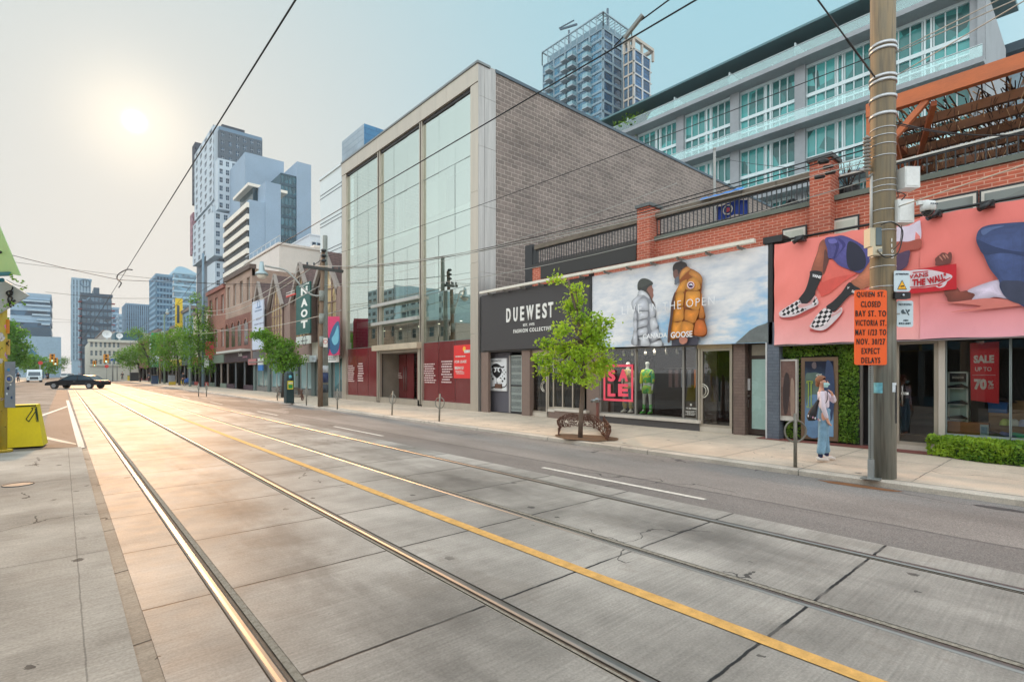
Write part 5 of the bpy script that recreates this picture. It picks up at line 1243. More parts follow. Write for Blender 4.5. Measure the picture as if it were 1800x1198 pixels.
prop('display_crate', 'long orange wooden box on the left of the shoe display', 'crate', (13.7, yy(1737,13.7), .42), (13.95, yy(1662,13.7), .66), wb2)
prop('display_crate', 'wooden crate on the middle level of the shoe display', 'crate', (13.95, yy(1800,13.95), .42), (14.2, yy(1738,13.95), .86), wb)
prop('display_crate', 'small wooden crate highest on the right of the shoe display', 'crate', (14.2, yy(1830,14.2), .42), (14.45, yy(1776,14.2), 1.1), wb)
prop('display_crate', 'wooden crate at the front right of the shoe display carrying caps', 'crate', (13.68, yy(1822,13.7), .42), (13.9, yy(1761,13.7), .64), wb)
for i, (u, c, lb) in enumerate(((1767,(206,222,110),'lime green cap on the front crate'),(1783,(226,226,216),'white cap on the front crate'),(1799,(190,196,226),'pale lilac cap on the front crate'))):
    c_ = M(c, .7); y = yy(u, 13.78); s = thing('cap', lb, 'cap', (13.78, y, .64), 'caps on the front crate'); g = MB(); vs = []; fs = []
    for a in range(5):
        for j in range(12): th = 2*math.pi*j/12; r = .085*math.cos(a*math.pi/10); vs.append((13.78+r*math.cos(th), y+r*math.sin(th), .64+.13*math.sin(a*math.pi/10)))
    for a in range(4):
        for j in range(12): fs.append((a*12+j, a*12+(j+1) % 12, (a+1)*12+(j+1) % 12, (a+1)*12+j))
    fs.append(tuple(48+j for j in range(12))); g.raw(vs, fs, c_, True); g.build('crown', s)
    g = MB(); g.prism(crom([(13.70, y-.07, .642), (13.64, y-.05, .642), (13.61, y, .642), (13.64, y+.05, .642), (13.70, y+.07, .642)], 4), (0,0,.008), c_); g.build('peak', s)
def sneaker(x, y, z, c1, c2, lb, s_=1.):
    s = thing('shoe', lb, 'shoe', (x, y, z), 'shoes in the window display'); g = MB()
    g.tube([(x, y+.14*s_, z+.04), (x, y+.08*s_, z+.065), (x, y, z+.06), (x, y-.08*s_, z+.045), (x, y-.15*s_, z+.03)], [(.032,.03),(.04,.055),(.042,.045),(.044,.03),(.03,.018)], M(c1, .6), 10); g.build('upper', s)
    g = MB(); g.prism(crom([(x-.04,y+.14*s_,z),(x-.045,y,z),(x-.04,y-.14*s_,z),(x,y-.17*s_,z),(x+.04,y-.14*s_,z),(x+.045,y,z),(x+.04,y+.14*s_,z),(x,y+.16*s_,z)], 3), (0,0,.025), M(c2, .6)); g.build('sole', s)
sneaker(13.8, yy(1673,13.8), .66, (58,84,150), (220,220,226), 'blue shoe on the left end of the long orange box')
sneaker(13.62, yy(1772,13.62), .41, (96,110,170), (220,220,220), 'violet blue shoe in front of the cap crate')
sneaker(13.62, yy(1794,13.62), .41, (70,190,150), (206,230,90), 'mint green shoe in front of the cap crate', 1.2)
sneaker(14.1, yy(1757,14.1), 1.06, (50,34,34), (60,40,36), 'dark brown shoe above the blue box', 1.5)
sneaker(13.62, yy(1750,13.62), .41, (44,46,56), (220,220,220), 'black shoe with white sole at the foot of the display', 1.1)
s = thing('shoe_box', 'blue shoe box in the middle of the shoe display', 'box', (14.1, yy(1752,14.1), .84)); g = MB(); g.box((14.0, yy(1770,14.0), .86), (14.2, yy(1737,14.0), 1.04), M((36,110,190), .5)); g.build('body', s); g = MB(); g.box((13.98, yy(1771,14.0), 1.04), (14.22, yy(1736,14.0), 1.07), M((30,92,168), .5)); g.build('lid', s)
s = thing('photo_card', 'small standing photo card at the foot of the shoe display', 'card', (13.6, yy(1730,13.6), .41)); g = MB(); g.box((13.58, yy(1738,13.6), .42), (13.6, yy(1723,13.6), .64), M((180,200,206), .4)); g.box((13.575, yy(1736,13.6), .46), (13.579, yy(1725,13.6), .60), M((110,150,176), .4, .4, 9)); g.build('card', s)
# ---------- pergola and roof things above
s = thing('pergola', 'orange timber pergola roofed with hanging sticks on the brick roof terrace', 'pergola', (XU, 2, 5.9)); om = M((188, 104, 62), .6, .18, 3, stretch=(2,.5,2)); om2 = M((128, 84, 54), .7, .2, 3); YP = Ya(1523, XU)
yA_ = -3.5
g = MB(); g.box((XU-.05, yA_, 7.55), (XU+.12, YP, 7.86), om); g.build('front_beam', s)
g = MB(); g.box((XU-.02, YP-.2, 5.92), (XU+.16, YP, 7.55), om); g.box((XU+4.6, YP-.2, 5.5), (XU+4.8, YP, 7.5), om2); g.box((XU-.02, -1.2, 5.92), (XU+.16, -1.0, 7.55), om); g.build('post', s)
g = MB()
for dx in (.9, 1.8, 2.7, 3.6, 4.5): g.box((XU+dx, yA_, 7.36), (XU+dx+.12, YP, 7.56), om2)
g.build('purlin', s)
g = MB()
g.beam((XU+.06, YP-.2, 6.6), (XU+.06, YP-1.1, 7.55), .12, .12, om); g.beam((XU+.1, YP-.1, 6.4), (XU+1.3, YP-.1, 7.5), .12, .12, om); g.beam((XU+.9, YP-.3, 7.4), (XU+2.3, YP-.3, 6.2), .10, .12, om); g.beam((XU+.2, YP-1.2, 7.5), (XU+3.0, YP-.2, 6.5), .10, .12, om)
g.box((XU+0.1, YP-.22, 7.4), (XU+4.7, YP-.06, 7.56), om); g.build('brace', s)
g = MB(); tw = M((74, 52, 40), .9, .4, 9); tw2 = M((190, 150, 110), .9, .3, 9)
for i in range(1000):
    y = random.uniform(yA_, YP-.05); L_ = random.uniform(.5, 1.5); x = XU+.2+L_/2+random.uniform(.0, 3.9); a = random.uniform(-.12, .12); z = 7.60+random.uniform(0, .07)
    g.beam((x-L_/2, y-a*L_, z+random.uniform(-.02,.03)), (x+L_/2, y+a*L_, z+random.uniform(-.02,.03)), random.uniform(.012,.03), .012, random.choice([tw, tw, tw2]))
for i in range(900):
    y = random.uniform(yA_, YP-.05); x = XU+random.choice([.9,1.8,2.7,3.6,4.5])+random.uniform(-.1,.2); z = 7.5
    g.beam((x, y, z), (x+random.uniform(-.15,.15), y+random.uniform(-.10,.10), z-random.uniform(.1,.36)), .010, .010, random.choice([tw, tw, tw2]))
g.build('stick_roof', s)
g = MB(); g.box((XU+.2, yA_, 6.2), (XU+.5, -1, 6.35), M((170,176,180), .6)); 
s = thing('roof_flag', 'blue flag with a white ringed emblem hanging inside the terrace railing', 'flag', (XU+.35, Ya(1285,XU+.3), 5.9)); Xf = XU+.3
g = MB(); vs = []; fs = []; a = onX(1259, 347, Xf); b = onX(1315, 363, Xf)
for j in range(9):
    for i in range(17): y = a.y+(b.y-a.y)*i/16; vs.append((Xf+.03*math.sin(i*.9+j*.3), y, 6.50-.40*j/8-.03*math.sin(i*.5)))
for j in range(8):
    for i in range(16): fs.append((j*17+i, j*17+i+1, (j+1)*17+i+1, (j+1)*17+i))
g.raw(vs, fs, M((26,60,150), .7, .1), True); g.build('cloth', s)
g = MB(); g.ring((Xf-.05, (a.y*.6+b.y*.4), 6.3), .13, .018, (1,0,0), m_white, 20, 4); g.ball((Xf-.05, (a.y*.6+b.y*.4), 6.3), .07, M((170,60,80), .6), 8, 4, (.1,1,1)); g.build('emblem', s)
s = thing('tarpaulin', 'bright blue tarpaulin strip laid over the weathered terrace beam', 'tarpaulin', (XU, Ya(1270,XU), 6.7)); g = MB(); vs = []; fs = []; a, b = Ya(1232,XU), Ya(1308,XU)
for i in range(13):
    y = a+(b-a)*i/12; w_ = .05+.12*math.sin(math.pi*min(1, i/9)); z = 6.71+.015*math.sin(i*2)
    vs += [(XU-.10, y, z-.05), (XU, y, z+.02), (XU+.02+w_, y, z+.06)]
for i in range(12):
    for j in range(2): fs.append((i*3+j, (i+1)*3+j, (i+1)*3+j+1, i*3+j+1))
g.raw(vs, fs, M((30, 110, 190), .5, .1), True); g.build('sheet', s)
s = thing('roof_pole', 'slim grey pole standing on the roof terrace in front of the block wall', 'pole', (XU+2, Ya(1256,XU+2), 5.5)); g = MB(); g.cyl((XU+2, Ya(1256,XU+2), 5.5), (XU+2, Ya(1256,XU+2), onX(1256,262,XU+2).z), .045, M((150,150,146), .6), n=8); g.ball((XU+2, Ya(1256,XU+2), onX(1256,262,XU+2).z), .06, M((150,150,146), .6), 8, 5); g.build('shaft', s)
s = thing('roof_chair', 'dark patio chair back seen through the railing of the terrace', 'chair', (XU+1, Ya(1392,XU+1), 5.5)); yq = Ya(1392,XU+1); g = MB()
pts = [(XU+1, yq-.25+.5*i/8, 6.15+.25*math.sin(math.pi*i/8)) for i in range(9)]; g.tube(pts, .03, m_blkm, 6); g.prism([Vector(p) for p in pts], (.03,0,0), m_blkm); g.build('backrest', s)
g = MB(); g.box((XU+1, yq-.25, 5.9), (XU+1.5, yq+.25, 5.95), m_blkm); g.build('seat', s)
for q, (dx, dy) in enumerate(((.02,-.23),(.02,.23),(.46,-.23),(.46,.23))): g = MB(); g.cyl((XU+1+dx, yq+dy, 5.5), (XU+1+dx, yq+dy, 5.92), .018, m_blkm, n=6); g.build('leg', s)
for k, (u, z, sc_) in enumerate(((1458, 6.3, 1), (1490, 6.25, .8))):
    y = Ya(u, XU+.8); s = thing('planter', ['dark tub of bare twigs beside the brick pillar on the terrace', 'smaller dark tub with a pale blue hose, nearer the utility pole'][k], 'planter', (XU+.8, y, 5.5)); g = MB(); g.tube([(XU+.8,y,5.5),(XU+.8,y,6.2),(XU+.8,y,6.3)], [.22*sc_,.3*sc_,.3*sc_], m_blkm, 12); g.build('tub', s)
    g = MB()
    for i in range(26):
        a = random.uniform(0, 6.28); r = random.uniform(.1, .5)*sc_; g.tube([(XU+.8,y,6.2),(XU+.8+r*.4*math.cos(a),y+r*.4*math.sin(a),6.45),(XU+.8+r*math.cos(a),y+r*math.sin(a),6.3+random.uniform(.2,.6))], .008, tw if i % 3 else M((110,170,190), .5), 4)
    g.build('twigs', s)
s = thing('roof_bush', 'small bright green bush on the top terrace of the loft building', 'bush', (Xc-1, Ya(1105,Xc-1.2), 36.6)); g = MB(); lm = leafmat('terrace_leaf', (70,130,40), (150,190,60), .4)
for _ in range(420):
    p = Vector((Xc-1.2+random.gauss(0,.4), Ya(1104,Xc-1.2)+random.gauss(0,1.5), 37.6+random.gauss(0,.55))); leaf(g, p, .45, lm)
g.build('leaves', s)
# ---------- gabled row
t = thing('gabled_building', 'row building with steep gables and tall pointed arch windows above small shops', 'building', (FX, 31.3, 0))
ya_, yb_ = yB+.12, 51.7
gbr = M((138,116,106), .75, .15, 3, bump=.3); slate = brick('slate_shingle', (116,92,88), (102,82,80), (84,70,66), .3, .14, .02, .8, .4); gtr = M((150,140,132), .6, .1, 3)
amber = wglass((222,196,150), .1, .35, .5); dgl = wglass((58,80,76), .05, .4)  # amber: cream base colour carries a painted reflection of the sunny sky
g = MB(); g.box((FX+.25, ya_, 2.6), (FX+12, yb_, 7.0), gbr); g.box((FX+.9, ya_, -.1), (FX+12, yb_, 2.6), m_dk)
g.box((FX+3.5, ya_, 7.0), (FX+12, yb_, 9.6), slate); g.build('wall', t)
pk_ = [(571,441,549,596),(528,463,512,545),(483,484,471,497),(453,497,445,465)]
ylast = ya_
for i, (up_, vp_, ul, ur) in enumerate(pk_):
    yc_ = Ya(up_, FX); zp = onX(up_, vp_, FX).z; y1 = Ya(ul, FX); y0 = Ya(ur, FX); y0 = max(y0, ya_+.05); zb = 7.0; yc_ = (y0+y1)/2 if i else yc_
    g = MB(); hw = .16
    for (p, q) in (((y1, zb), (yc_, zp)), ((y0, zb), (yc_, zp))): g.beam((FX-.05, p[0], p[1]), (FX-.05, q[0], q[1]), .3, .2, gtr, up=(1,0,0))
    g.face([(FX+.2, y1, zb), (FX+.2, y0, zb), (FX+.2, yc_, zp)], gbr)
    g.face([(FX-.1, y1, zb), (FX-.1, yc_, zp), (FX+4, yc_, zp), (FX+4, y1, zb)], slate); g.face([(FX-.1, y0, zb), (FX-.1, yc_, zp), (FX+4, yc_, zp), (FX+4, y0, zb)], slate); g.build('gable', t)
    w_ = (y1-y0)*.72; zt_ = zp-.75; zs_ = zb-.3; n = 12; out = []
    for k in range(n+1):
        f = k/n; yy_ = yc_+w_/2-w_*f; q = abs(2*f-1); out.append((yy_, zs_+(zt_-zs_)*(1-q**1.5)))
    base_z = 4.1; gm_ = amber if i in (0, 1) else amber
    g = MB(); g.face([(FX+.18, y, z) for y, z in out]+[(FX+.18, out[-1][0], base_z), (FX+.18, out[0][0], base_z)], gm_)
    for k in range(5):
        f = (k+.5)/5*1.0; f = k/4; yy_ = yc_+w_/2-w_*f; q = abs(2*f-1); zz_ = zs_+(zt_-zs_)*(1-q**1.5); g.box((FX+.1, yy_-.04, base_z), (FX+.2, yy_+.04, max(zz_, zs_-.1)), gbr)
    for zz_ in (4.1, 5.2, 6.3, 7.2): g.box((FX+.11, yc_-w_/2, zz_-.03), (FX+.19, yc_+w_/2, zz_+.03), gbr)
    arc = [(FX+.12, y, z) for y, z in out]; g.tube(arc, .07, gtr, 5); g.build('arched_window', t)
    g = MB(); g.box((FX-.12, y1-.05, 2.7), (FX+.3, y1+.35, 7.1), gbr); g.build('pilaster', t)
g = MB(); g.box((FX-.12, ya_, 2.7), (FX+.3, ya_+.55, 7.1), gbr); g.build('pilaster', t)
g = MB(); yy_ = ya_+.1
g.box((FX-.05, ya_, 2.65), (FX+.1, 37.0, 3.75), M((202,196,184), .6, .15, 1)); g.box((FX-.05, 41.5, 2.65), (FX+.1, yb_, 3.6), M((96,96,98), .6)); g.box((FX-.25, ya_, 2.55), (FX+.2, yb_, 2.66), M((120,116,110), .6)); g.build('fascia', t)
for k, (y0, y1, c) in enumerate(((31.5,33.3,(70,100,104)),(34.1,36.3,(90,120,116)),(37.0,39.6,(120,140,140)),(40.4,43.2,(104,130,128)),(44.0,46.6,(90,116,118)),(47.4,51.0,(84,104,104)))):
    g = MB(); X = FX+.3; g.face([(X,y1,.5),(X,y0,.5),(X,y0,2.55),(X,y1,2.55)], wglass(tuple(min(255, int(x*1.5)) for x in c), .1, .35)); 
    for y in (y0, (y0+y1)/2, y1): g.box((X-.05,y-.04,.45),(X+.03,y+.04,2.55), M((150,150,146), .4))
    g.box((X-.08,y0,0),(X+.1,y1,.46), M((110,108,104), .7)); g.build('shop_window', t)
g = MB()
for y in (33.7, 36.65, 40.0, 43.6, 47.0, 51.4): g = MB(); g.box((FX+.1,y-.32,0),(FX+.6,y+.32,2.6), M((86,100,98), .6)); g.build('pilaster', t)
def hang(name, lb, u0, u1, v0, v1, X, c, cat='sign', th=.1):
    a, b = onX(u0, v1, X), onX(u1, v0, X); s = thing(name, lb, cat, (X, (a.y+b.y)/2, a.z)); g = MB(); g.box((X-th, b.y, a.z), (X, a.y, b.z), M(c, .5, .06)); g.build('board', s); return s, X-th-.004, a, b
s, XS, a, b = hang('hanging_sign', 'tall dark green vertical sign with big white letters NAOT', 523, 547.5, 494, 589, FX-.6, (22,86,80))
for ch, v0, v1 in (('N',519.5,506),('A',540,526),('O',558.5,544.5),('T',577.5,564)):
    p = onX(529, v0, XS); text(ch, p, UY, UZ, p.y-Ya(540.5, XS), onX(534,v1,XS).z-onX(534,v0,XS).z, m_let, s, bold=.05)
textpx('FOOTWEAR', 527, 501.5, 543.5, 498.5, XS, m_let, s, bold=.02); textpx('FOOTWEAR', 526, 587.5, 543, 584.5, XS, m_let, s, bold=.02)
s2, XS, a, b = hang('hanging_sign', 'small white oval-marked sign box under the tall green sign', 523, 547, 589, 606, FX-.6, (206,212,206)); textpx('NAOT', 529, 600.5, 541, 596.5, XS, bk, s2, bold=.03); p = onX(535, 598.5, XS); g = MB(); g.ring(p, .34, .02, (1,0,0), bk, 20, 4); r = g.build('oval', s2)
s, XS, a, b = hang('hanging_sign', 'tall pale lilac vertical sign reading BODY PIERCING', 445.5, 464.5, 524.5, 615, FX-.4, (196,206,222))
textpx('BODY', 450.5, 563, 460, 556.5, XS, M((90,90,120), .5), s, bold=.02); textpx('PIERCING', 447, 572, 463.5, 565.5, XS, M((90,90,120), .5), s, bold=.02); lines(447, 463, 541, 547, 2, XS, s, M((110,130,160), .5), seed=2)
g = MB(); g.ring(onX(455, 534, XS), .35, .03, (1,0,0), M((90,130,170), .5), 16, 4); g.build('emblem', s)
s, XS, a, b = hang('open_sign', 'small red and white slatted sign left of the tall green sign', 505, 521, 515, 523, FX-.5, (204,70,60)); g = MB()
for k in range(2): g.box((XS-.004, b.y+.05, a.z+.12+k*.16), (XS, a.y-.05, a.z+.17+k*.16), m_white)
g.build('stripes', s)
s = thing('banner', 'pink and teal abstract street banner on the tall utility pole by the showroom', 'banner', (12.4, Ya(582,12.4), 4.3)); XS = 12.4
art = MB(); LAY[0] = 0; PX = XS
P([(573,556),(597,556),(596,620),(573,625)], (206,40,96), curve=False); P([(585,575),(596,566),(596,612),(584,622),(578,600)], (40,90,130)); P([(588,586),(594,572),(595,598),(588,606),(583,596)], (110,180,200)); P([(574,590),(580,600),(578,620),(574,622)], (30,50,90)); art.build('printed_picture', s); g = MB(); a, b = onX(573,625,XS+.01), onX(597,556,XS+.01); g.box((XS+.004,b.y,a.z),(XS+.02,a.y,b.z), M((190,40,90), .6)); g.build('cloth', s)
for (u0, u1, v0, v1, c, lb) in ((583,596,601,622,(206,210,200),'white notice board hanging under the abstract banner'),(573,596,622,637,(220,220,216),'white framed sign box over the shop door left of the glass showroom'),(532,545,623,637,(196,194,180),'grey square sign on the fascia left of the wooden pole'),(546,556,624,636,(190,200,206),'round marked sign beside the grey square sign')):
    s, XS, a, b = hang('fascia_sign', lb, u0, u1, v0, v1, FX-.25, c); lines(u0+2, u1-2, v0+4, v1-3, 3, XS, s, M((96,100,104), .6), seed=int(u0))
s, XS, a, b = hang('fascia_sign', 'small blue and white square sign above the first shop door of the gabled row', 455.5, 463.5, 641, 651, FX-.1, (40,110,180))
for (u0, u1, v0, v1, c, lb) in ((438,452,630,641,(170,110,110),'pink sign on the fascia at the left end of the gabled row'),(455,464,629,641,(206,210,206),'pale sign on the fascia at the left end of the gabled row')): hang('fascia_sign', lb, u0, u1, v0, v1, FX-.1, c)
# ---------- brown, red and painted shop houses beyond
def shophouse(y0, y1, h, c, label, up, shop, bkc=None, awn=None, nfl=2, nb=3, sign=None, X=FX, sgn=-1, sidewin=False, cornice=(120,110,104), wf=.42, hf=.55, depth=11):
    Nn = NX if sgn < 0 else X0; U = (0,-1,0) if sgn < 0 else (0,1,0); ys = y1 if sgn < 0 else y0
    t = thing('shop_house', label, 'building', (X, y0, 0)); m = bkc or M(c, .8, .15, .6, bump=.3)
    xb = X-sgn*depth; g = MB(); g.box((X-sgn*.3, y0+.01, -.1), (xb, y1-.01, h-.4), m); g.build('core', t)
    fh = (h-3.9)/nfl
    grid(t, (X-sgn*.3, ys, 3.7), U, Nn, y1-y0-.02, 3.7, nfl, fh, nb, wf, hf, m, up, M((200,196,188), .6), 1, 2, .28, 40)
    g = MB(); g.box((X+sgn*.2, y0, h-.42), (X-sgn*.4, y1, h), M(cornice, .7)); g.build('cornice', t)
    g = MB(); g.box((X+sgn*.12, y0+.1, 2.75), (X-sgn*.28, y1-.1, 3.65), M(shop, .55, .1)); g.build('fascia', t)
    n = 3; w_ = (y1-y0)/n
    for k in range(n):
        a, b = y0+k*w_+.12, y0+(k+1)*w_-.12; g = MB(); g.box((X-sgn*.34, a, .5 if k != 1 else .05), (X-sgn*.3, b, 2.7), wglass(random.choice([(130,156,156),(164,176,172),(104,124,130),(180,170,150)]), .1, .45)); g.box((X-sgn*.1, a, 0), (X-sgn*.3, b, .5 if k != 1 else .05), M(shop, .7)); g.box((X-sgn*.2, a-.22, 0), (X-sgn*.31, a, 2.72), M(random.choice([(120,116,110),(150,140,130),(96,104,108)]), .6)); g.build('shop_window', t)
    return t
rb1 = brick('dark_red_brick', (134,80,66), (118,70,60), (146,118,106), .23, .078, .009, .8, .4); bb1 = brick('brown_brick', (172,146,128), (158,134,118), (148,128,118), .23, .078, .009, .8, .4)
rb2 = brick('rust_brick', (150,94,76), (134,84,68), (160,134,120), .23, .078, .009, .8, .4)
t = shophouse(51.8, 62.0, 11.7, None, 'brown brick shop house with arched red windows over a maroon cafe sign', wglass((52,66,72), .06), (58,40,50), bb1, nfl=2, nb=4, cornice=(96,80,72))
g = MB(); g.box((FX-.04, 51.9, 3.75), (FX+.0, 61.9, 7.3), rb1); g.build('red_panel', t)
for k in range(4):
    y = 52.6+k*2.45; g = MB(); pts = [(FX-.07, y+.2, 4.3), (FX-.07, y+1.5, 4.3), (FX-.07, y+1.5, 6.3)]+[(FX-.07, y+.85+.65*math.cos(a*math.pi/6), 6.3+.5*math.sin(a*math.pi/6)) for a in range(1, 6)]+[(FX-.07, y+.2, 6.3)]
    g.face(pts, wglass((70,40,44), .1)); g.tube([Vector(p)+Vector((-.03,0,0)) for p in pts[2:]], .07, rb2, 5); g.build('arched_window', t)
g = MB(); g.box((FX-.9, 51.9, 3.66), (FX, 61.9, 3.85), M((190,190,184), .6)); g.build('canopy', t)
text('Double', (FX-.15, 55.9, 3.25), UY, UZ, 1.3, .32, m_let, t, bold=.01); text('Ceremony', (FX-.15, 54.4, 3.0), UY, UZ, 1.7, .3, M((190,140,160), .5), t, bold=.01)
shophouse(62.05, 71.0, 11.2, None, 'red brick shop house with tall white-framed windows, beyond the maroon cafe', wglass((150,176,190), .06), (104,116,104), rb2, nfl=2, nb=3, cornice=(140,84,72))
shophouse(71.1, 80, 9.6, (206,196,178), 'cream painted shop house half hidden behind the street trees', wglass((96,120,130), .06), (150,60,54), nfl=2)
shophouse(80.1, 88, 10.6, (122,150,170), 'blue grey shop house behind the street trees, next to the cream one', wglass((70,96,110), .06), (60,70,84), nfl=2)
shophouse(88.1, 99, 9.0, (176,170,160), 'grey rendered shop house where the yellow banner hangs', wglass((80,100,108), .06), (196,170,60), nfl=2)
shophouse(99.1, 112, 8.6, None, 'dark brick shop house beyond the yellow banner', wglass((70,90,100), .06), (44,60,70), rb1, nfl=2)
shophouse(112.1, 126, 9.6, (196,206,210), 'white shop house with a green side sign near the far crossing', wglass((90,120,130), .06), (40,140,100), nfl=2)
shophouse(126.1, 146, 9.0, None, 'low rust brick shop house just before the beige studio block', wglass((80,100,106), .06), (120,50,50), rb2, nfl=2, nb=6)
shophouse(190, 240, 14, (170,166,160), 'long grey block on the right beyond the beige studio block', wglass((80,106,120), .06), (90,90,96), nfl=3, nb=14, X=9)
for (y0, y1, z, X, c, lb) in ((63, 78, 16.5, 19, (214,208,200), 'white rendered upper block with a roof rail behind the red brick shop house'), (80, 100, 13.5, 20, (150,170,190), 'blue grey set back block behind the street trees')):
    s = thing('rear_block', lb, 'building', (X, y0, 0)); solid(s, 'wall', (X, y0, 0), (X+10, y1, z), M(c, .7, .08, .4)); solid(s, 'parapet', (X-.15, y0-.15, z), (X+10, y1+.1, z+.25), M(c, .7)); g = MB()
    for k in range(8): g.cyl((X+.1, y0+k*(y1-y0)/8, z), (X+.1, y0+k*(y1-y0)/8, z+1), .03, fmw, n=5)
    g.beam((X+.1, y0, z+1.1), (X+.1, y1, z+1.1), .06, .06, fmw); g.build('railing', s)
s = thing('banner', 'tall yellow vertical banner sign above the trees on the right', 'banner', (12.4, 88.5, 6)); a = atD(291, 592, 95); b = atD(298, 552, 95); g = MB(); g.box((12.3, 88, a.z), (13.2, 88.25, b.z), M((222,190,60), .6)); g.build('board', s); g = MB(); g.box((12.5, 87.97, a.z+.6), (12.8, 87.995, b.z-1), M((70,80,90), .6)); g.build('lettering', s)
s = thing('side_sign', 'green upright sign on the side of the far white shop house', 'sign', (12.3, 112, 5)); g = MB(); g.box((12.0, 111.7, 5.2), (13.2, 111.95, 8.8), M((36,150,96), .6)); g.build('board', s)
for (x, y, w1, d1, h1, c, lb) in ((-75,150,26,22,27,(150,176,180),'glass apartment block beyond the roofs on the near side of the street'),(-62,196,20,20,20,(176,180,176),'grey concrete block beyond the roofs on the near side of the street'),(-46,110,14,18,13,(150,110,96),'brick warehouse beyond the roofs on the near side of the street'),(-110,240,30,26,44,(150,176,186),'tall slab far beyond the roofs on the near side of the street')):
    s = thing('city_block', lb, 'building', (x, y, 0)); solid(s, 'core', (x-w1/2, y-d1/2, 0), (x+w1/2-.3, y+d1/2, h1), M(c, .7)); grid(s, (x+w1/2-.3, y-d1/2, 2), (0,1,0), X0, d1, 2, int(h1/3.4), 3.4*(h1-2)/(int(h1/3.4)*3.4), 5, .7, .5, M(c, .7), wglass((80,110,120)), None, 2, 1, .3, 60)
# ---------- opposite side of the street (mirrored in the shop glass) and far left row
XL_ = -4.4
for (y0, y1, h, c, lb, b) in ((-30,-22,9,(190,176,150),'cream shop house behind the camera on the near side',None),(-22,-15,8.4,None,'rust brick shop house behind the camera on the near side',rb2),(-15,-7.5,9.4,(222,186,70),'yellow painted shop house on the near side',None),(-7.5,-.5,8.2,None,'dark red brick shop house on the near side, beside the camera',rb1),(-.5,6,8.8,(196,196,186),'grey white shop house on the near side, second from the corner',None),(6,12.5,8.6,(206,180,80),'ochre corner shop house on the near side',None)):
    shophouse(y0, y1, h, c, lb, wglass((80,100,106), .06), random.choice([(60,60,66),(150,50,50),(40,90,110)]), b, X=XL_, sgn=1)
for (y0, y1, h, c, lb, X, b) in ((60,74,9,(170,160,150),'taupe shop house first on the far left',-13,None),(74,88,10,None,'brown brick shop house on the far left behind trees',-13,bb1),(88,106,9,(150,170,180),'pale blue shop house on the far left behind trees',-13,None),(106,130,11,None,'red brick shop house far along the left side',-13,rb1),(130,175,10,(176,176,170),'long grey shop row at the far left end',-12.5,None)):
    shophouse(y0, y1, h, c, lb, wglass((70,96,104), .06), random.choice([(60,60,66),(40,90,110)]), b, X=X, sgn=1, nb=4)
s = thing('pavilion', 'blue glass gabled pavilion in front of the wide office block on the left', 'building', (-14, 150, 0)); D = 190; a = Xa(50, D); b = Xa(77, D)
g = MB(); g.box((a, D, 0), (b, D+14, onY(60,640,D).z), wglass((70,130,170), .1)); g.build('glass_wall', s); g = MB(); zt_ = onY(60,612,D).z; zz_ = onY(60,640,D).z; g.prism([(a-1, D-1, zz_), (b+1, D-1, zz_), ((a+b)/2-1, D-1, zt_)], (0,16,0), M((60,120,160), .5)); g.build('roof', s)
# ================================================================= TREES
lf_main = leafmat('young_leaf', (116,166,30), (212,234,84), .5); lf_a = leafmat('street_leaf', (66,116,34), (132,176,58), .45); lf_b = leafmat('far_leaf', (66,122,44), (128,176,60), .45)
bark = M((112,96,84), .9, .25, 12, bump=.6); bark2 = M((62,56,52), .9, .25, 12, bump=.5)
def fresh(g, p, s_, m, n=5):
    """a small drooping spray of leaves"""
    for _ in range(n):
        q = p+Vector((random.gauss(0,1), random.gauss(0,1), random.gauss(0,.7)))*s_*.9; leaf(g, q, s_, m, .8)
def tree(name, label, base, trunkpts, tr, clusters, lm, ls, per, bk_, group=None, limbs=True, gap=.0):
    """clusters: (centre, radii, weight)"""
    base = Vector(base); t = thing(name, label, 'tree', tuple(base), group)
    g = MB(); pts = [base+Vector(p) for p in trunkpts]; n = len(pts); g.tube(pts, [tr*(1-.6*i/(n-1)) for i in range(n)], bk_, 9)
    if limbs:
        for c, r, w_ in clusters:
            c = base+Vector(c); k = min(range(n), key=lambda i: abs(pts[i].z-(c.z-.35*(c-pts[-1]).length-.3)))
            k = max(k, n//2); a = pts[k]; mid = a.lerp(c, .5)+Vector((random.uniform(-.06,.06), random.uniform(-.06,.06), -.05))*(c-a).length
            g.tube([a, mid, c], [tr*.42, tr*.28, tr*.12], bk_, 5)
            for _ in range(5):
                d = Vector((random.gauss(0,1)*r[0], random.gauss(0,1)*r[1], random.gauss(0,.8)*r[2]))*.6; g.tube([mid.lerp(c, .6), c+d], [tr*.12, tr*.04], bk_, 4)
    g.build('trunk', t)
    g = MB()
    for c, r, w_ in clusters:
        c = base+Vector(c)
        for _ in range(int(per*w_)):
            d = Vector((random.gauss(0,1), random.gauss(0,1), random.gauss(0,1))).normalized()*random.random()**.45
            p = c+Vector((d.x*r[0], d.y*r[1], d.z*r[2]))
            if gap and noise.noise(p*2.1/max(r[0], .6)) < -gap: continue
            fresh(g, p, ls, lm, 3)
    g.build('crown', t); return t
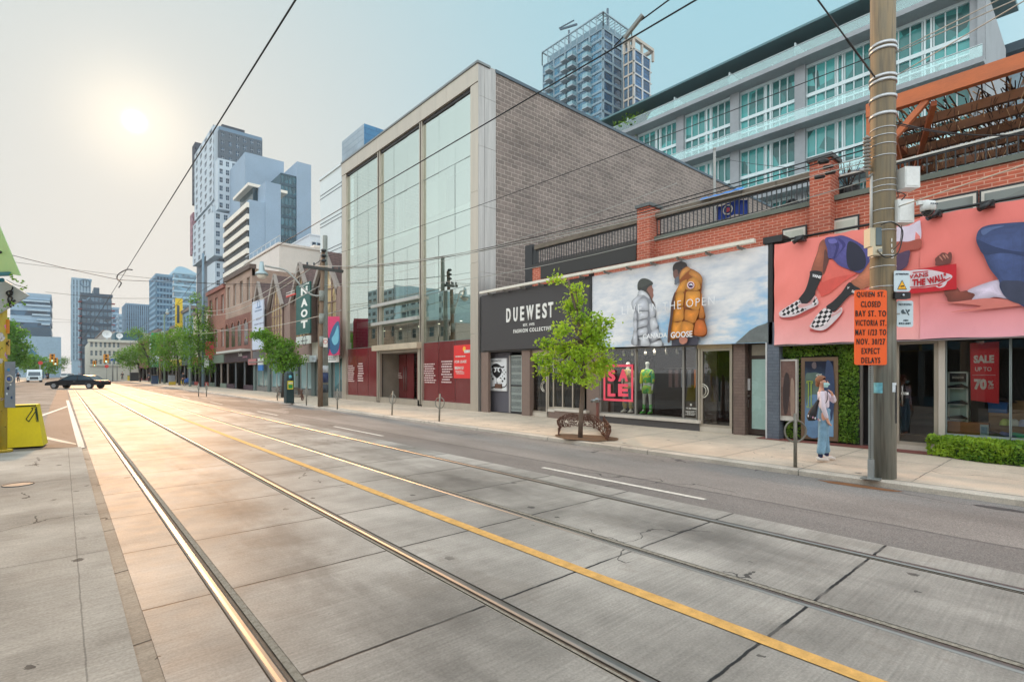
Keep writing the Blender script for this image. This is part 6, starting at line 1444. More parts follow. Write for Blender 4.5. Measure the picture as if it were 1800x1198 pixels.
# young tree in front of the shops: crown digitised from the photograph
bt_ = onZ(1020, 769, .02); Dt = bt_.x*SN+bt_.y*CS
def tp(u, v): d = ray(u, v); return Vector((d[0]*Dt, d[1]*Dt, H+d[2]*Dt))-bt_
px = 911/Dt
cl = []
for u, v, rx, ry, w_ in ((987,489,20,9,.30),(1000,508,14,9,.24),(1012,520,18,12,.36),(1004,538,20,14,.5),(1030,532,10,12,.24),(1010,560,24,16,.8),(1036,562,12,14,.4),(990,582,20,16,.7),(1022,588,30,20,1.3),(1052,575,22,9,.45),(1070,566,10,5,.16),(1062,600,26,14,.9),(1082,612,12,12,.35),(1040,620,34,20,1.6),(1000,616,34,20,1.5),(968,604,18,12,.5),(975,632,26,16,.9),(1012,648,34,18,1.4),(1046,648,26,18,1.0),(1072,636,20,12,.6),(962,655,14,8,.3),(988,664,20,9,.35),(1030,668,24,10,.5)):
    cl.append((tuple(tp(u, v)+Vector((random.uniform(-.25,.25), random.uniform(-.25,.25), 0))), (rx/px*.82, rx/px*.82, ry/px*.86), w_))
tree('young_tree', 'young bright green street tree in front of the black lettered sign', bt_, [tp(1020,769), tp(1021,730), tp(1024,690), tp(1025,650), tp(1022,600), tp(1014,550), tp(1002,505), tp(998,490)], .062, cl, lf_main, .10, 100, bark, limbs=True)
def soil(x, y, z=.03, r=.62, lb=None): blob((x, y), r, r*1.25, z, M((112,84,62), .95, .35, 16, bump=.8), 'tree_pit', seed=x+y)
soil(bt_.x+.08, bt_.y-.1)
iron = M((92, 58, 44), .75, .3, 9)
def guard(name, label, c, pts, h0, h1, seed, group='rusty lattice tree guards'):
    """undulating cut-steel lattice standing round the tree pit"""
    rn = random.Random(seed); t = thing(name, label, 'tree guard', c, group); g = MB(); P_ = crom([Vector((*p, 0)) for p in pts], 9, False); n = len(P_)
    nz = 6; grid_ = []
    for i, p in enumerate(P_):
        hh = h0+(h1-h0)*(.5+.5*math.sin(i*.33+seed)); colm = []
        for j in range(nz+1): colm.append(p+Vector((rn.uniform(-.012,.012)+.05*math.sin(j*.8+i*.2), rn.uniform(-.012,.012), .05+hh*j/nz+rn.uniform(-.018,.018))))
        grid_.append(colm)
    for i in range(n):
        for j in range(nz+1):
            if i < n-1 and rn.random() < (.96 if j in (0, nz) else .72): g.beam(grid_[i][j], grid_[i+1][j], .012, .022, iron)
            if j < nz and rn.random() < .86: g.beam(grid_[i][j], grid_[i][j+1], .012, .02, iron)
    for i in (2, n//2, n-3): g.beam((P_[i].x, P_[i].y, .0), (P_[i].x, P_[i].y, .2), .03, .03, iron)
    g.build('lattice', t); return t
w = lambda u, v: tuple(onZ(u, v, .03))[:2]
cx0 = w(1028, 764)
guard('tree_guard', 'rusty curved lattice guard around the young tree in front of the shops', (cx0[0], cx0[1], .03), [w(982,765), w(984,752), w(1000,750), w(1022,748), w(1044,752), w(1058,764), w(1071,774), w(1066,758), w(1062,752)], .30, .36, 2)
# second tree by the parking machine
b2 = onZ(496, 698, .02); D2 = b2.x*SN+b2.y*CS
def mk(b, u0, v0, lst, D_):
    r_ = []
    for u, v, rx, ry, w_ in lst:
        d = ray(u, v); p = Vector((d[0]*D_, d[1]*D_, H+d[2]*D_))-b; k = 911/D_; r_.append((tuple(p), (rx/k, rx/k, ry/k), w_))
    return r_
def tpt(b, D_, L_): return [tuple(Vector((ray(u,v)[0]*D_, ray(u,v)[1]*D_, H+ray(u,v)[2]*D_))-b) for u, v in L_]
tree('street_tree', 'round-headed street tree in front of the gabled row', b2, tpt(b2, D2, [(497,698),(498,670),(500,640),(498,610)]), .12, mk(b2, 0, 0, [(462,588,18,10,.7),(478,600,20,12,.9),(500,608,22,14,1.1),(488,628,26,14,1.3),(512,632,22,14,1.1),(500,646,24,8,.8),(470,612,10,8,.4),(448,590,6,4,.15)], D2), lf_a, .17, 190, bark2, 'street trees on the far pavement')
g2c = w(497, 699)
guard('tree_guard', 'rusty lattice guard of the round-headed tree, behind the parking machine', (g2c[0], g2c[1], .03), [w(486,699), w(490,694), w(505,694), w(522,697), w(532,700), w(530,704)], .5, .62, 5)
# group of trees further along (clusters in photo pixels at their own depth)
specs = [
 ('tall bushy street tree behind the red banner, nearest of the far group', 352, 697, 60., [(352,690),(351,640),(350,600),(348,560)], [(345,525,12,9,.22),(358,545,14,10,.3),(352,568,20,14,.7),(330,590,22,16,1.0),(370,590,24,16,1.1),(345,615,26,16,1.2),(378,618,20,16,.9),(360,640,24,16,1.0),(372,600,20,14,.7),(398,580,14,10,.5)], .25),
 ('street tree with a dark forked trunk, left of the tall bushy one', 316, 690, 68., [(316,690),(315,660),(311,620),(306,600)], [(296,600,18,12,.8),(318,590,20,12,.9),(310,615,24,14,1.1),(288,620,16,12,.7),(330,622,18,12,.8),(300,640,18,10,.6)], .26),
 ('bare-limbed street tree with open crown, middle of the far group', 268, 683, 84., [(268,683),(266,660),(260,628),(250,606),(243,590)], [(240,585,14,8,.5),(262,600,16,10,.7),(282,595,12,10,.5),(246,612,10,7,.35),(276,618,14,10,.7),(262,636,12,8,.5)], .3),
 ('low spreading street tree, leftmost of the far group', 247, 680, 96., [(247,680),(246,660),(243,640),(238,625)], [(220,625,14,10,.8),(238,618,16,10,.9),(252,626,14,10,.7),(228,638,16,9,.8),(210,628,8,7,.3)], .32)]
for lb, u, v, D_, tr_, cl_, ls in specs:
    b = atD(u, 655+911*1.62/D_, D_); b.z = .03
    cl_ = [(u_, v_, rx*1.18, ry*1.2, w_*1.2) for u_, v_, rx, ry, w_ in cl_]
    tree('street_tree', lb, b, tpt(b, D_, tr_), .17, mk(b, 0, 0, cl_, D_), lf_a, ls*.9, 230, bark2, 'street trees on the far pavement')
for i, (u, v, D_, lst, lb) in enumerate(((185,668,160,[(180,640,10,8,.8),(190,645,9,7,.6)],'small distant tree below the dark balcony tower'),(200,668,150,[(202,640,9,10,.8),(208,648,8,7,.5)],'distant tree by the right-hand traffic signal'),
      (20,672,70,[(14,575,14,16,1.2),(30,590,14,14,1.1),(12,610,18,14,1.2),(36,612,16,14,1.1),(22,630,18,12,1.2),(40,634,12,10,.8),(8,590,10,16,.7)],'big leafy tree behind the yellow signal post'),
      (55,668,120,[(52,630,12,12,1.1),(66,636,12,11,1.0),(60,648,14,8,.9),(44,644,10,8,.6)],'street tree behind the white van'),(85,668,140,[(84,638,10,10,1.),(96,640,9,9,.8),(90,650,12,8,.8)],'street tree right of the white van, under the signals'),
      (105,664,220,[(104,636,9,9,1.),(113,634,8,8,.9),(108,646,9,7,.7)],'distant round tree at the end of the left side'))):
    b = atD(u, 655+911*1.6/D_, D_); b.z = .05
    tree('street_tree', lb, b, tpt(b, D_, [(u,655+911*1.6/D_),(u,650),(u,640 if D_ > 100 else 610)]), .2, mk(b, 0, 0, lst, D_), lf_b, .5 if D_ > 100 else .32, 110 if D_ > 100 else 200, bark2, 'distant trees')
sp = thing('tree_branch', 'sprig of leaves poking out beside the pale graffiti board', 'branch', (-2.2, 9, 3.2)); g = MB()
tw_ = [atD(12,492,9.5), atD(26,500,9.5), atD(40,504,9.5), atD(46,506,9.5)]; g.tube(tw_, .006, bark2, 4); g.build('twig', sp)
g = MB()
for u, v in ((20,486),(24,490),(30,493),(38,497),(41,494),(44,505),(40,508),(45,505),(42,532),(44,535),(6,530),(14,535),(22,533),(30,537),(8,538),(3,546)):
    for _ in range(4): leaf(g, atD(u+random.gauss(0,1.5), v+random.gauss(0,1.5), 9.5), .05, lf_a)
g.build('leaves', sp)
# ================================================================= STREET FURNITURE
galv = M((150,152,148), .5, .15, 6, .4); cpole = M((128,132,126), .75, .2, 5, bump=.2)
def bike_ring():
    t = thing('bike_post', 'x', 'bike post'); g = MB(); pm = M((132,128,118), .45, .2, 9, .35, obj=True); g.cyl((0,0,0), (0,0,.90), .030, pm, n=12); g.ball((0,0,.90), .031, pm, 10, 5); g.build('post', t)
    g = MB(); g.ring((0,0,.62), .185, .016, (1,0,0), pm, 32, 8); g.build('ring', t)
    return t
br0 = bike_ring(); first = True
for (u, v, rz, lb) in ((1398, 820, TH+1.5707, 'bike ring post left of the standing woman, largest and nearest of them'), (772, 740, .35, 'bike ring post in front of the lease poster of the showroom'), (689, 729, .25, 'bike ring post in front of the showroom entrance'), (593, 719, .2, 'bike ring post at the left corner of the showroom'), (538.5, 712, .15, 'bike ring post between the parking machine and the wooden pole'), (487.5, 704, .1, 'bike ring post just left of the parking machine'), (363, 697, .1, 'bike ring post beside the pole with the red banner'), (349, 697, .1, 'bike ring post left of the pole with the red banner')):
    p = onZ(u, v, .02)
    if v > 800: rz = math.pi/2
    if first: o = br0; first = False
    else: o = dup(br0, p)
    o.location = p; o.rotation_euler = (0, R(3) if u in (689, 772) else 0, (math.pi/2-TH if v > 800 else rz)); o['label'] = lb; o['group'] = 'bike ring posts along the far kerb'
# parking machine
p = onZ(508, 708, .02); s = thing('parking_machine', 'dark green parking ticket machine with a yellow and green label', 'parking machine', p); g = MB(); dg = M((24,52,56), .45, .1)
g.prism([p+Vector((x,y,0)) for x, y in ((-.2,-.22),(.2,-.22),(.2,.22),(-.2,.22))], (0,0,1.15), dg); g.tube([p+Vector((0,0,1.15)), p+Vector((0,0,1.4)), p+Vector((0,0,1.62)), p+Vector((0,0,1.72))], [.27,.26,.24,.12], dg, 8, smooth=False); g.build('body', s)
g = MB(); g.box(p+Vector((-.15,-.275,.75)), p+Vector((.13,-.23,1.2)), M((222,206,60), .5)); g.box(p+Vector((-.12,-.28,.80)), p+Vector((.10,-.274,1.0)), M((30,140,70), .5)); g.box(p+Vector((-.13,-.282,1.05)), p+Vector((.11,-.276,1.12)), m_white); g.build('label_panel', s)
g = MB(); g.ball(p+Vector((0,-.24,1.42)), .09, M((90,180,200), .3), 10, 6, (1,.3,1)); g.build('screen', s)
# big concrete pole
pb = onZ(1552, 838, .02); s = thing('utility_pole', 'thick concrete utility pole with steel bands, boxes and cameras beside the orange sign', 'utility pole', pb)
def polemat():
    s_ = NT('pole_paint'); p = s_.pos(); x, y, z = s_.sep(p); f = s_.noise(s_.scale(p, 3, 3, .5), 2.2, 5, .6)
    up_ = s_.mix(s_.ramp(f, .3, .7, 0, 1), lin((142,122,90)), lin((118,110,92))); lo = s_.mix(s_.ramp(f, .3, .7, 0, 1), lin((122,126,120)), lin((150,146,134)))
    stn_ = s_.noise(s_.scale(p, 8, 8, .35), 3, 3); c = s_.mix(s_.ramp(s_.math('ADD', z, s_.math('MULTIPLY', f, .8)), 2.7, 2.9, 0, 1), lo, up_); c = s_.mix(s_.ramp(stn_, .48, .66, 0, .55), c, lin((86,80,70)))
    s_.bump(s_.noise(p, 40, 3), .25, .005); return s_.fin(c, .62)
g = MB(); rp = .172; g.tube([pb+Vector((0,0,z)) for z in (-.05, 3, 6, 10.5)], [rp+.004, rp, rp-.004, rp-.008], polemat(), 28); g.build('shaft', s)
band = M((196,198,200), .35, .1, 5, .6)
def vz(v, u=1552, D_=None): D_ = pb.x*SN+pb.y*CS; return H+(655-v)/911*D_
for v in (84, 92, 140, 148, 176, 206): 
    g = MB(); z = vz(v); g.tube([(pb.x, pb.y, z-.022), (pb.x, pb.y, z+.022)], rp+.012, band, 24, caps=True); g.build('band', s)
for v in (230, 243, 258, 278, 320, 331, 340, 372, 395, 408, 452, 470, 505):
    g = MB(); z = vz(v); g.tube([(pb.x, pb.y, z-.006), (pb.x, pb.y, z+.006)], rp+.006, band, 24, caps=True); g.build('band', s)
rt, fw_ = Vector((CS,-SN,0)), Vector((SN,CS,0))       # across and away from the viewer
def at(du, v, df=0): 
    D_ = pb.x*SN+pb.y*CS; return pb+rt*(du/911*D_)+fw_*df+Vector((0,0,vz(v)-pb.z))
def ebox(du0, du1, v0, v1, d0, d1, m, name, par=None, bev=.012):
    a = at(du0, v1, 0); b = at(du1, v1, 0); z1 = vz(v0); g = MB(); q = [a+fw_*d0, b+fw_*d0, b+fw_*d1, a+fw_*d1]; g.prism(q, (0,0,z1-a.z), m); return g.build(name, par or s)
wb_ = M((222,224,222), .4, .05); tanb = M((206,196,170), .5, .08); gyb = M((96,112,118), .5, .1)
# insulator stack left
g = MB()
for k in range(10): c = at(-28, 243+k*6.2); g.tube([c+Vector((0,0,-.022)), c, c+Vector((0,0,.022))], [.03,.058,.03], M((150,146,140), .4), 12)
g.cyl(at(-28, 238), at(-28, 312), .018, galv); g.cyl(at(-28, 312), at(-18, 306), .02, galv); g.build('insulator', s)
g = MB(); g.tube([at(-20, 310), at(-21, 420)], .022, M((190,190,186), .5), 8); g.build('conduit', s)
for (a, lb, pr) in (((20, 46, 302, 338), 'white plastic equipment box, topmost on the utility pole', wb_), ((8, 36, 358, 398), 'larger white junction box carrying the dome camera', wb_)):
    t2 = thing('equipment_box', lb, 'equipment box', at((a[0]+a[1])/2, a[3])); g = MB(); q0 = at(a[0], a[3], -.22); q1 = at(a[1], a[3], -.22); g.prism([q0, q1, q1+fw_*.2, q0+fw_*.2], (0,0,vz(a[2])-q0.z), pr); g.build('case', t2)
    g = MB(); q0 = at(a[0]+2, a[3]-3, -.228); q1 = at(a[1]-3, a[3]-3, -.228); g.prism([q0, q1, q1+fw_*.006, q0+fw_*.006], (0,0,vz(a[2]+4)-q0.z), M((232,234,232), .4)); g.build('lid', t2)
    g = MB(); g.tube([at(a[0]+6, a[3]), at(a[0]+7, a[3]+8), at(a[0]-2, a[3]+14)], .008, m_blkm, 6); g.build('cable', t2)
cm = thing('dome_camera', 'white dome police camera on a short arm right of the utility pole', 'camera', at(51, 395)); g = MB(); g.beam(at(34, 368, -.3), at(52, 366, -.3), .05, .06, wb_); g.build('arm', cm)
c = at(52, 376, -.3); g = MB(); g.tube([c+Vector((0,0,.1)), c+Vector((0,0,.08)), c+Vector((0,0,-.02)), c+Vector((0,0,-.05))], [.05,.095,.098,.085], wb_, 20); g.build('housing', cm)
g = MB(); g.ball(c+Vector((0,0,-.05)), .082, M((20,22,26), .05, 0, spec=1.), 20, 10); g.build('dome', cm)
text('POLICE', c-fw_*.1+Vector((-.04,0,.012))-rt*.03, rt, UZ, .11, .025, M((20,30,60), .5), cm, bold=.02)
t2 = thing('equipment_box', 'tan meter box with a dark front on the left of the utility pole', 'equipment box', at(-30, 437)); 
for (a, m_, nm, d) in (((-32, -22, 404, 436), tanb, 'case', -.12), ((-22, -9, 404, 434), gyb, 'front', -.13)):
    g = MB(); q0 = at(a[0], a[3], d); q1 = at(a[1], a[3], d); g.prism([q0, q1, q1+fw_*.14, q0+fw_*.14], (0,0,vz(a[2])-q0.z), m_); g.build(nm, t2)
t2 = thing('equipment_box', 'small beige box just below the tan meter box', 'equipment box', at(-26, 455)); g = MB(); q0 = at(-30, 452, -.16); q1 = at(-14, 452, -.16); g.prism([q0, q1, q1+fw_*.12, q0+fw_*.12], (0,0,vz(437)-q0.z), tanb); g.build('case', t2); g = MB(); g.cyl(at(-20,445,-.17), at(-20,445,-.2), .03, galv, n=10); g.build('knob', t2)
g = MB(); g.tube(crom([at(-20,402,-.2), at(-5,398,-.24), at(14,410,-.23), at(16,430,-.2), at(5,452,-.24), at(-12,458,-.22), at(-22,450,-.2)], 6, False), .009, m_blkm, 6); g.tube(crom([at(16,402,-.2), at(12,430,-.22), at(0,445,-.22)], 5, False), .006, m_blkm, 6)
g.tube(crom([at(10,344,-.18), at(18,352,-.25), at(14,360,-.22)], 5, False), .008, m_blkm, 6); g.build('cable', s)
text('1103', at(6, 456, -.19), Vector((0,0,-1)), rt, .01, .01, m_white, s) if False else None
for i, ch in enumerate('1103'): text(ch, at(0, 430+i*9.5, -.178), rt, UZ, .035 if ch != '1' else .014, .055, m_let, s, bold=.01)
for (a, c, lb) in (((-20,-12,672,690),(120,190,206),'pale blue sticker low on the utility pole'), ((2,12,672,688),(206,214,220),'white sticker low on the utility pole'), ((9,14,676,742),(40,40,46),'black and white poster strip on the right edge of the utility pole')):
    t2 = thing('sticker', lb, 'sticker', at(a[0], a[3])); g = MB()
    n = 5; vs = []
    for i in range(n+1):
        du = a[0]+(a[1]-a[0])*i/n; off = du/911*(pb.x*SN+pb.y*CS); dd = -math.sqrt(max(0, (rp+.006)**2-off*off)); vs.append(at(du, a[3], dd)); vs.append(at(du, a[2], dd))
    g.raw(vs, [(2*i, 2*i+2, 2*i+3, 2*i+1) for i in range(n)], M(c, .5, .3, 20)); g.build('print', t2)
for v in (682, 716): 
    t2 = thing('sticker', ['upper yellow paper sticker on the pole edge','lower yellow paper sticker on the pole edge'][v > 700], 'sticker', at(16, v)); g = MB(); g.ball(at(13, v-4, -.10), .045, M((226,222,50), .6), 8, 5, (.6,.3,1)); g.build('print', t2)
# camera warning sign and idling sign on the pole
def plate(nm, lb, cat, u0, u1, v0, v1, df, m_, rad=.02, th=.006, group=None):
    a = at(u0-1552, v1, df); b = at(u1-1552, v1, df); z1 = vz(v0); t2 = thing(nm, lb, cat, a); w_ = (b-a).length; h_ = z1-a.z; pts = []
    for cx_, cy_, a0 in ((w_-rad, rad, -90), (w_-rad, h_-rad, 0), (rad, h_-rad, 90), (rad, rad, 180)):
        for k in range(4): q = R(a0+30*k); pts.append(a+rt*(cx_+rad*math.cos(q))+Vector((0,0,cy_+rad*math.sin(q))))
    g = MB(); g.prism(pts, fw_*th, m_); g.build('plate', t2); return t2, a, w_, h_
ltb = M((206,222,230), .45, .04); off_ = -fw_*.003
t2, a, w_, h_ = plate('warning_sign', 'white camera attention sign with a yellow triangle, on the pole', 'sign', 1555, 1582, 480, 516, -.2, ltb)
text('ATTENTION', a+rt*.02*1+Vector((0,0,h_*.80))+off_, rt, UZ, w_*.82, .024, M((60,70,90), .5), t2, bold=.02)
c = a+rt*w_*.5+Vector((0,0,h_*.10))+off_
def tri(w0, h0, dz, m_, k, nm):
    g = MB(); g.face([c-rt*w0/2+Vector((0,0,dz))-fw_*.001*k, c+rt*w0/2+Vector((0,0,dz))-fw_*.001*k, c+Vector((0,0,dz+h0))-fw_*.001*k], m_); g.build(nm, t2)
tri(.15, .15, 0, bk, 1, 'triangle_edge'); tri(.125, .12, .010, M((246,180,30), .5), 2, 'triangle'); g = MB(); q = c+Vector((0,0,.045))-fw_*.006; g.beam(q-rt*.025, q+rt*.025+Vector((0,0,.012)), .004, .018, bk); g.build('pictogram', t2)
t2, a, w_, h_ = plate('equipment_box', 'black box with a silver lamp directly under the attention sign', 'equipment box', 1555, 1582, 517, 528, -.22, bk, .01, .1); g = MB(); g.ball(a+rt*w_*.5+Vector((0,0,h_*.5))-fw_*.01, .02, M((190,200,210), .2, metal=.8), 8, 6); g.build('lamp', t2)
t2, a, w_, h_ = plate('street_sign', 'pale blue no idling sign with a struck-out pictogram, right of the pole', 'sign', 1572.5, 1601, 529, 575, -.05, ltb, .03)
text('NO IDLING', a+rt*.03+Vector((0,0,h_*.82))+off_, rt, UZ, w_-.06, .03, M((90,110,120), .5), t2); text('MIN', a+rt*w_*.4+Vector((0,0,h_*.22))+off_, rt, UZ, .07, .025, M((70,90,100), .5), t2, bold=.02); text('IDLE LIMIT', a+rt*.03+Vector((0,0,h_*.10))+off_, rt, UZ, w_-.07, .03, M((70,90,100), .5), t2, bold=.02)
g = MB(); q = a+rt*w_*.45+Vector((0,0,h_*.55))+off_*1.5; g.prism([q+rt*x+Vector((0,0,z)) for x, z in ((-.05,.03),(-.02,.05),(.0,.01),(.03,-.02),(-.03,-.02),(-.055,.0))], -fw_*.002, M((60,80,90), .5)); g.beam(q+rt*.02+Vector((0,0,.05)), q+rt*.07+Vector((0,0,-.04)), .004, .012, M((60,80,90), .5)); g.prism([q+rt*x+Vector((0,0,z)) for x, z in ((.05,.0),(.08,.02),(.085,.05),(.05,.04))], -fw_*.002, M((60,80,90), .5)); g.build('pictogram', t2)
g = MB(); q = a+rt*(-.06)+Vector((0,0,h_*.5)); g.beam(q, q+rt*.1, .02, .02, galv); g.build('bracket', t2)
# perforated post with the orange road-work sign
pp = onZ(1531, 841, .02); t2 = thing('road_work_sign', 'orange road closure sign on a perforated steel post', 'road sign', pp)
g = MB(); g.box(pp+Vector((-.028,-.028,0)), pp+Vector((.028,.028,2.55)), galv); g.box(pp+Vector((-.1,-.12,0)), pp+Vector((.1,.12,.012)), galv); g.box(pp+Vector((-.036,-.036,0)), pp+Vector((.036,.036,.30)), M((176,180,180), .4, metal=.5)); g.build('post', t2)
g = MB(); dkh = M((60,60,60), .7)
for k in range(64): z = .3+k*.036; c = pp+Vector((-.0285, 0, z)); g.face([c+Vector((0,.008,-.008)), c+Vector((0,-.008,-.008)), c+Vector((0,-.008,.008)), c+Vector((0,.008,.008))], dkh); c = pp+Vector((0,-.0285,z)); g.face([c+Vector((-.008,0,-.008)), c+Vector((.008,0,-.008)), c+Vector((.008,0,.008)), c+Vector((-.008,0,.008))], dkh)
g.build('holes', t2)
D_ = pp.x*SN+pp.y*CS-.05
def sp_(u, v, k=0): d = ray(u, v); q = D_-k; return Vector((d[0]*q, d[1]*q, H+d[2]*q))
a = sp_(1502, 641); w_ = (sp_(1559, 641)-a).length; h_ = (sp_(1502, 509.5)-a).z; pts = []; rad = .03
for cx_, cy_, a0 in ((w_-rad, rad, -90), (w_-rad, h_-rad, 0), (rad, h_-rad, 90), (rad, rad, 180)):
    for k in range(4): q = R(a0+30*k); pts.append(a+rt*(cx_+rad*math.cos(q))+Vector((0,0,cy_+rad*math.sin(q))))
g = MB(); g.prism(pts, fw_*.008, M((250,96,18), .5, .03)); g.build('board', t2)
g = MB()
for cz in (.05, h_-.05): g.ball(a+rt*w_*.5+Vector((0,0,cz))-fw_*.004, .01, galv, 8, 5)
g.build('bolt', t2)
for i, (ln, wf_) in enumerate((('QUEEN ST.', .86), ('CLOSED', .60), ('BAY ST. TO', .94), ('VICTORIA ST.', .95), ('MAY 1/23 TO', .95), ('NOV. 30/27', .88), ('EXPECT', .56), ('DELAYS', .58))):
    lw = w_*wf_; z = h_*(1-(i+.86)/8.0)+.004; text(ln, a+rt*((w_-lw)/2)+Vector((0,0,z))-fw_*.004, rt, UZ, lw, .092, M((30,22,18), .5), t2, bold=.016, spacing=1.28)
# wooden pole + grey pole with street lamp
p1 = onZ(563, 714, .02); p2 = onZ(571.5, 713, .02); D_ = p1.x*SN+p1.y*CS; zt1 = H+(655-420)/911*D_
t2 = thing('utility_pole', 'weathered wooden utility pole with cross arms beside the glass showroom', 'utility pole', p1); wdm = M((118,98,80), .85, .35, 7, bump=.5, stretch=(3,3,.4))
g = MB(); g.tube([p1, p1+Vector((0,0,3)), Vector((p1.x+.15, p1.y, zt1-.6))], [.125,.115,.09], wdm, 10); g.build('shaft', t2)
def ad(u, v): d = ray(u, v); return Vector((d[0]*D_, d[1]*D_, H+d[2]*D_))
g = MB(); g.beam(ad(533,468), ad(603,477), .12, .14, M((58,60,58), .8, .2, 6)); g.build('cross_arm', t2)
g = MB()
for u, v in ((540,466),(552,467),(585,472),(596,474)): c = ad(u, v); g.tube([c, c+Vector((0,0,.12)), c+Vector((0,0,.16))], [.03,.05,.02], M((60,70,80), .4), 8)
for v in (440, 449, 458): c = ad(569, v); g.tube([c+Vector((0,0,-.06)), c, c+Vector((0,0,.06))], [.09,.14,.09], M((50,56,60), .5), 10)
g.build('insulator', t2)
g = MB()
for v, r in ((520,.13),(600,.135),(560,.13)): c = ad(565.5, v); g.tube([c+Vector((0,0,-.25)), c+Vector((0,0,.25))], r, M((130,134,128), .6, .3, 9), 10)
g.build('wrap', t2)
t3 = thing('utility_pole', 'grey steel pole with stickers right behind the wooden one', 'utility pole', p2); g = MB(); g.tube([p2, Vector((p2.x, p2.y, H+(655-410)/911*D_))], [.15, .11], cpole, 14); g.build('shaft', t3)
for (v0, v1, c, lb) in ((655,672,(44,60,100),'dark blue sticker'),(642,654,(190,196,200),'pale sticker'),(676,690,(60,70,80),'dark sticker')):
    g = MB(); za, zb = ad(572,v1).z, ad(572,v0).z; g.tube([(p2.x,p2.y,za),(p2.x,p2.y,zb)], .152, M(c, .6, .4, 14), 14); g.build('sticker', t3)
lampg = emis((255,244,220), .9)
def street_lamp(label, arm, head, par_D, poleobj=None):
    q = [ad(*a_) if par_D is None else atD(*a_, par_D) for a_ in arm]; t4 = thing('street_lamp', label, 'street lamp', q[0]); g = MB(); g.tube(crom(q, 5, False), .045, galv, 8); g.build('arm', t4)
    c = ad(*head) if par_D is None else atD(*head, par_D); g = MB(); g.tube([c+Vector((0,0,.75)), c+Vector((0,0,.5)), c+Vector((0,0,.32)), c+Vector((0,0,.2)), c+Vector((0,0,.1))], [.08,.12,.14,.28,.30], M((160,176,180), .4, metal=.4), 14); g.build('housing', t4)
    g = MB(); g.ball(c+Vector((0,0,.08)), .22, M((226,220,206), .2, 0, spec=.9), 14, 8, (1,1,.8)); g.build('globe', t4); return t4
street_lamp('street lamp on a long curved arm left of the tall green sign', [(568,520),(548,518),(530,503),(515,486),(500,474),(480,470),(466,467)], (460,487), None)
for (u, v, r, lb, sg, ty) in ((575.5,712,0,'small white parking sign on the grey steel pole',(572,579,594,610),'P'),):
    t4 = thing('parking_sign', lb, 'sign', ad(u,v)); a, b = ad(570.5, 610), ad(578, 594); w_ = (ad(578,610)-a).length; g = MB(); q = a-fw_*.17; g.prism([q, q+rt*w_, q+rt*w_+Vector((0,0,b.z-a.z)), q+Vector((0,0,b.z-a.z))], fw_*.006, m_white); g.build('plate', t4)
    g = MB(); g.ring(q+rt*w_/2+Vector((0,0,(b.z-a.z)*.6))-fw_*.002, .09, .012, fw_, M((190,40,40), .5), 16, 4); g.build('symbol', t4)
# poles further along
def pole(label, u, v, D_, vtop, r=.13, m_=None, name='utility_pole', banner=None):
    b = atD(u, v, D_); b.z = .03; t4 = thing(name, label, 'utility pole', b, 'poles along the far kerb'); g = MB(); g.tube([b, Vector((b.x, b.y, H+(655-vtop)/911*D_))], [r, r*.7], m_ or cpole, 12); g.build('shaft', t4); return t4
t4 = pole('blue grey pole carrying the red banner and white parking signs', 357, 690, 60, 445, .17, M((110,134,150), .5))
for (u0, u1, v0, v1, c, lb, nm) in ((361,376,600,632,(206,60,76),'red street banner on the blue grey pole','banner'),(359,367,624,645,(206,212,210),'two white parking plates on the blue grey pole','parking_sign')):
    s_ = thing(nm, lb, nm.replace('_', ' '), atD(u0, v1, 59.7)); g = MB(); a, b = atD(u0, v1, 59.7), atD(u1, v1, 59.7); h_ = atD(u0, v0, 59.7).z-a.z; g.prism([a, b, b+Vector((0,0,h_)), a+Vector((0,0,h_))], fw_*.02, M(c, .6, .15, 1.)); g.build('panel', s_)
pole('pale grey pole left of the one with the red banner', 334, 690, 62, 520, .15, M((130,150,150), .6)); pole('grey green pole by the newspaper boxes', 289, 683, 78, 552, .15, M((110,130,116), .6)); pole('short wooden pole beside the grey green one', 281, 683, 80, 622, .13, wdm)
pole('thin pole at the start of the far tree group', 229, 676, 110, 600, .12)
street_lamp('small lamp with a white globe over the far tree group', [(289,560),(292,552),(294,548)], (294,551), 78)
for i, (u, v, D_, c, lb, w_, h_) in enumerate(((272,684,76,(36,60,90),'dark blue litter bin among the far trees',.8,1.2),(302,688,70,(150,156,166),'grey newspaper box with a yellow base',.7,1.3),(226,676,110,(210,190,60),'yellow hydrant-sized box by the far kerb',.4,1.0),(236,677,104,(44,46,52),'black utility cabinet by the far kerb',1.4,1.6))):
    b = atD(u, v, D_); b.z = .03; s_ = thing('street_box' if i else 'litter_bin', lb, 'street box' if i else 'litter bin', b); g = MB(); g.box(b+Vector((-w_/2,-w_/2,0)), b+Vector((w_/2,w_/2,h_)), M(c, .5)); g.build('body', s_); g = MB(); g.box(b+Vector((-w_/2-.04,-w_/2-.04,h_)), b+Vector((w_/2+.04,w_/2+.04,h_+.1)), M((60,62,66), .5)); g.build('lid', s_)
    if i == 1: g = MB(); g.box(b+Vector((-w_/2-.05,-w_/2-.05,.0)), b+Vector((w_/2+.05,-w_/2,.45)), M((210,180,60), .5)); g.build('base', s_)
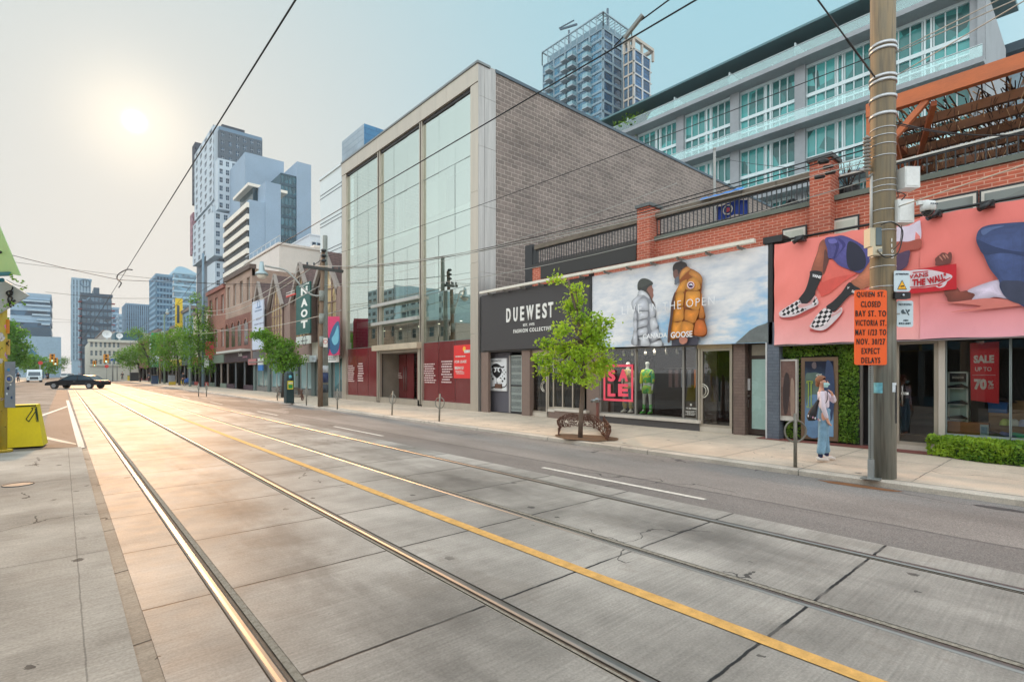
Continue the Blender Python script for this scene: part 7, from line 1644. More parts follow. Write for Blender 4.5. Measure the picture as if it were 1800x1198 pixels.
# traffic signals
def signal(label, pole_b, arm, heads, D_):
    b = atD(*pole_b, D_); b.z = 0.03; t4 = thing('traffic_signal', label, 'traffic signal', b); g = MB(); q = [atD(*a_, D_) for a_ in arm]; g.cyl((b.x,b.y,0), (q[0].x, q[0].y, q[0].z+.6), .11, galv, n=8); g.build('pole', t4)
    g = MB(); g.tube(q, .05, galv, 6); g.build('mast_arm', t4)
    for (u, v, s_) in heads:
        c = atD(u, v, D_); g = MB(); g.box(c+Vector((-.38*s_,-.2,-.75*s_)), c+Vector((.38*s_,.15,.75*s_)), M((226,150,40), .5)); h_ = g.build('signal_head', t4)
        for k in (-.5, 0, .5):
            g = MB(); cc = c+Vector((0,-.21,k*s_)); g.cyl(cc, cc+Vector((0,-.12,0)), .17*s_, M((30,32,34), .5), n=10); g.build('visor', h_)
        g = MB(); cc = c+Vector((0,-.34,-.5*s_)); g.cyl(cc, cc+Vector((0,-.01,0)), .13*s_, emis((170,240,210), 1.4), n=10); g.build('lens', h_)
signal('pair of yellow traffic signals on a mast arm from the left', (70,668), [(70,640),(84,634),(97,632)], [(92,629,1.0),(97.5,635,.9)], 95)
signal('yellow traffic signals at the right of the far crossing', (198,668), [(198,628),(186,630),(166,637)], [(186.5,630,1.1),(166,638.5,.7)], 100)
s_ = thing('street_name_sign', 'blue street name plate hanging over the far crossing', 'sign', atD(200,633,98)); g = MB(); a, b = atD(195,634,98), atD(206,630,98); g.box((a.x,a.y,a.z),(b.x,a.y+.1,b.z), M((40,90,170), .5)); g.build('plate', s_); g = MB(); g.cyl(atD(206,632,98), atD(206,668,98), .08, galv, n=6); g.build('post', s_)
for (u, v, D_, lb) in ((71,637.5,94,'round red sign left of the far signals'),(187.5,643.5,99,'round red sign under the right-hand signals')):
    s_ = thing('round_sign', lb, 'sign', atD(u,v,D_)); g = MB(); c = atD(u,v,D_); g.cyl(c, c+Vector((0,.05,0)), .33, M((214,70,66), .5), n=16); g.build('plate', s_); g = MB(); g.cyl((c.x,c.y+.08,0), (c.x,c.y+.08,c.z), .04, galv, n=6); g.build('post', s_)
# ---------- near left corner: yellow signal post, barrier block, boards
pY = onZ(4, 794, .036); DY = pY.x*SN+pY.y*CS; t4 = thing('signal_post', 'yellow post plastered with stickers at the left edge', 'post', pY)
def stick():
    s = NT('sticker_layers'); p = s.pos(); vo = s.n('ShaderNodeTexVoronoi', feature='F1'); s.L.new(s.scale(p, 1, 1, .8), vo.inputs['Vector']); vo.inputs['Scale'].default_value = 11
    c3 = s.sep(vo.outputs['Color']); c = s.mix(s.math('GREATER_THAN', c3[0], .72), lin((226,206,84)), vo.outputs['Color'])
    n2 = s.noise(p, 34, 3, .7); c = s.mix(s.math('MULTIPLY', s.math('GREATER_THAN', n2, .58), s.math('GREATER_THAN', c3[1], .5)), c, lin((30,40,60)))
    sel = s.math('GREATER_THAN', c3[2], .62); c = s.mix(sel, lin((222,204,92)), c); return s.fin(c, .6)
g = MB(); g.cyl(pY-Vector((0,0,.02)), (pY.x, pY.y, H+(655-505)/911*DY), .075, stick(), n=20); g.cyl(pY, pY+Vector((0,0,.05)), .16, M((220,190,70), .6), n=20); g.ball((pY.x, pY.y, H+(655-505)/911*DY), .075, M((220,200,90), .6), 14, 6, (1,1,.4)); g.build('post', t4)
rd_ = Vector(ray(8, 655)).normalized()
def yb_(u0, u1, v0, v1, m_, lb, nm='control_box', d=-.1, th=.18, cat='box'):
    a = atD(u0, v1, DY+d); b = atD(u1, v1, DY+d); h_ = (v1-v0)/911*(DY+d); s_ = thing(nm, lb, cat, a); g = MB(); g.prism([a, b, b+rd_*th, a+rd_*th], (0,0,h_), m_); g.build('case', s_); return s_, a, b, h_
s_, a, b, h_ = yb_(8, 27, 635, 716, M((122,134,148), .5, .2, 9), 'grey sticker-covered control box on the yellow post')
fq = -fw_*.004
for (x, z, c, w1, h1) in ((.45,.82,(60,130,180),.5,.12),(.5,.62,(60,90,170),.6,.12),(.4,.42,(24,40,70),.4,.12),(.7,.22,(40,70,110),.3,.1),(.25,.3,(210,220,226),.2,.08),(.6,.5,(220,224,226),.25,.06)):
    q = a+(b-a)*x+Vector((0,0,h_*z))+fq; g.ball(q, .05, M(c, .5), 10, 4, (w1*1.5, .04, h1*6))
g.build('sticker', s_)
g = MB(); q = a+(b-a)*.5+Vector((0,0,h_*.62))+fq*2.2; g.ring(q, .07, .010, fw_, m_white, 18, 4); g.build('badge', s_)
s_, a, b, h_ = yb_(6, 17, 561, 585, M((222,140,50), .5), 'upper orange walk signal housing on the yellow post', 'walk_signal', 0, .25, 'signal')
s_, a, b, h_ = yb_(7, 18, 596, 623, M((206,170,90), .5, .2), 'lower tan walk signal housing with a black scribble, on the yellow post', 'walk_signal', 0, .25, 'signal'); g = MB(); g.beam(a+fq+Vector((.02,0,.28)), b+fq+Vector((-.02,0,.18)), .004, .02, bk); g.beam(a+fq+Vector((.02,0,.18)), b+fq+Vector((-.02,0,.28)), .004, .02, bk); g.build('scribble', s_)
# yellow painted concrete block
q0, q1 = onZ(9, 787, .04), onZ(76, 783, .04); dv = (q1-q0); dv.z = 0; Db = (q0.x*SN+q0.y*CS); hb = 74/911*Db
t4 = thing('barrier_block', 'yellow painted sloping concrete block with a dark arrow outline, behind the yellow post', 'barrier block', tuple((q0+q1)/2))
U_ = dv.normalized(); W_ = Vector((-U_.y, U_.x, 0)); W_ = W_ if W_.y > 0 else -W_; L_ = dv.length
ym_ = M((222, 202, 20), .55, .10, 2, bump=.1); g = MB(); ta = q0+Vector((0,0,hb)); tb = q0+U_*(L_*.80)+Vector((0,0,hb+.01))
q9 = q0-U_*.5; ta = ta-U_*.5
B_ = [q9, q0+U_*L_, q0+U_*L_+W_*.62, q9+W_*.62, ta+W_*.12, tb+W_*.12, tb+W_*.5, ta+W_*.5]
g.raw(B_, [(0,1,5,4),(1,2,6,5),(2,3,7,6),(3,0,4,7),(4,5,6,7),(0,3,2,1)], ym_); g.build('block', t4)
def bf(x, z): p = q0+U_*(L_*x)+Vector((0,0,hb*z))+W_*(.12*z)-W_*.006; return p
gn = M((40,60,24), .6); g = MB()
g.beam(bf(.02,.965), bf(.78,.985), .006, .03, gn)
for pts in ([(.52,.66),(.70,.90),(.66,.93),(.80,.95),(.86,.60),(.80,.60),(.77,.84),(.60,.60)],):
    for a_, b_ in zip(pts, pts[1:]+pts[:1]): g.beam(bf(*a_), bf(*b_), .006, .016, gn)
g.prism([bf(.75,.90), bf(.80,.95), bf(.86,.62), bf(.82,.62)], -W_*.004, gn); g.build('arrow', t4)
# graffiti board, pale green canopy
def slab(nm, lb, cat, pts, D_, m_, th=.03, part='panel'):
    q = [atD(u, v, D_) for u, v in pts]; s_ = thing(nm, lb, cat, q[0]); g = MB(); g.prism(q, fw_*th, m_); g.build(part, s_); return s_, D_
s_, D_ = slab('graffiti_board', 'pale grey pointed board with a black graffiti tag on the yellow post', 'board', [(-6,553),(6,546),(50,519),(20,500),(-6,486)], DY-.12, M((172,180,184), .5, .06))
g = MB()
for st in ([(22,504),(20,510),(13,512),(11,516),(16,518)], [(17,510),(18,518),(14,524),(16,536),(20,540)], [(12,514),(15,521),(21,522),(19,530),(13,527)], [(26,527),(22,531),(24,538)], [(12,537),(20,531),(27,528)], [(18,514),(22,512),(20,519)]): g.tube(crom([atD(u, v, DY-.135) for u, v in st], 4, False), .012, bk, 5)
g.build('tag', s_)
s_, D_ = slab('canopy', 'pale green translucent canopy corner at the left edge', 'canopy', [(-30,340),(-2,396),(36,484.5),(-10,477),(-60,470)], DY-.5, leafmat('pale_green_sheet', (190,222,176), (204,226,178), .5), .02)
g = MB(); g.beam(atD(-60,484,DY-.5), atD(19,481,DY-.5), .08, .065, M((30,110,120), .5)); g.beam(atD(-60,476,DY-.4), atD(22,478.5,DY-.4), .1, .03, M((206,222,190), .5)); g.cyl(atD(-1,492,DY-.5), atD(5,492,DY-.5), .04, M((30,100,110), .5), n=8); g.build('rim', s_)
g = MB(); g.cyl(atD(-50,478,DY-.45), Vector((atD(-50,478,DY-.45).x, atD(-50,478,DY-.45).y, 0)), .05, M((60,110,110), .5), n=8); g.build('post', s_); g = MB(); g.ball(atD(0,443,DY-.53), .03, bk, 8, 5); g.build('bolt', s_)
# ================================================================= PEOPLE
def skin_mesh(chains, m, parent, name, sub=2, split=None):
    """chains: lists of (point, radius or (rx, ry)); shared points join; grown as one smooth surface"""
    bm = bmesh.new(); lay = bm.verts.layers.skin.verify(); seen = {}; root_ = None
    for ch in chains:
        prev = None
        for p, r in ch:
            key = tuple(round(c, 4) for c in p)
            if key not in seen:
                v = bm.verts.new(p); v[lay].radius = r if isinstance(r, tuple) else (r, r); seen[key] = v
                if root_ is None: v[lay].use_root = True; root_ = v
            v = seen[key]
            if prev is not None and prev is not v and not bm.edges.get((prev, v)): bm.edges.new((prev, v))
            prev = v
    me = bpy.data.meshes.new('sk'); bm.to_mesh(me); bm.free(); ob = bpy.data.objects.new('sk', me); col.objects.link(ob)
    md = ob.modifiers.new('s', 'SKIN'); md.use_smooth_shade = True; md.branch_smoothing = .4; ms = ob.modifiers.new('d', 'SUBSURF'); ms.levels = ms.render_levels = sub
    dg = bpy.context.evaluated_depsgraph_get(); out_ = bpy.data.meshes.new_from_object(ob.evaluated_get(dg)); bpy.data.objects.remove(ob); bpy.data.meshes.remove(me)
    o = Vector(parent.get('_o', (0,0,0)))
    for v in out_.vertices: v.co -= o
    out_.materials.clear(); out_.materials.append(m); out_.name = name
    for p in out_.polygons: p.use_smooth = True
    r = bpy.data.objects.new(name, out_); col.objects.link(r); r.parent = parent; return r
skinm = M((222, 166, 140), .55, .06, 9); 
class Fig:
    def __init__(s, base, a, d, k=1.0): s.b, s.a, s.d, s.k = Vector(base), Vector(a), Vector(d), k
    def __call__(s, x, y, z): return s.b+s.a*(x*s.k)+s.d*(y*s.k)+Vector((0,0,z*s.k))
def hand(F_, w_, dirv, curl, s_=1.):
    """chains for a palm, four fingers and a thumb"""
    w_ = Vector(w_); u = Vector(dirv).normalized(); c = Vector(curl).normalized(); n = u.cross(c).normalized(); r = []
    palm = w_+u*.055*s_; r.append([(w_, (.019,.024)), (palm, (.015,.034))])
    for i, (o, L_) in enumerate(((-.027,.062),(-.009,.072),(.009,.068),(.026,.052))):
        a0 = palm+n*o*s_; a1 = a0+(u*.7+c*.15).normalized()*L_*.45*s_+n*o*.15; a2 = a1+(u*.75+c*.5).normalized()*L_*.35*s_; a3 = a2+(u*.4+c*.9).normalized()*L_*.3*s_
        r.append([(palm, (.015,.034)), (a0+u*.012, .0095), (a1, .0085), (a2, .008), (a3, .0065)])
    t0 = w_+u*.02*s_-n*.022*s_; r.append([(w_, (.019,.024)), (t0, .011), (t0+(u*.6-n*.7).normalized()*.035*s_, .010), (t0+(u*.9-n*.4+c*.3).normalized()*.062*s_, .008)])
    return r
# ---------- standing woman
wb0 = onZ(1448, 809, .03); F_ = Fig(wb0, rt, fw_)
wo = thing('person', 'woman in a lilac top, blue jeans and face mask, standing before the ivy', 'person', wb0)
nk = F_(-.045,.0,1.325); ch = F_(-.04,0,1.20); ws_ = F_(.02,0,.96); pv = F_(-.0,0,.86)
shN, shF = F_(-.105,-.12,1.262), F_(.065,.10,1.262); elN, wrN = F_(-.125,-.185,1.0), F_(-.035,-.175,.765); elF, wrF = F_(.215,.02,1.085), F_(.10,-.09,1.235)
hN, hF = F_(-.045,-.08,.84), F_(.055,.07,.84); kN, kF = F_(-.075,-.09,.46), F_(.065,.08,.47); aN, aF = F_(-.115,-.09,.085), F_(.10,.08,.085)
hd = F_(-.03,-.01,1.445); hdir = (rt*.62-fw_*.78).normalized(); hs = Vector((-hdir.y, hdir.x, 0))
body = [[(pv,(.07,.06)),(ws_,(.065,.055)),(ch,(.095,.075)),(nk,(.042,.042)),(F_(-.035,0,1.37),(.04,.04)),(hd,(.07,.075)),(hd+Vector((0,0,.055)),(.05,.055))],
        [(ch,(.095,.075)),(shN,(.045,.045)),(elN,.036),(wrN,.024)], [(ch,(.095,.075)),(shF,(.045,.045)),(elF,.036),(wrF,.024)],
        [(pv,(.07,.06)),(hN,.06),(kN,.052),(aN,.034),(aN+rt*.09+Vector((0,0,-.04)),.03)], [(pv,(.07,.06)),(hF,.06),(kF,.052),(aF,.034),(aF+rt*.10+Vector((0,0,-.045)),.03)]]
body += hand(F_, wrN, (rt*.35+Vector((0,0,-1))), rt, 1.0) + hand(F_, wrF, (rt*-.55+Vector((0,0,.6))-fw_*.3), -rt, .9)
skin_mesh(body, skinm, wo, 'body')
lil = M((232,220,232), .8, .10, 9, bump=.3); den = M((126,164,190), .85, .3, 9, bump=.4)
skin_mesh([[(F_(.015,0,.95),(.112,.10)),(F_(.005,0,1.02),(.104,.09)),(ch,(.118,.098)),(F_(-.045,0,1.275),(.085,.07))],[(ch,(.118,.098)),(shN,(.06,.058)),(shN.lerp(elN,.5),(.05,.05)),(elN,(.047,.047)),(wrN.lerp(elN,.1),.034)],[(ch,(.118,.098)),(shF,(.06,.058)),(shF.lerp(elF,.5),(.05,.05)),(elF,(.047,.047)),(wrF.lerp(elF,.12),.034)]], lil, wo, 'long_sleeved_top')
skin_mesh([[(F_(.02,0,.985),(.104,.094)),(F_(.015,0,.93),(.114,.102)),(pv,(.118,.105)),(F_(0,0,.80),(.11,.105))],[(F_(0,0,.80),(.11,.105)),(hN+Vector((0,0,-.10)),(.098,.088)),(hN.lerp(kN,.6),(.09,.085)),(kN,(.076,.074)),(kN.lerp(aN,.5),(.074,.074)),(aN+Vector((0,0,.035)),(.078,.076))],[(F_(0,0,.80),(.11,.105)),(hF+Vector((0,0,-.10)),(.098,.088)),(hF.lerp(kF,.6),(.09,.085)),(kF,(.074,.072)),(kF.lerp(aF,.5),(.07,.07)),(aF+Vector((0,0,.035)),(.074,.072))]], den, wo, 'jeans')
for a_ in (aN, aF):
    g = MB(); q = Vector((a_.x, a_.y, wb0.z)); g.tube([q-rt*.075+Vector((0,0,.045)), q-rt*.04+Vector((0,0,.05)), q+rt*.03+Vector((0,0,.05)), q+rt*.10+Vector((0,0,.035)), q+rt*.155+Vector((0,0,.022))], [(.025,.028),(.036,.042),(.042,.044),(.045,.032),(.026,.018)], M((232,222,214), .6), 12); g.build('shoe', wo)
for a_ in (aN, aF): g = MB(); g.tube([a_+Vector((0,0,-.01)), a_+Vector((0,0,.05))], .040, M((30,40,80), .8), 10); g.build('sock', wo)
hair = M((140,92,62), .6, .3, 22, stretch=(1,1,3)); g = MB()
def hp(f, s_, z): return hd+hdir*f+hs*s_+Vector((0,0,z))
vs = []; fs = []; NN, KK = 20, 12
for i in range(KK+1):
    a = math.pi*.80*i/KK
    for j in range(NN):
        b = 2*math.pi*j/NN; fx = math.cos(b); lim = 1.0
        aa = a if fx < -.1 else a*(1-.60*min(1, (fx+.1)/.8))
        rr = .093+.005*noise.noise(Vector((b*2, a*3, 1))); vs.append(hp(-.024+rr*1.04*math.sin(aa)*fx, rr*.86*math.sin(aa)*math.sin(b), .034+rr*1.02*math.cos(aa)))
for i in range(KK):
    for j in range(NN): fs.append((i*NN+j, (i+1)*NN+j, (i+1)*NN+(j+1) % NN, i*NN+(j+1) % NN))
g.raw(vs, fs, hair, True); g.ball(hp(-.075, 0, -.035), .045, hair, 12, 8, (1,1,1.2)); g.build('hair', wo)
g = MB(); g.ball(hp(.055,0,-.045), .048, skinm, 14, 8, (.9,.9,1.0)); g.tube([hp(.075,0,.02), hp(.098,0,-.012), hp(.085,0,-.025)], [.010,.014,.012], skinm, 8); g.build('face', wo)
for q in (-1, 1): g = MB(); g.ball(hp(.080, q*.032, .018), .011, M((40,30,28), .3), 8, 6, (1,1,.6)); g.beam(hp(.080, q*.018, .040), hp(.076, q*.048, .040), .008, .006, hair); g.build('eye', wo)
for q in (-1, 1): g = MB(); g.ball(hp(.0, q*.080, -.005), .022, skinm, 8, 6, (.7,.4,1.2)); g.build('ear', wo)
g = MB(); vs = []; fs = []
for i in range(9):
    th = R(-68+136*i/8)
    for j in range(6):
        z = -.004-.088*j/5; rr = .094-.020*abs(j-2)/3+(.016 if abs(i-4) < 2 and j in (1,2) else 0); vs.append(hp(.012+rr*math.cos(th), rr*.84*math.sin(th), z))
for i in range(8):
    for j in range(5): fs.append((i*6+j, i*6+j+1, (i+1)*6+j+1, (i+1)*6+j))
g.raw(vs, fs, M((176,220,220), .8, .04), True)
for q in (-1, 1): g.tube([hp(.04, q*.072, .0), hp(.0, q*.082, .01)], .0025, m_white, 4)
g.build('face_mask', wo)
bag = thing('drawstring_bag', 'black drawstring bag with a pale printed bottom on the back of the woman', 'bag', F_(-.25,-.05,.8)); g = MB()
g.tube([F_(-.135,-.06,1.12), F_(-.19,-.06,1.0), F_(-.235,-.06,.90), F_(-.265,-.06,.80), F_(-.26,-.06,.745)], [(.018,.02),(.036,.045),(.048,.07),(.05,.08),(.03,.06)], M((34,32,36), .6, .1), 14); g.build('sack', bag)
g = MB()
for k in range(7): g.ball(F_(-.36+k*.035,-.165+abs(k-3)*.012,.835-k*.013), .022, M([(226,226,230),(60,60,70),(200,150,170)][k % 3], .6), 8, 5, (1,.5,1))
g.build('print', bag); g = MB(); g.tube(crom([F_(-.135,-.06,1.12), F_(-.12,-.12,1.28), F_(-.04,-.16,1.29), F_(-.0,-.12,1.16), F_(-.06,-.14,1.05)], 6, False), .006, bk, 5); g.build('cord', bag)
# ---------- mannequins
mq = M((204,198,190), .4, .03); mqw = M((214,220,214), .4, .03)
def tie(c1, c2, c3, sc_, name):
    s = NT(name); p = s.pos(); f = s.noise(p, sc_, 3); h_ = s.noise(s.scale(p, 1, 1, .6), sc_*1.4, 2); c = s.mix(s.ramp(f, .5, .56), lin(c1), lin(c2)); c = s.mix(s.ramp(h_, .58, .62), c, lin(c3)); return s.fin(c, .8)
def mannequin(u, label, topm, botm, kind, legm):
    b = Vector((13.95, Ya(u, 13.95), .36)); t = thing('mannequin', label, 'mannequin', b); A_ = Vector((0,-1,0)); D_ = Vector((1,0,0)); f = Fig(b, A_, D_, 1.0)
    ch = f(0,0,1.28); pv = f(0,0,.93); ws_ = f(0,0,1.06); hd = f(.01,-.01,1.58)
    body = [[(pv,(.10,.13)),(ws_,(.09,.11)),(ch,(.10,.15)),(f(0,0,1.44),(.05,.05)),(f(0,0,1.50),(.045,.045)),(hd,(.075,.08)),(f(0,0,1.64),(.06,.065))]]
    for q in (-1, 1):
        body.append([(ch,(.10,.15)),(f(q*.17,0,1.37),.05),(f(q*.215,.0,1.12),.04),(f(q*.21,-.03,.90),.028),(f(q*.205,-.045,.80),(.018,.034)),(f(q*.2,-.05,.74),.014)])
        body.append([(pv,(.10,.13)),(f(q*.09,0,.86),.085),(f(q*.11,-.01,.50),.055),(f(q*.125,.0,.12),.04),(f(q*.13,-.10,.05),.03)])
    skin_mesh(body, mq if kind == 0 else mqw, t, 'body')
    slv = .5 if kind == 0 else 1.0
    cs = [[(f(0,0,.90),(.12,.17)),(f(0,0,1.1),(.125,.17)),(ch,(.13,.175)),(f(0,0,1.41),(.07,.085))]]
    for q in (-1, 1):
        e = f(q*.215,0,1.12); w_ = f(q*.21,-.03,.93); c = [(ch,(.13,.175)),(f(q*.17,0,1.36),(.075,.075)),(e,.062)]
        if kind: c.append((w_,.05))
        cs.append(c)
    skin_mesh(cs, topm, t, 'shirt')
    cs = [[(f(0,0,.96),(.12,.155)),(f(0,0,.86),(.125,.165))]]
    for q in (-1, 1):
        if kind == 0: cs.append([(f(0,0,.86),(.125,.165)),(f(q*.10,0,.72),(.10,.10)),(f(q*.115,0,.42),(.09,.09)),(f(q*.13,0,.10),(.09,.09))])
        else: cs.append([(f(0,0,.86),(.125,.165)),(f(q*.10,0,.76),(.11,.11)),(f(q*.12,0,.60),(.105,.105))])
    skin_mesh(cs, botm, t, 'trousers' if kind == 0 else 'shorts')
    for q in (-1, 1):
        g = MB(); g.tube([f(q*.13,.06,.04), f(q*.13,0,.06), f(q*.135,-.1,.045), f(q*.14,-.18,.025)], [(.035,.03),(.045,.05),(.045,.035),(.03,.015)], legm, 10)
        if kind: g.tube([f(q*.125,0,.05), f(q*.122,0,.30)], [.045,.05], legm, 10)
        g.build('shoe' if kind == 0 else 'sock', t)
mannequin(1104, 'headed mannequin in patterned shirt and blue-green trousers behind the pink SALE sign', tie((150,140,110),(196,178,120),(120,116,96),5,'knit_print'), tie((176,160,96),(60,130,150),(196,176,110),3.2,'dye_blue'), 0, M((220,220,214), .6))
mannequin(1138, 'mannequin in lime and green tie-dye shirt, shorts and green socks', tie((206,214,30),(70,190,60),(30,150,80),5,'dye_lime'), tie((160,200,50),(60,190,70),(206,214,40),6,'dye_green'), 1, M((84,190,70), .7))
# ---------- distant pedestrians
def walker(label, u, v, D_, top, bot, group=None, rz=0., h=1.7):
    b = atD(u, v, D_); b.z = .03; k = h/1.7; t = thing('person', label, 'person', b, group, rz); f = Fig(b, (1,0,0), (0,1,0), k); ch = f(0,0,1.3); pv = f(0,0,.92)
    skin_mesh([[(pv,(.12,.09)),(ch,(.13,.1)),(f(0,0,1.45),.05),(f(0,-.01,1.60),.085),(f(0,0,1.66),.06)],[(ch,(.13,.1)),(f(-.19,0,1.38),.05),(f(-.24,0,1.1),.04),(f(-.22,-.08,.86),.03)],[(ch,(.13,.1)),(f(.19,0,1.38),.05),(f(.24,.02,1.1),.04),(f(.23,-.05,.86),.03)],
               [(pv,(.12,.09)),(f(-.09,0,.86),.08),(f(-.1,-.08,.48),.06),(f(-.1,.02,.08),.045),(f(-.1,-.1,.04),.035)],[(pv,(.12,.09)),(f(.09,0,.86),.08),(f(.1,.05,.48),.06),(f(.1,.16,.1),.045),(f(.1,.08,.04),.035)]], skinm, t, 'body', 1)
    skin_mesh([[(f(0,0,.88),(.15,.12)),(ch,(.16,.13)),(f(0,0,1.43),.08)],[(ch,(.16,.13)),(f(-.19,0,1.38),.07),(f(-.24,0,1.1),.055),(f(-.22,-.07,.9),.045)],[(ch,(.16,.13)),(f(.19,0,1.38),.07),(f(.24,.02,1.1),.055),(f(.23,-.04,.9),.045)]], M(top, .8), t, 'jacket', 1)
    skin_mesh([[(f(0,0,.95),(.14,.11)),(pv,(.14,.11))],[(pv,(.14,.11)),(f(-.09,0,.84),.095),(f(-.1,-.08,.48),.075),(f(-.1,.02,.12),.06)],[(pv,(.14,.11)),(f(.09,0,.84),.095),(f(.1,.05,.48),.075),(f(.1,.16,.14),.06)]], M(bot, .8), t, 'trousers', 1)
    g = MB(); g.ball(f(0,.015,1.64), .10*k, M((40,32,28), .7), 10, 6, (1,1,.9)); g.build('hair', t); return t
walker('person in dark clothes pushing a stroller among the far trees', 322, 690, 66, (36,40,50), (40,44,56))
t = thing('stroller', 'blue and black stroller in front of the person in dark clothes', 'stroller', atD(329,690,65)); b = atD(329,690,65); b.z = .03; g = MB(); g.prism([b+Vector((x,-.25,z)) for x, z in ((-.3,.45),(.35,.4),(.4,.9),(.1,1.0),(-.25,.8))], (0,.5,0), M((40,90,160), .7)); g.build('seat', t)
for x in (-.3,.3): g = MB(); g.ring(b+Vector((x,-.2,.16)), .13, .03, (0,1,0), bk, 14, 5); g.build('wheel', t)
g = MB(); g.tube([b+Vector((.3,0,.2)), b+Vector((-.3,0,.9)), b+Vector((-.5,0,1.0))], .02, bk, 5); g.build('handle', t)
walker('pedestrian in black on the left pavement beside the white van', 32, 672, 86, (30,32,40), (34,36,44)); walker('pedestrian in dark blue further along the left pavement', 82, 667, 120, (40,50,80), (30,34,44)); walker('dark pedestrian at the kerb by the far right trees', 215, 673, 116, (26,28,36), (30,32,40), h=1.8)
walker('grey clad pedestrian left of the red banner pole', 262, 683, 88, (90,94,104), (40,42,52))
# ================================================================= VEHICLES
tyre = M((26,26,28), .8); rim = M((170,174,180), .35, .1, 5, .7); cgl = M((40,62,76), .06, .1, 1, spec=1.)
def car(name, label, pos, heading, c, L_=4.7, W_=1.85, Hh=1.45, prof=None, van=False, group=None, glass=None, cat='car'):
    """lofted body: side profile, tumblehome cabin, wheels, lamps"""
    t = thing(name, label, cat, pos, group); t['_o'] = (0,0,0); pm = M(c, .22, .03, 1, .1, spec=.8, obj=True); g = MB(); hw = W_/2
    if van: body_ = [(0,.35),(.02,.75),(.06,1.0),(.16,1.12),(.30,1.85),(.36,Hh),(.97,Hh),(1.0,1.1),(1.0,.35)]; cab = None
    else: body_ = [(0,.35),(.005,.55),(.03,.68),(.12,.78),(.27,.88),(.30,.90),(.78,.92),(.86,.90),(.97,.86),(1.0,.72),(1.0,.38)]
    pr = [(x*L_-L_/2, z) for x, z in body_]
    def ringm(inset, pr_, y): return [Vector((x*(1-inset), y, z)) for x, z in pr_]
    A_ = ringm(.012, pr, -hw); B0 = ringm(0, pr, -hw+.07); C_ = ringm(0, pr, hw-.07); D_ = ringm(.012, pr, hw); n = len(pr); vs = A_+B0+C_+D_; fs = [tuple(range(n)), tuple(range(4*n-1, 3*n-1, -1))]
    for k in range(3):
        for i in range(n): fs.append((k*n+i, (k+1)*n+i, (k+1)*n+(i+1) % n, k*n+(i+1) % n))
    g.raw(vs, fs, pm, False); g.build('body', t)
    if not van:
        cb = [(.25,.88),(.42,Hh-.06),(.50,Hh),(.66,Hh),(.76,Hh-.08),(.88,.90)]; q = [(x*L_-L_/2, z) for x, z in cb]; lo = hw-.08; hi = hw-.24; vs = []
        for sgn in (-1, 1):
            for x, z in q: yy_ = lo+(hi-lo)*(z-.88)/(Hh-.88); vs.append(Vector((x, sgn*yy_, z)))
        n = len(q); fs = [tuple(range(n)), tuple(range(2*n-1, n-1, -1))]+[(i, i+n, (i+1) % n+n, (i+1) % n) for i in range(n)]
        g = MB(); g.raw(vs, fs, cgl); g.build('window_glass', t)
        g = MB(); e = .012
        g.raw([Vector((x, y, z+e)) for x, z, y in ((q[1][0],q[1][1],-hi-.01),(q[2][0],q[2][1],-hi),(q[3][0],q[3][1],-hi),(q[4][0],q[4][1],-hi-.01),(q[1][0],q[1][1],hi+.01),(q[2][0],q[2][1],hi),(q[3][0],q[3][1],hi),(q[4][0],q[4][1],hi+.01))], [(0,1,5,4),(1,2,6,5),(2,3,7,6)], pm)
        for sgn in (-1, 1):
            for i, j in ((0,1),(1,2),(2,3),(3,4),(4,5)): g.beam(vs[i+(0 if sgn < 0 else n)], vs[j+(0 if sgn < 0 else n)], .05, .05, pm)
            xm = (q[2][0]+q[3][0])/2; g.beam((xm, sgn*lo, .9), (xm, sgn*hi, Hh), .07, .04, pm)
        g.build('roof', t)
    else:
        g = MB(); x0 = .165*L_-L_/2; x1 = .30*L_-L_/2; g.raw([Vector((x0-.03,-hw+.16,1.15)),Vector((x0-.03,hw-.16,1.15)),Vector((x1-.03,hw-.22,1.83)),Vector((x1-.03,-hw+.22,1.83))], [(0,1,2,3)], cgl); g.build('windscreen', t)
        for sgn in (-1, 1): g = MB(); g.prism([Vector((x, sgn*(hw+.004), z)) for x, z in ((x0+.3,1.15),(x1+.1,1.8),(x1+.9,1.85),(x1+.9,1.15))], (0,sgn*.01,0), cgl); g.build('side_window', t)
        g = MB(); g.box((-L_/2-.02,-.55,.55), (-L_/2+.06,.55,.95), M((60,70,76), .4)); g.build('grille', t)
    for sx in (.17, .81):
        for sgn in (-1, 1):
            x = sx*L_-L_/2; g = MB(); g.tube([(x, sgn*(hw-.24), .33), (x, sgn*(hw+.01), .33)], .33, tyre, 18, smooth=False); wv = g.build('wheel', t)
            g = MB(); g.tube([(x, sgn*(hw-.02), .33), (x, sgn*(hw+.025), .33)], .21, rim, 14, smooth=False)
            g.build('rim', wv)
    for sgn in (-1, 1):
        zf = .62 if not van else .92
        g = MB(); g.ball((-L_/2+.10, sgn*(hw-.22), zf), .13, M((220,226,230), .15, spec=1.), 8, 6, (.7,1.3,.6)); g.build('headlight', t)
        g = MB(); g.ball((L_/2-.05, sgn*(hw-.2), .74), .13, M((170,30,30), .3), 8, 6, (.5,1.4,.5)); g.build('tail_light', t)
        g = MB(); g.ball((-.17*L_, sgn*(hw+.07), .98 if not van else 1.2), .09, pm, 8, 6, (.5,1,.7)); g.build('mirror', t)
    for sgn in (-1, 1): g = MB(); g.beam((.02*L_, sgn*(hw+.005), .76), (.06*L_, sgn*(hw+.005), .76), .01, .02, rim); g.build('door_handle', t)
    t.location = pos; t.rotation_euler.z = heading; return t
pc = onZ(138, 682.6, 0)
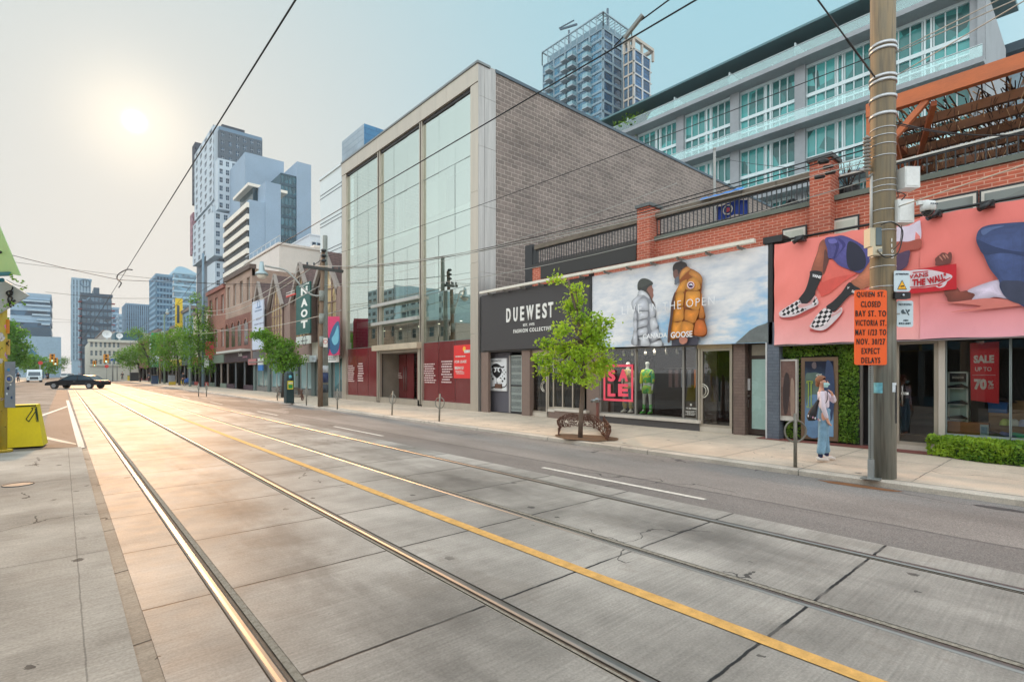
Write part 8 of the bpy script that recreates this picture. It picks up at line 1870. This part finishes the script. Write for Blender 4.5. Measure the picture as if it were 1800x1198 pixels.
car('parked_car', 'long black sedan turning across the street in the distance', pc, -TH*.9+.02, (16,24,34), 5.3, 1.85, 1.42)
c_ = bpy.data.objects[-1] if False else None
pv_ = onZ(61, 671, 0); car('white_van', 'white van coming down the left side of the street', pv_, math.pi/2+.0, (216,226,230), 5.4, 2.0, 2.25, van=True, cat='van')
for i, (u, v, L_, c, hd_, lb) in enumerate(((113, 664.5, 4.5, (206,206,206), math.pi/2, 'pale grey car in the far left lane behind the black sedan'), (124, 665.0, 4.6, (196,214,210), math.pi/2, 'pale green tinted car beside the pale grey one in the far queue'), (157, 664.8, 5.0, (226,214,206), -math.pi/2, 'light beige sport utility car in the far right lane'), (168, 665.5, 4.6, (222,222,226), -math.pi/2, 'white car in front of the beige one in the far right lane'), (187, 667.5, 4.5, (40,44,52), -math.pi/2, 'dark car with its boot towards the viewer at the far right'), (201, 667.2, 4.6, (50,70,110), -math.pi/2, 'dark blue car parked by the far right kerb'))):
    p_ = onZ(u, v, 0); car('distant_car', lb, p_, hd_, c, L_, 1.8, 1.5, group='cars in the far traffic')
# ================================================================= OVERHEAD WIRES
wm_ = M((30,34,38), .6); wm2 = M((176,176,170), .5)
def wire(label, pts, r, m=wm_, group='overhead wires', sag=0., ext=None, name='overhead_wire'):
    pts = [Vector(p) for p in pts]; q = []
    for a, b in zip(pts[:-1], pts[1:]):
        for i in range(12): f = i/12; p = a.lerp(b, f); p.z -= sag*4*f*(1-f); q.append(p)
    q.append(pts[-1]); g = MB(); g.tube(q, r, m, 5); o = g.build(name, None, label, 'wire', group, origin=pts[0]); return o
wire('trolley wire running above the left tram track', [(1.6,-6,5.03),(1.6,60,5.03),(1.6,120,5.03)], .009); wire('trolley wire running above the right tram track', [(4.6,-6,5.23),(4.6,60,5.23),(4.6,120,5.23)], .009)
g = MB(); sl_ = [onX(1112, 68, 4.6), onX(1098, 76, 4.6)]; 
a, b = Vector((4.6, Ya(1120,4.6), 5.3)), Vector((4.6, Ya(1092,4.6), 5.3)); 
wire('short feeder clamp wire just above the right trolley wire', [(4.62, -4, 6.15), (4.62, Ya(1112,4.6), 5.36), (4.6, Ya(1080,4.6), 5.25)], .008)
g.beam((4.6, Ya(1130,4.6), 5.40), (4.6, Ya(1098,4.6), 5.27), .035, .035, galv); g.build('wire_clamp', None, 'grey clamp sleeve where the feeder meets the right trolley wire', 'clamp', origin=(4.6, Ya(1110,4.6), 5.3))
PT = lambda v: at(0, v)
D2_ = p1.x*SN+p1.y*CS; W2 = lambda u, v: Vector((ray(u,v)[0]*D2_, ray(u,v)[1]*D2_, H+ray(u,v)[2]*D2_))
L1 = ['highest thin wire from the big pole to the wooden pole','second wire from the big pole to the wooden pole, with black sleeves','third thin wire from the big pole to the wooden pole','fourth wire from the big pole to the wooden pole','fifth wire from the big pole to the wooden pole','lowest wire from the big pole to the wooden pole']
for lb, v1, (u2, v2), r, m_, sg in zip(L1, (95, 252, 262, 275, 285, 312), ((571,452),(585,470),(596,472),(552,468),(540,466),(571,500)), (.008,.011,.011,.008,.008,.008), (wm_,wm_,wm_,wm2,wm2,wm2), (.15,.5,.45,.5,.55,.7)):
    wire(lb, [at(-28 if 240 < v1 < 300 else -8, v1), W2(u2, v2)], r, m_, sag=sg)
for k, (du, v) in enumerate(((-70,262),(-62,271),(-58,282),(-78,290),(-72,260))):
    p_ = at(du, v)+fw_*.5; g = MB(); g.tube([p_-rt*.09-Vector((0,0,.015)), p_-rt*.07-Vector((0,0,.012)), p_+rt*.07+Vector((0,0,.012)), p_+rt*.09+Vector((0,0,.015))], [.012,.032,.032,.012], m_blkm, 8); g.build('wire_sleeve', None, ['black wire sleeve left of the pole, upper one','black wire sleeve left of the pole, second one','black wire sleeve left of the pole, third one','black wire sleeve left of the pole, lowest one','black wire sleeve left of the pole, leftmost round one'][k], 'sleeve', 'black sleeves on the wires left of the pole', origin=p_)
D3 = D2_
for k, (pts, r, m_, sg) in enumerate((([W2(571,452), atD(455,520,60)], .02, wm_, .3), ([W2(540,466), atD(357,545,60)], .02, wm2, .8), ([W2(552,468), atD(357,552,60)], .02, wm2, .9), ([W2(600,545), atD(370,578,60)], .02, wm2, .5), ([W2(566,500), atD(340,585,60)], .02, wm2, .8), ([atD(357,470,60), atD(289,560,78)], .02, wm_, .3), ([atD(357,520,60), atD(229,604,110)], .03, wm_, .3))):
    wire(['dark wire from the wooden pole to the brown brick house','upper pale wire down the street from the wooden pole','second pale wire down the street from the wooden pole','third pale wire down the street from the wooden pole','lowest pale wire down the street from the wooden pole','dark wire between the two far grey poles','long dark wire above the far tree group'][k], pts, r, m_, sag=sg)
# cross-span wires
wire('span wire from upper left to the clamp over the left track', [atD(-40,432,17), atD(212,492,19.5), W2(560,500)], .010, wm_, sag=.05)
wire('lower thin span wire crossing above the street on the left', [atD(-40,452,22), atD(345,497,26), W2(571,506)], .008, wm_, sag=.05)
for k, (u, v, D_) in enumerate(((200,521,60),(130,560,110),(95,563,120))): wire(['thin distant span wire over the far crossing','thin span wire beyond the black sedan, higher one','thin span wire beyond the black sedan, lower one'][k], [atD(u-120,v-8,D_), atD(u,v+3,D_), atD(u+110,v+2,D_)], .02, wm_, sag=.05)
g = MB(); c0_ = onX(207, 491, 1.6); g.tube(crom([onX(232,474,1.6), onX(222,474,1.6), onX(208,482,1.6), onX(206,490,1.6), onX(213,497,1.6), onX(209,505,1.6)], 5, False), .02, wm_, 6); g.build('wire_hanger', None, 'curved hanger where the span wire meets the left trolley wire', 'hanger', origin=c0_)
wire('strong span wire from the big pole up over the street to the left', [at(-12,139), atD(1436,-2,5.9), atD(1380,-90,4.5)], .010)
g = MB(); a = at(-12,139); b = atD(1436,-2,5.9); g.tube([a.lerp(b,.05), a.lerp(b,.58)], .014, m_blkm, 7); g.build('wire_insulator', None, 'black sleeve along the strong span wire left of the big pole', 'sleeve', origin=a)
for k, (v1, u2, v2, D_) in enumerate(((96,1765,-5,6.5),(98,1830,-20,6.2),(140,1810,-4,6.0),(212,1860,232,6.4),(215,1860,226,6.6),(368,1830,280,5.6))):
    wire(['first guy wire rising right from the big pole','second guy wire rising right from the big pole','third guy wire rising right from the lower band','dark cable leaving the big pole to the right','second dark cable leaving the big pole to the right','thick pale strut cable rising right past the brick wall'][k], [at(12,v1), atD(u2,v2,D_)], (.008,.008,.008,.010,.006,.010)[k], (wm2,wm2,wm2,m_blkm,m_blkm,wm2)[k], sag=(0,0,0,.12,.14,0)[k])
wire('thin wire across the face of the brick building to the block wall', [at(-28,300), (XU+2, Ya(1256,XU+2), onX(1256,275,XU+2).z)], .006, wm_, sag=.1)
wire('fine wire from the roof terrace down to the gabled row', [(XU, Ya(1190,XU), onX(1190,322,XU).z), W2(590,500)], .008, wm2, sag=.35)
# ================================================================= HAZE
def hazebox():
    s = NT('haze_air'); s.N.remove(s.p); v = s.n('ShaderNodeVolumePrincipled'); v.inputs['Color'].default_value = (.96, .97, 1, 1); v.inputs['Density'].default_value = HAZE; v.inputs['Anisotropy'].default_value = .0
    s.L.new(v.outputs[0], s.o.inputs['Volume']); g = MB(); g.box((-2600,-700,-1.3), (2600,3300,150), s.m); g.build('haze', kind='stuff')
HAZE = .00022
if HAZE: hazebox()
# ---------------------------------------------------------------- tidy
for o in bpy.data.objects:
    if '_o' in o: del o['_o']
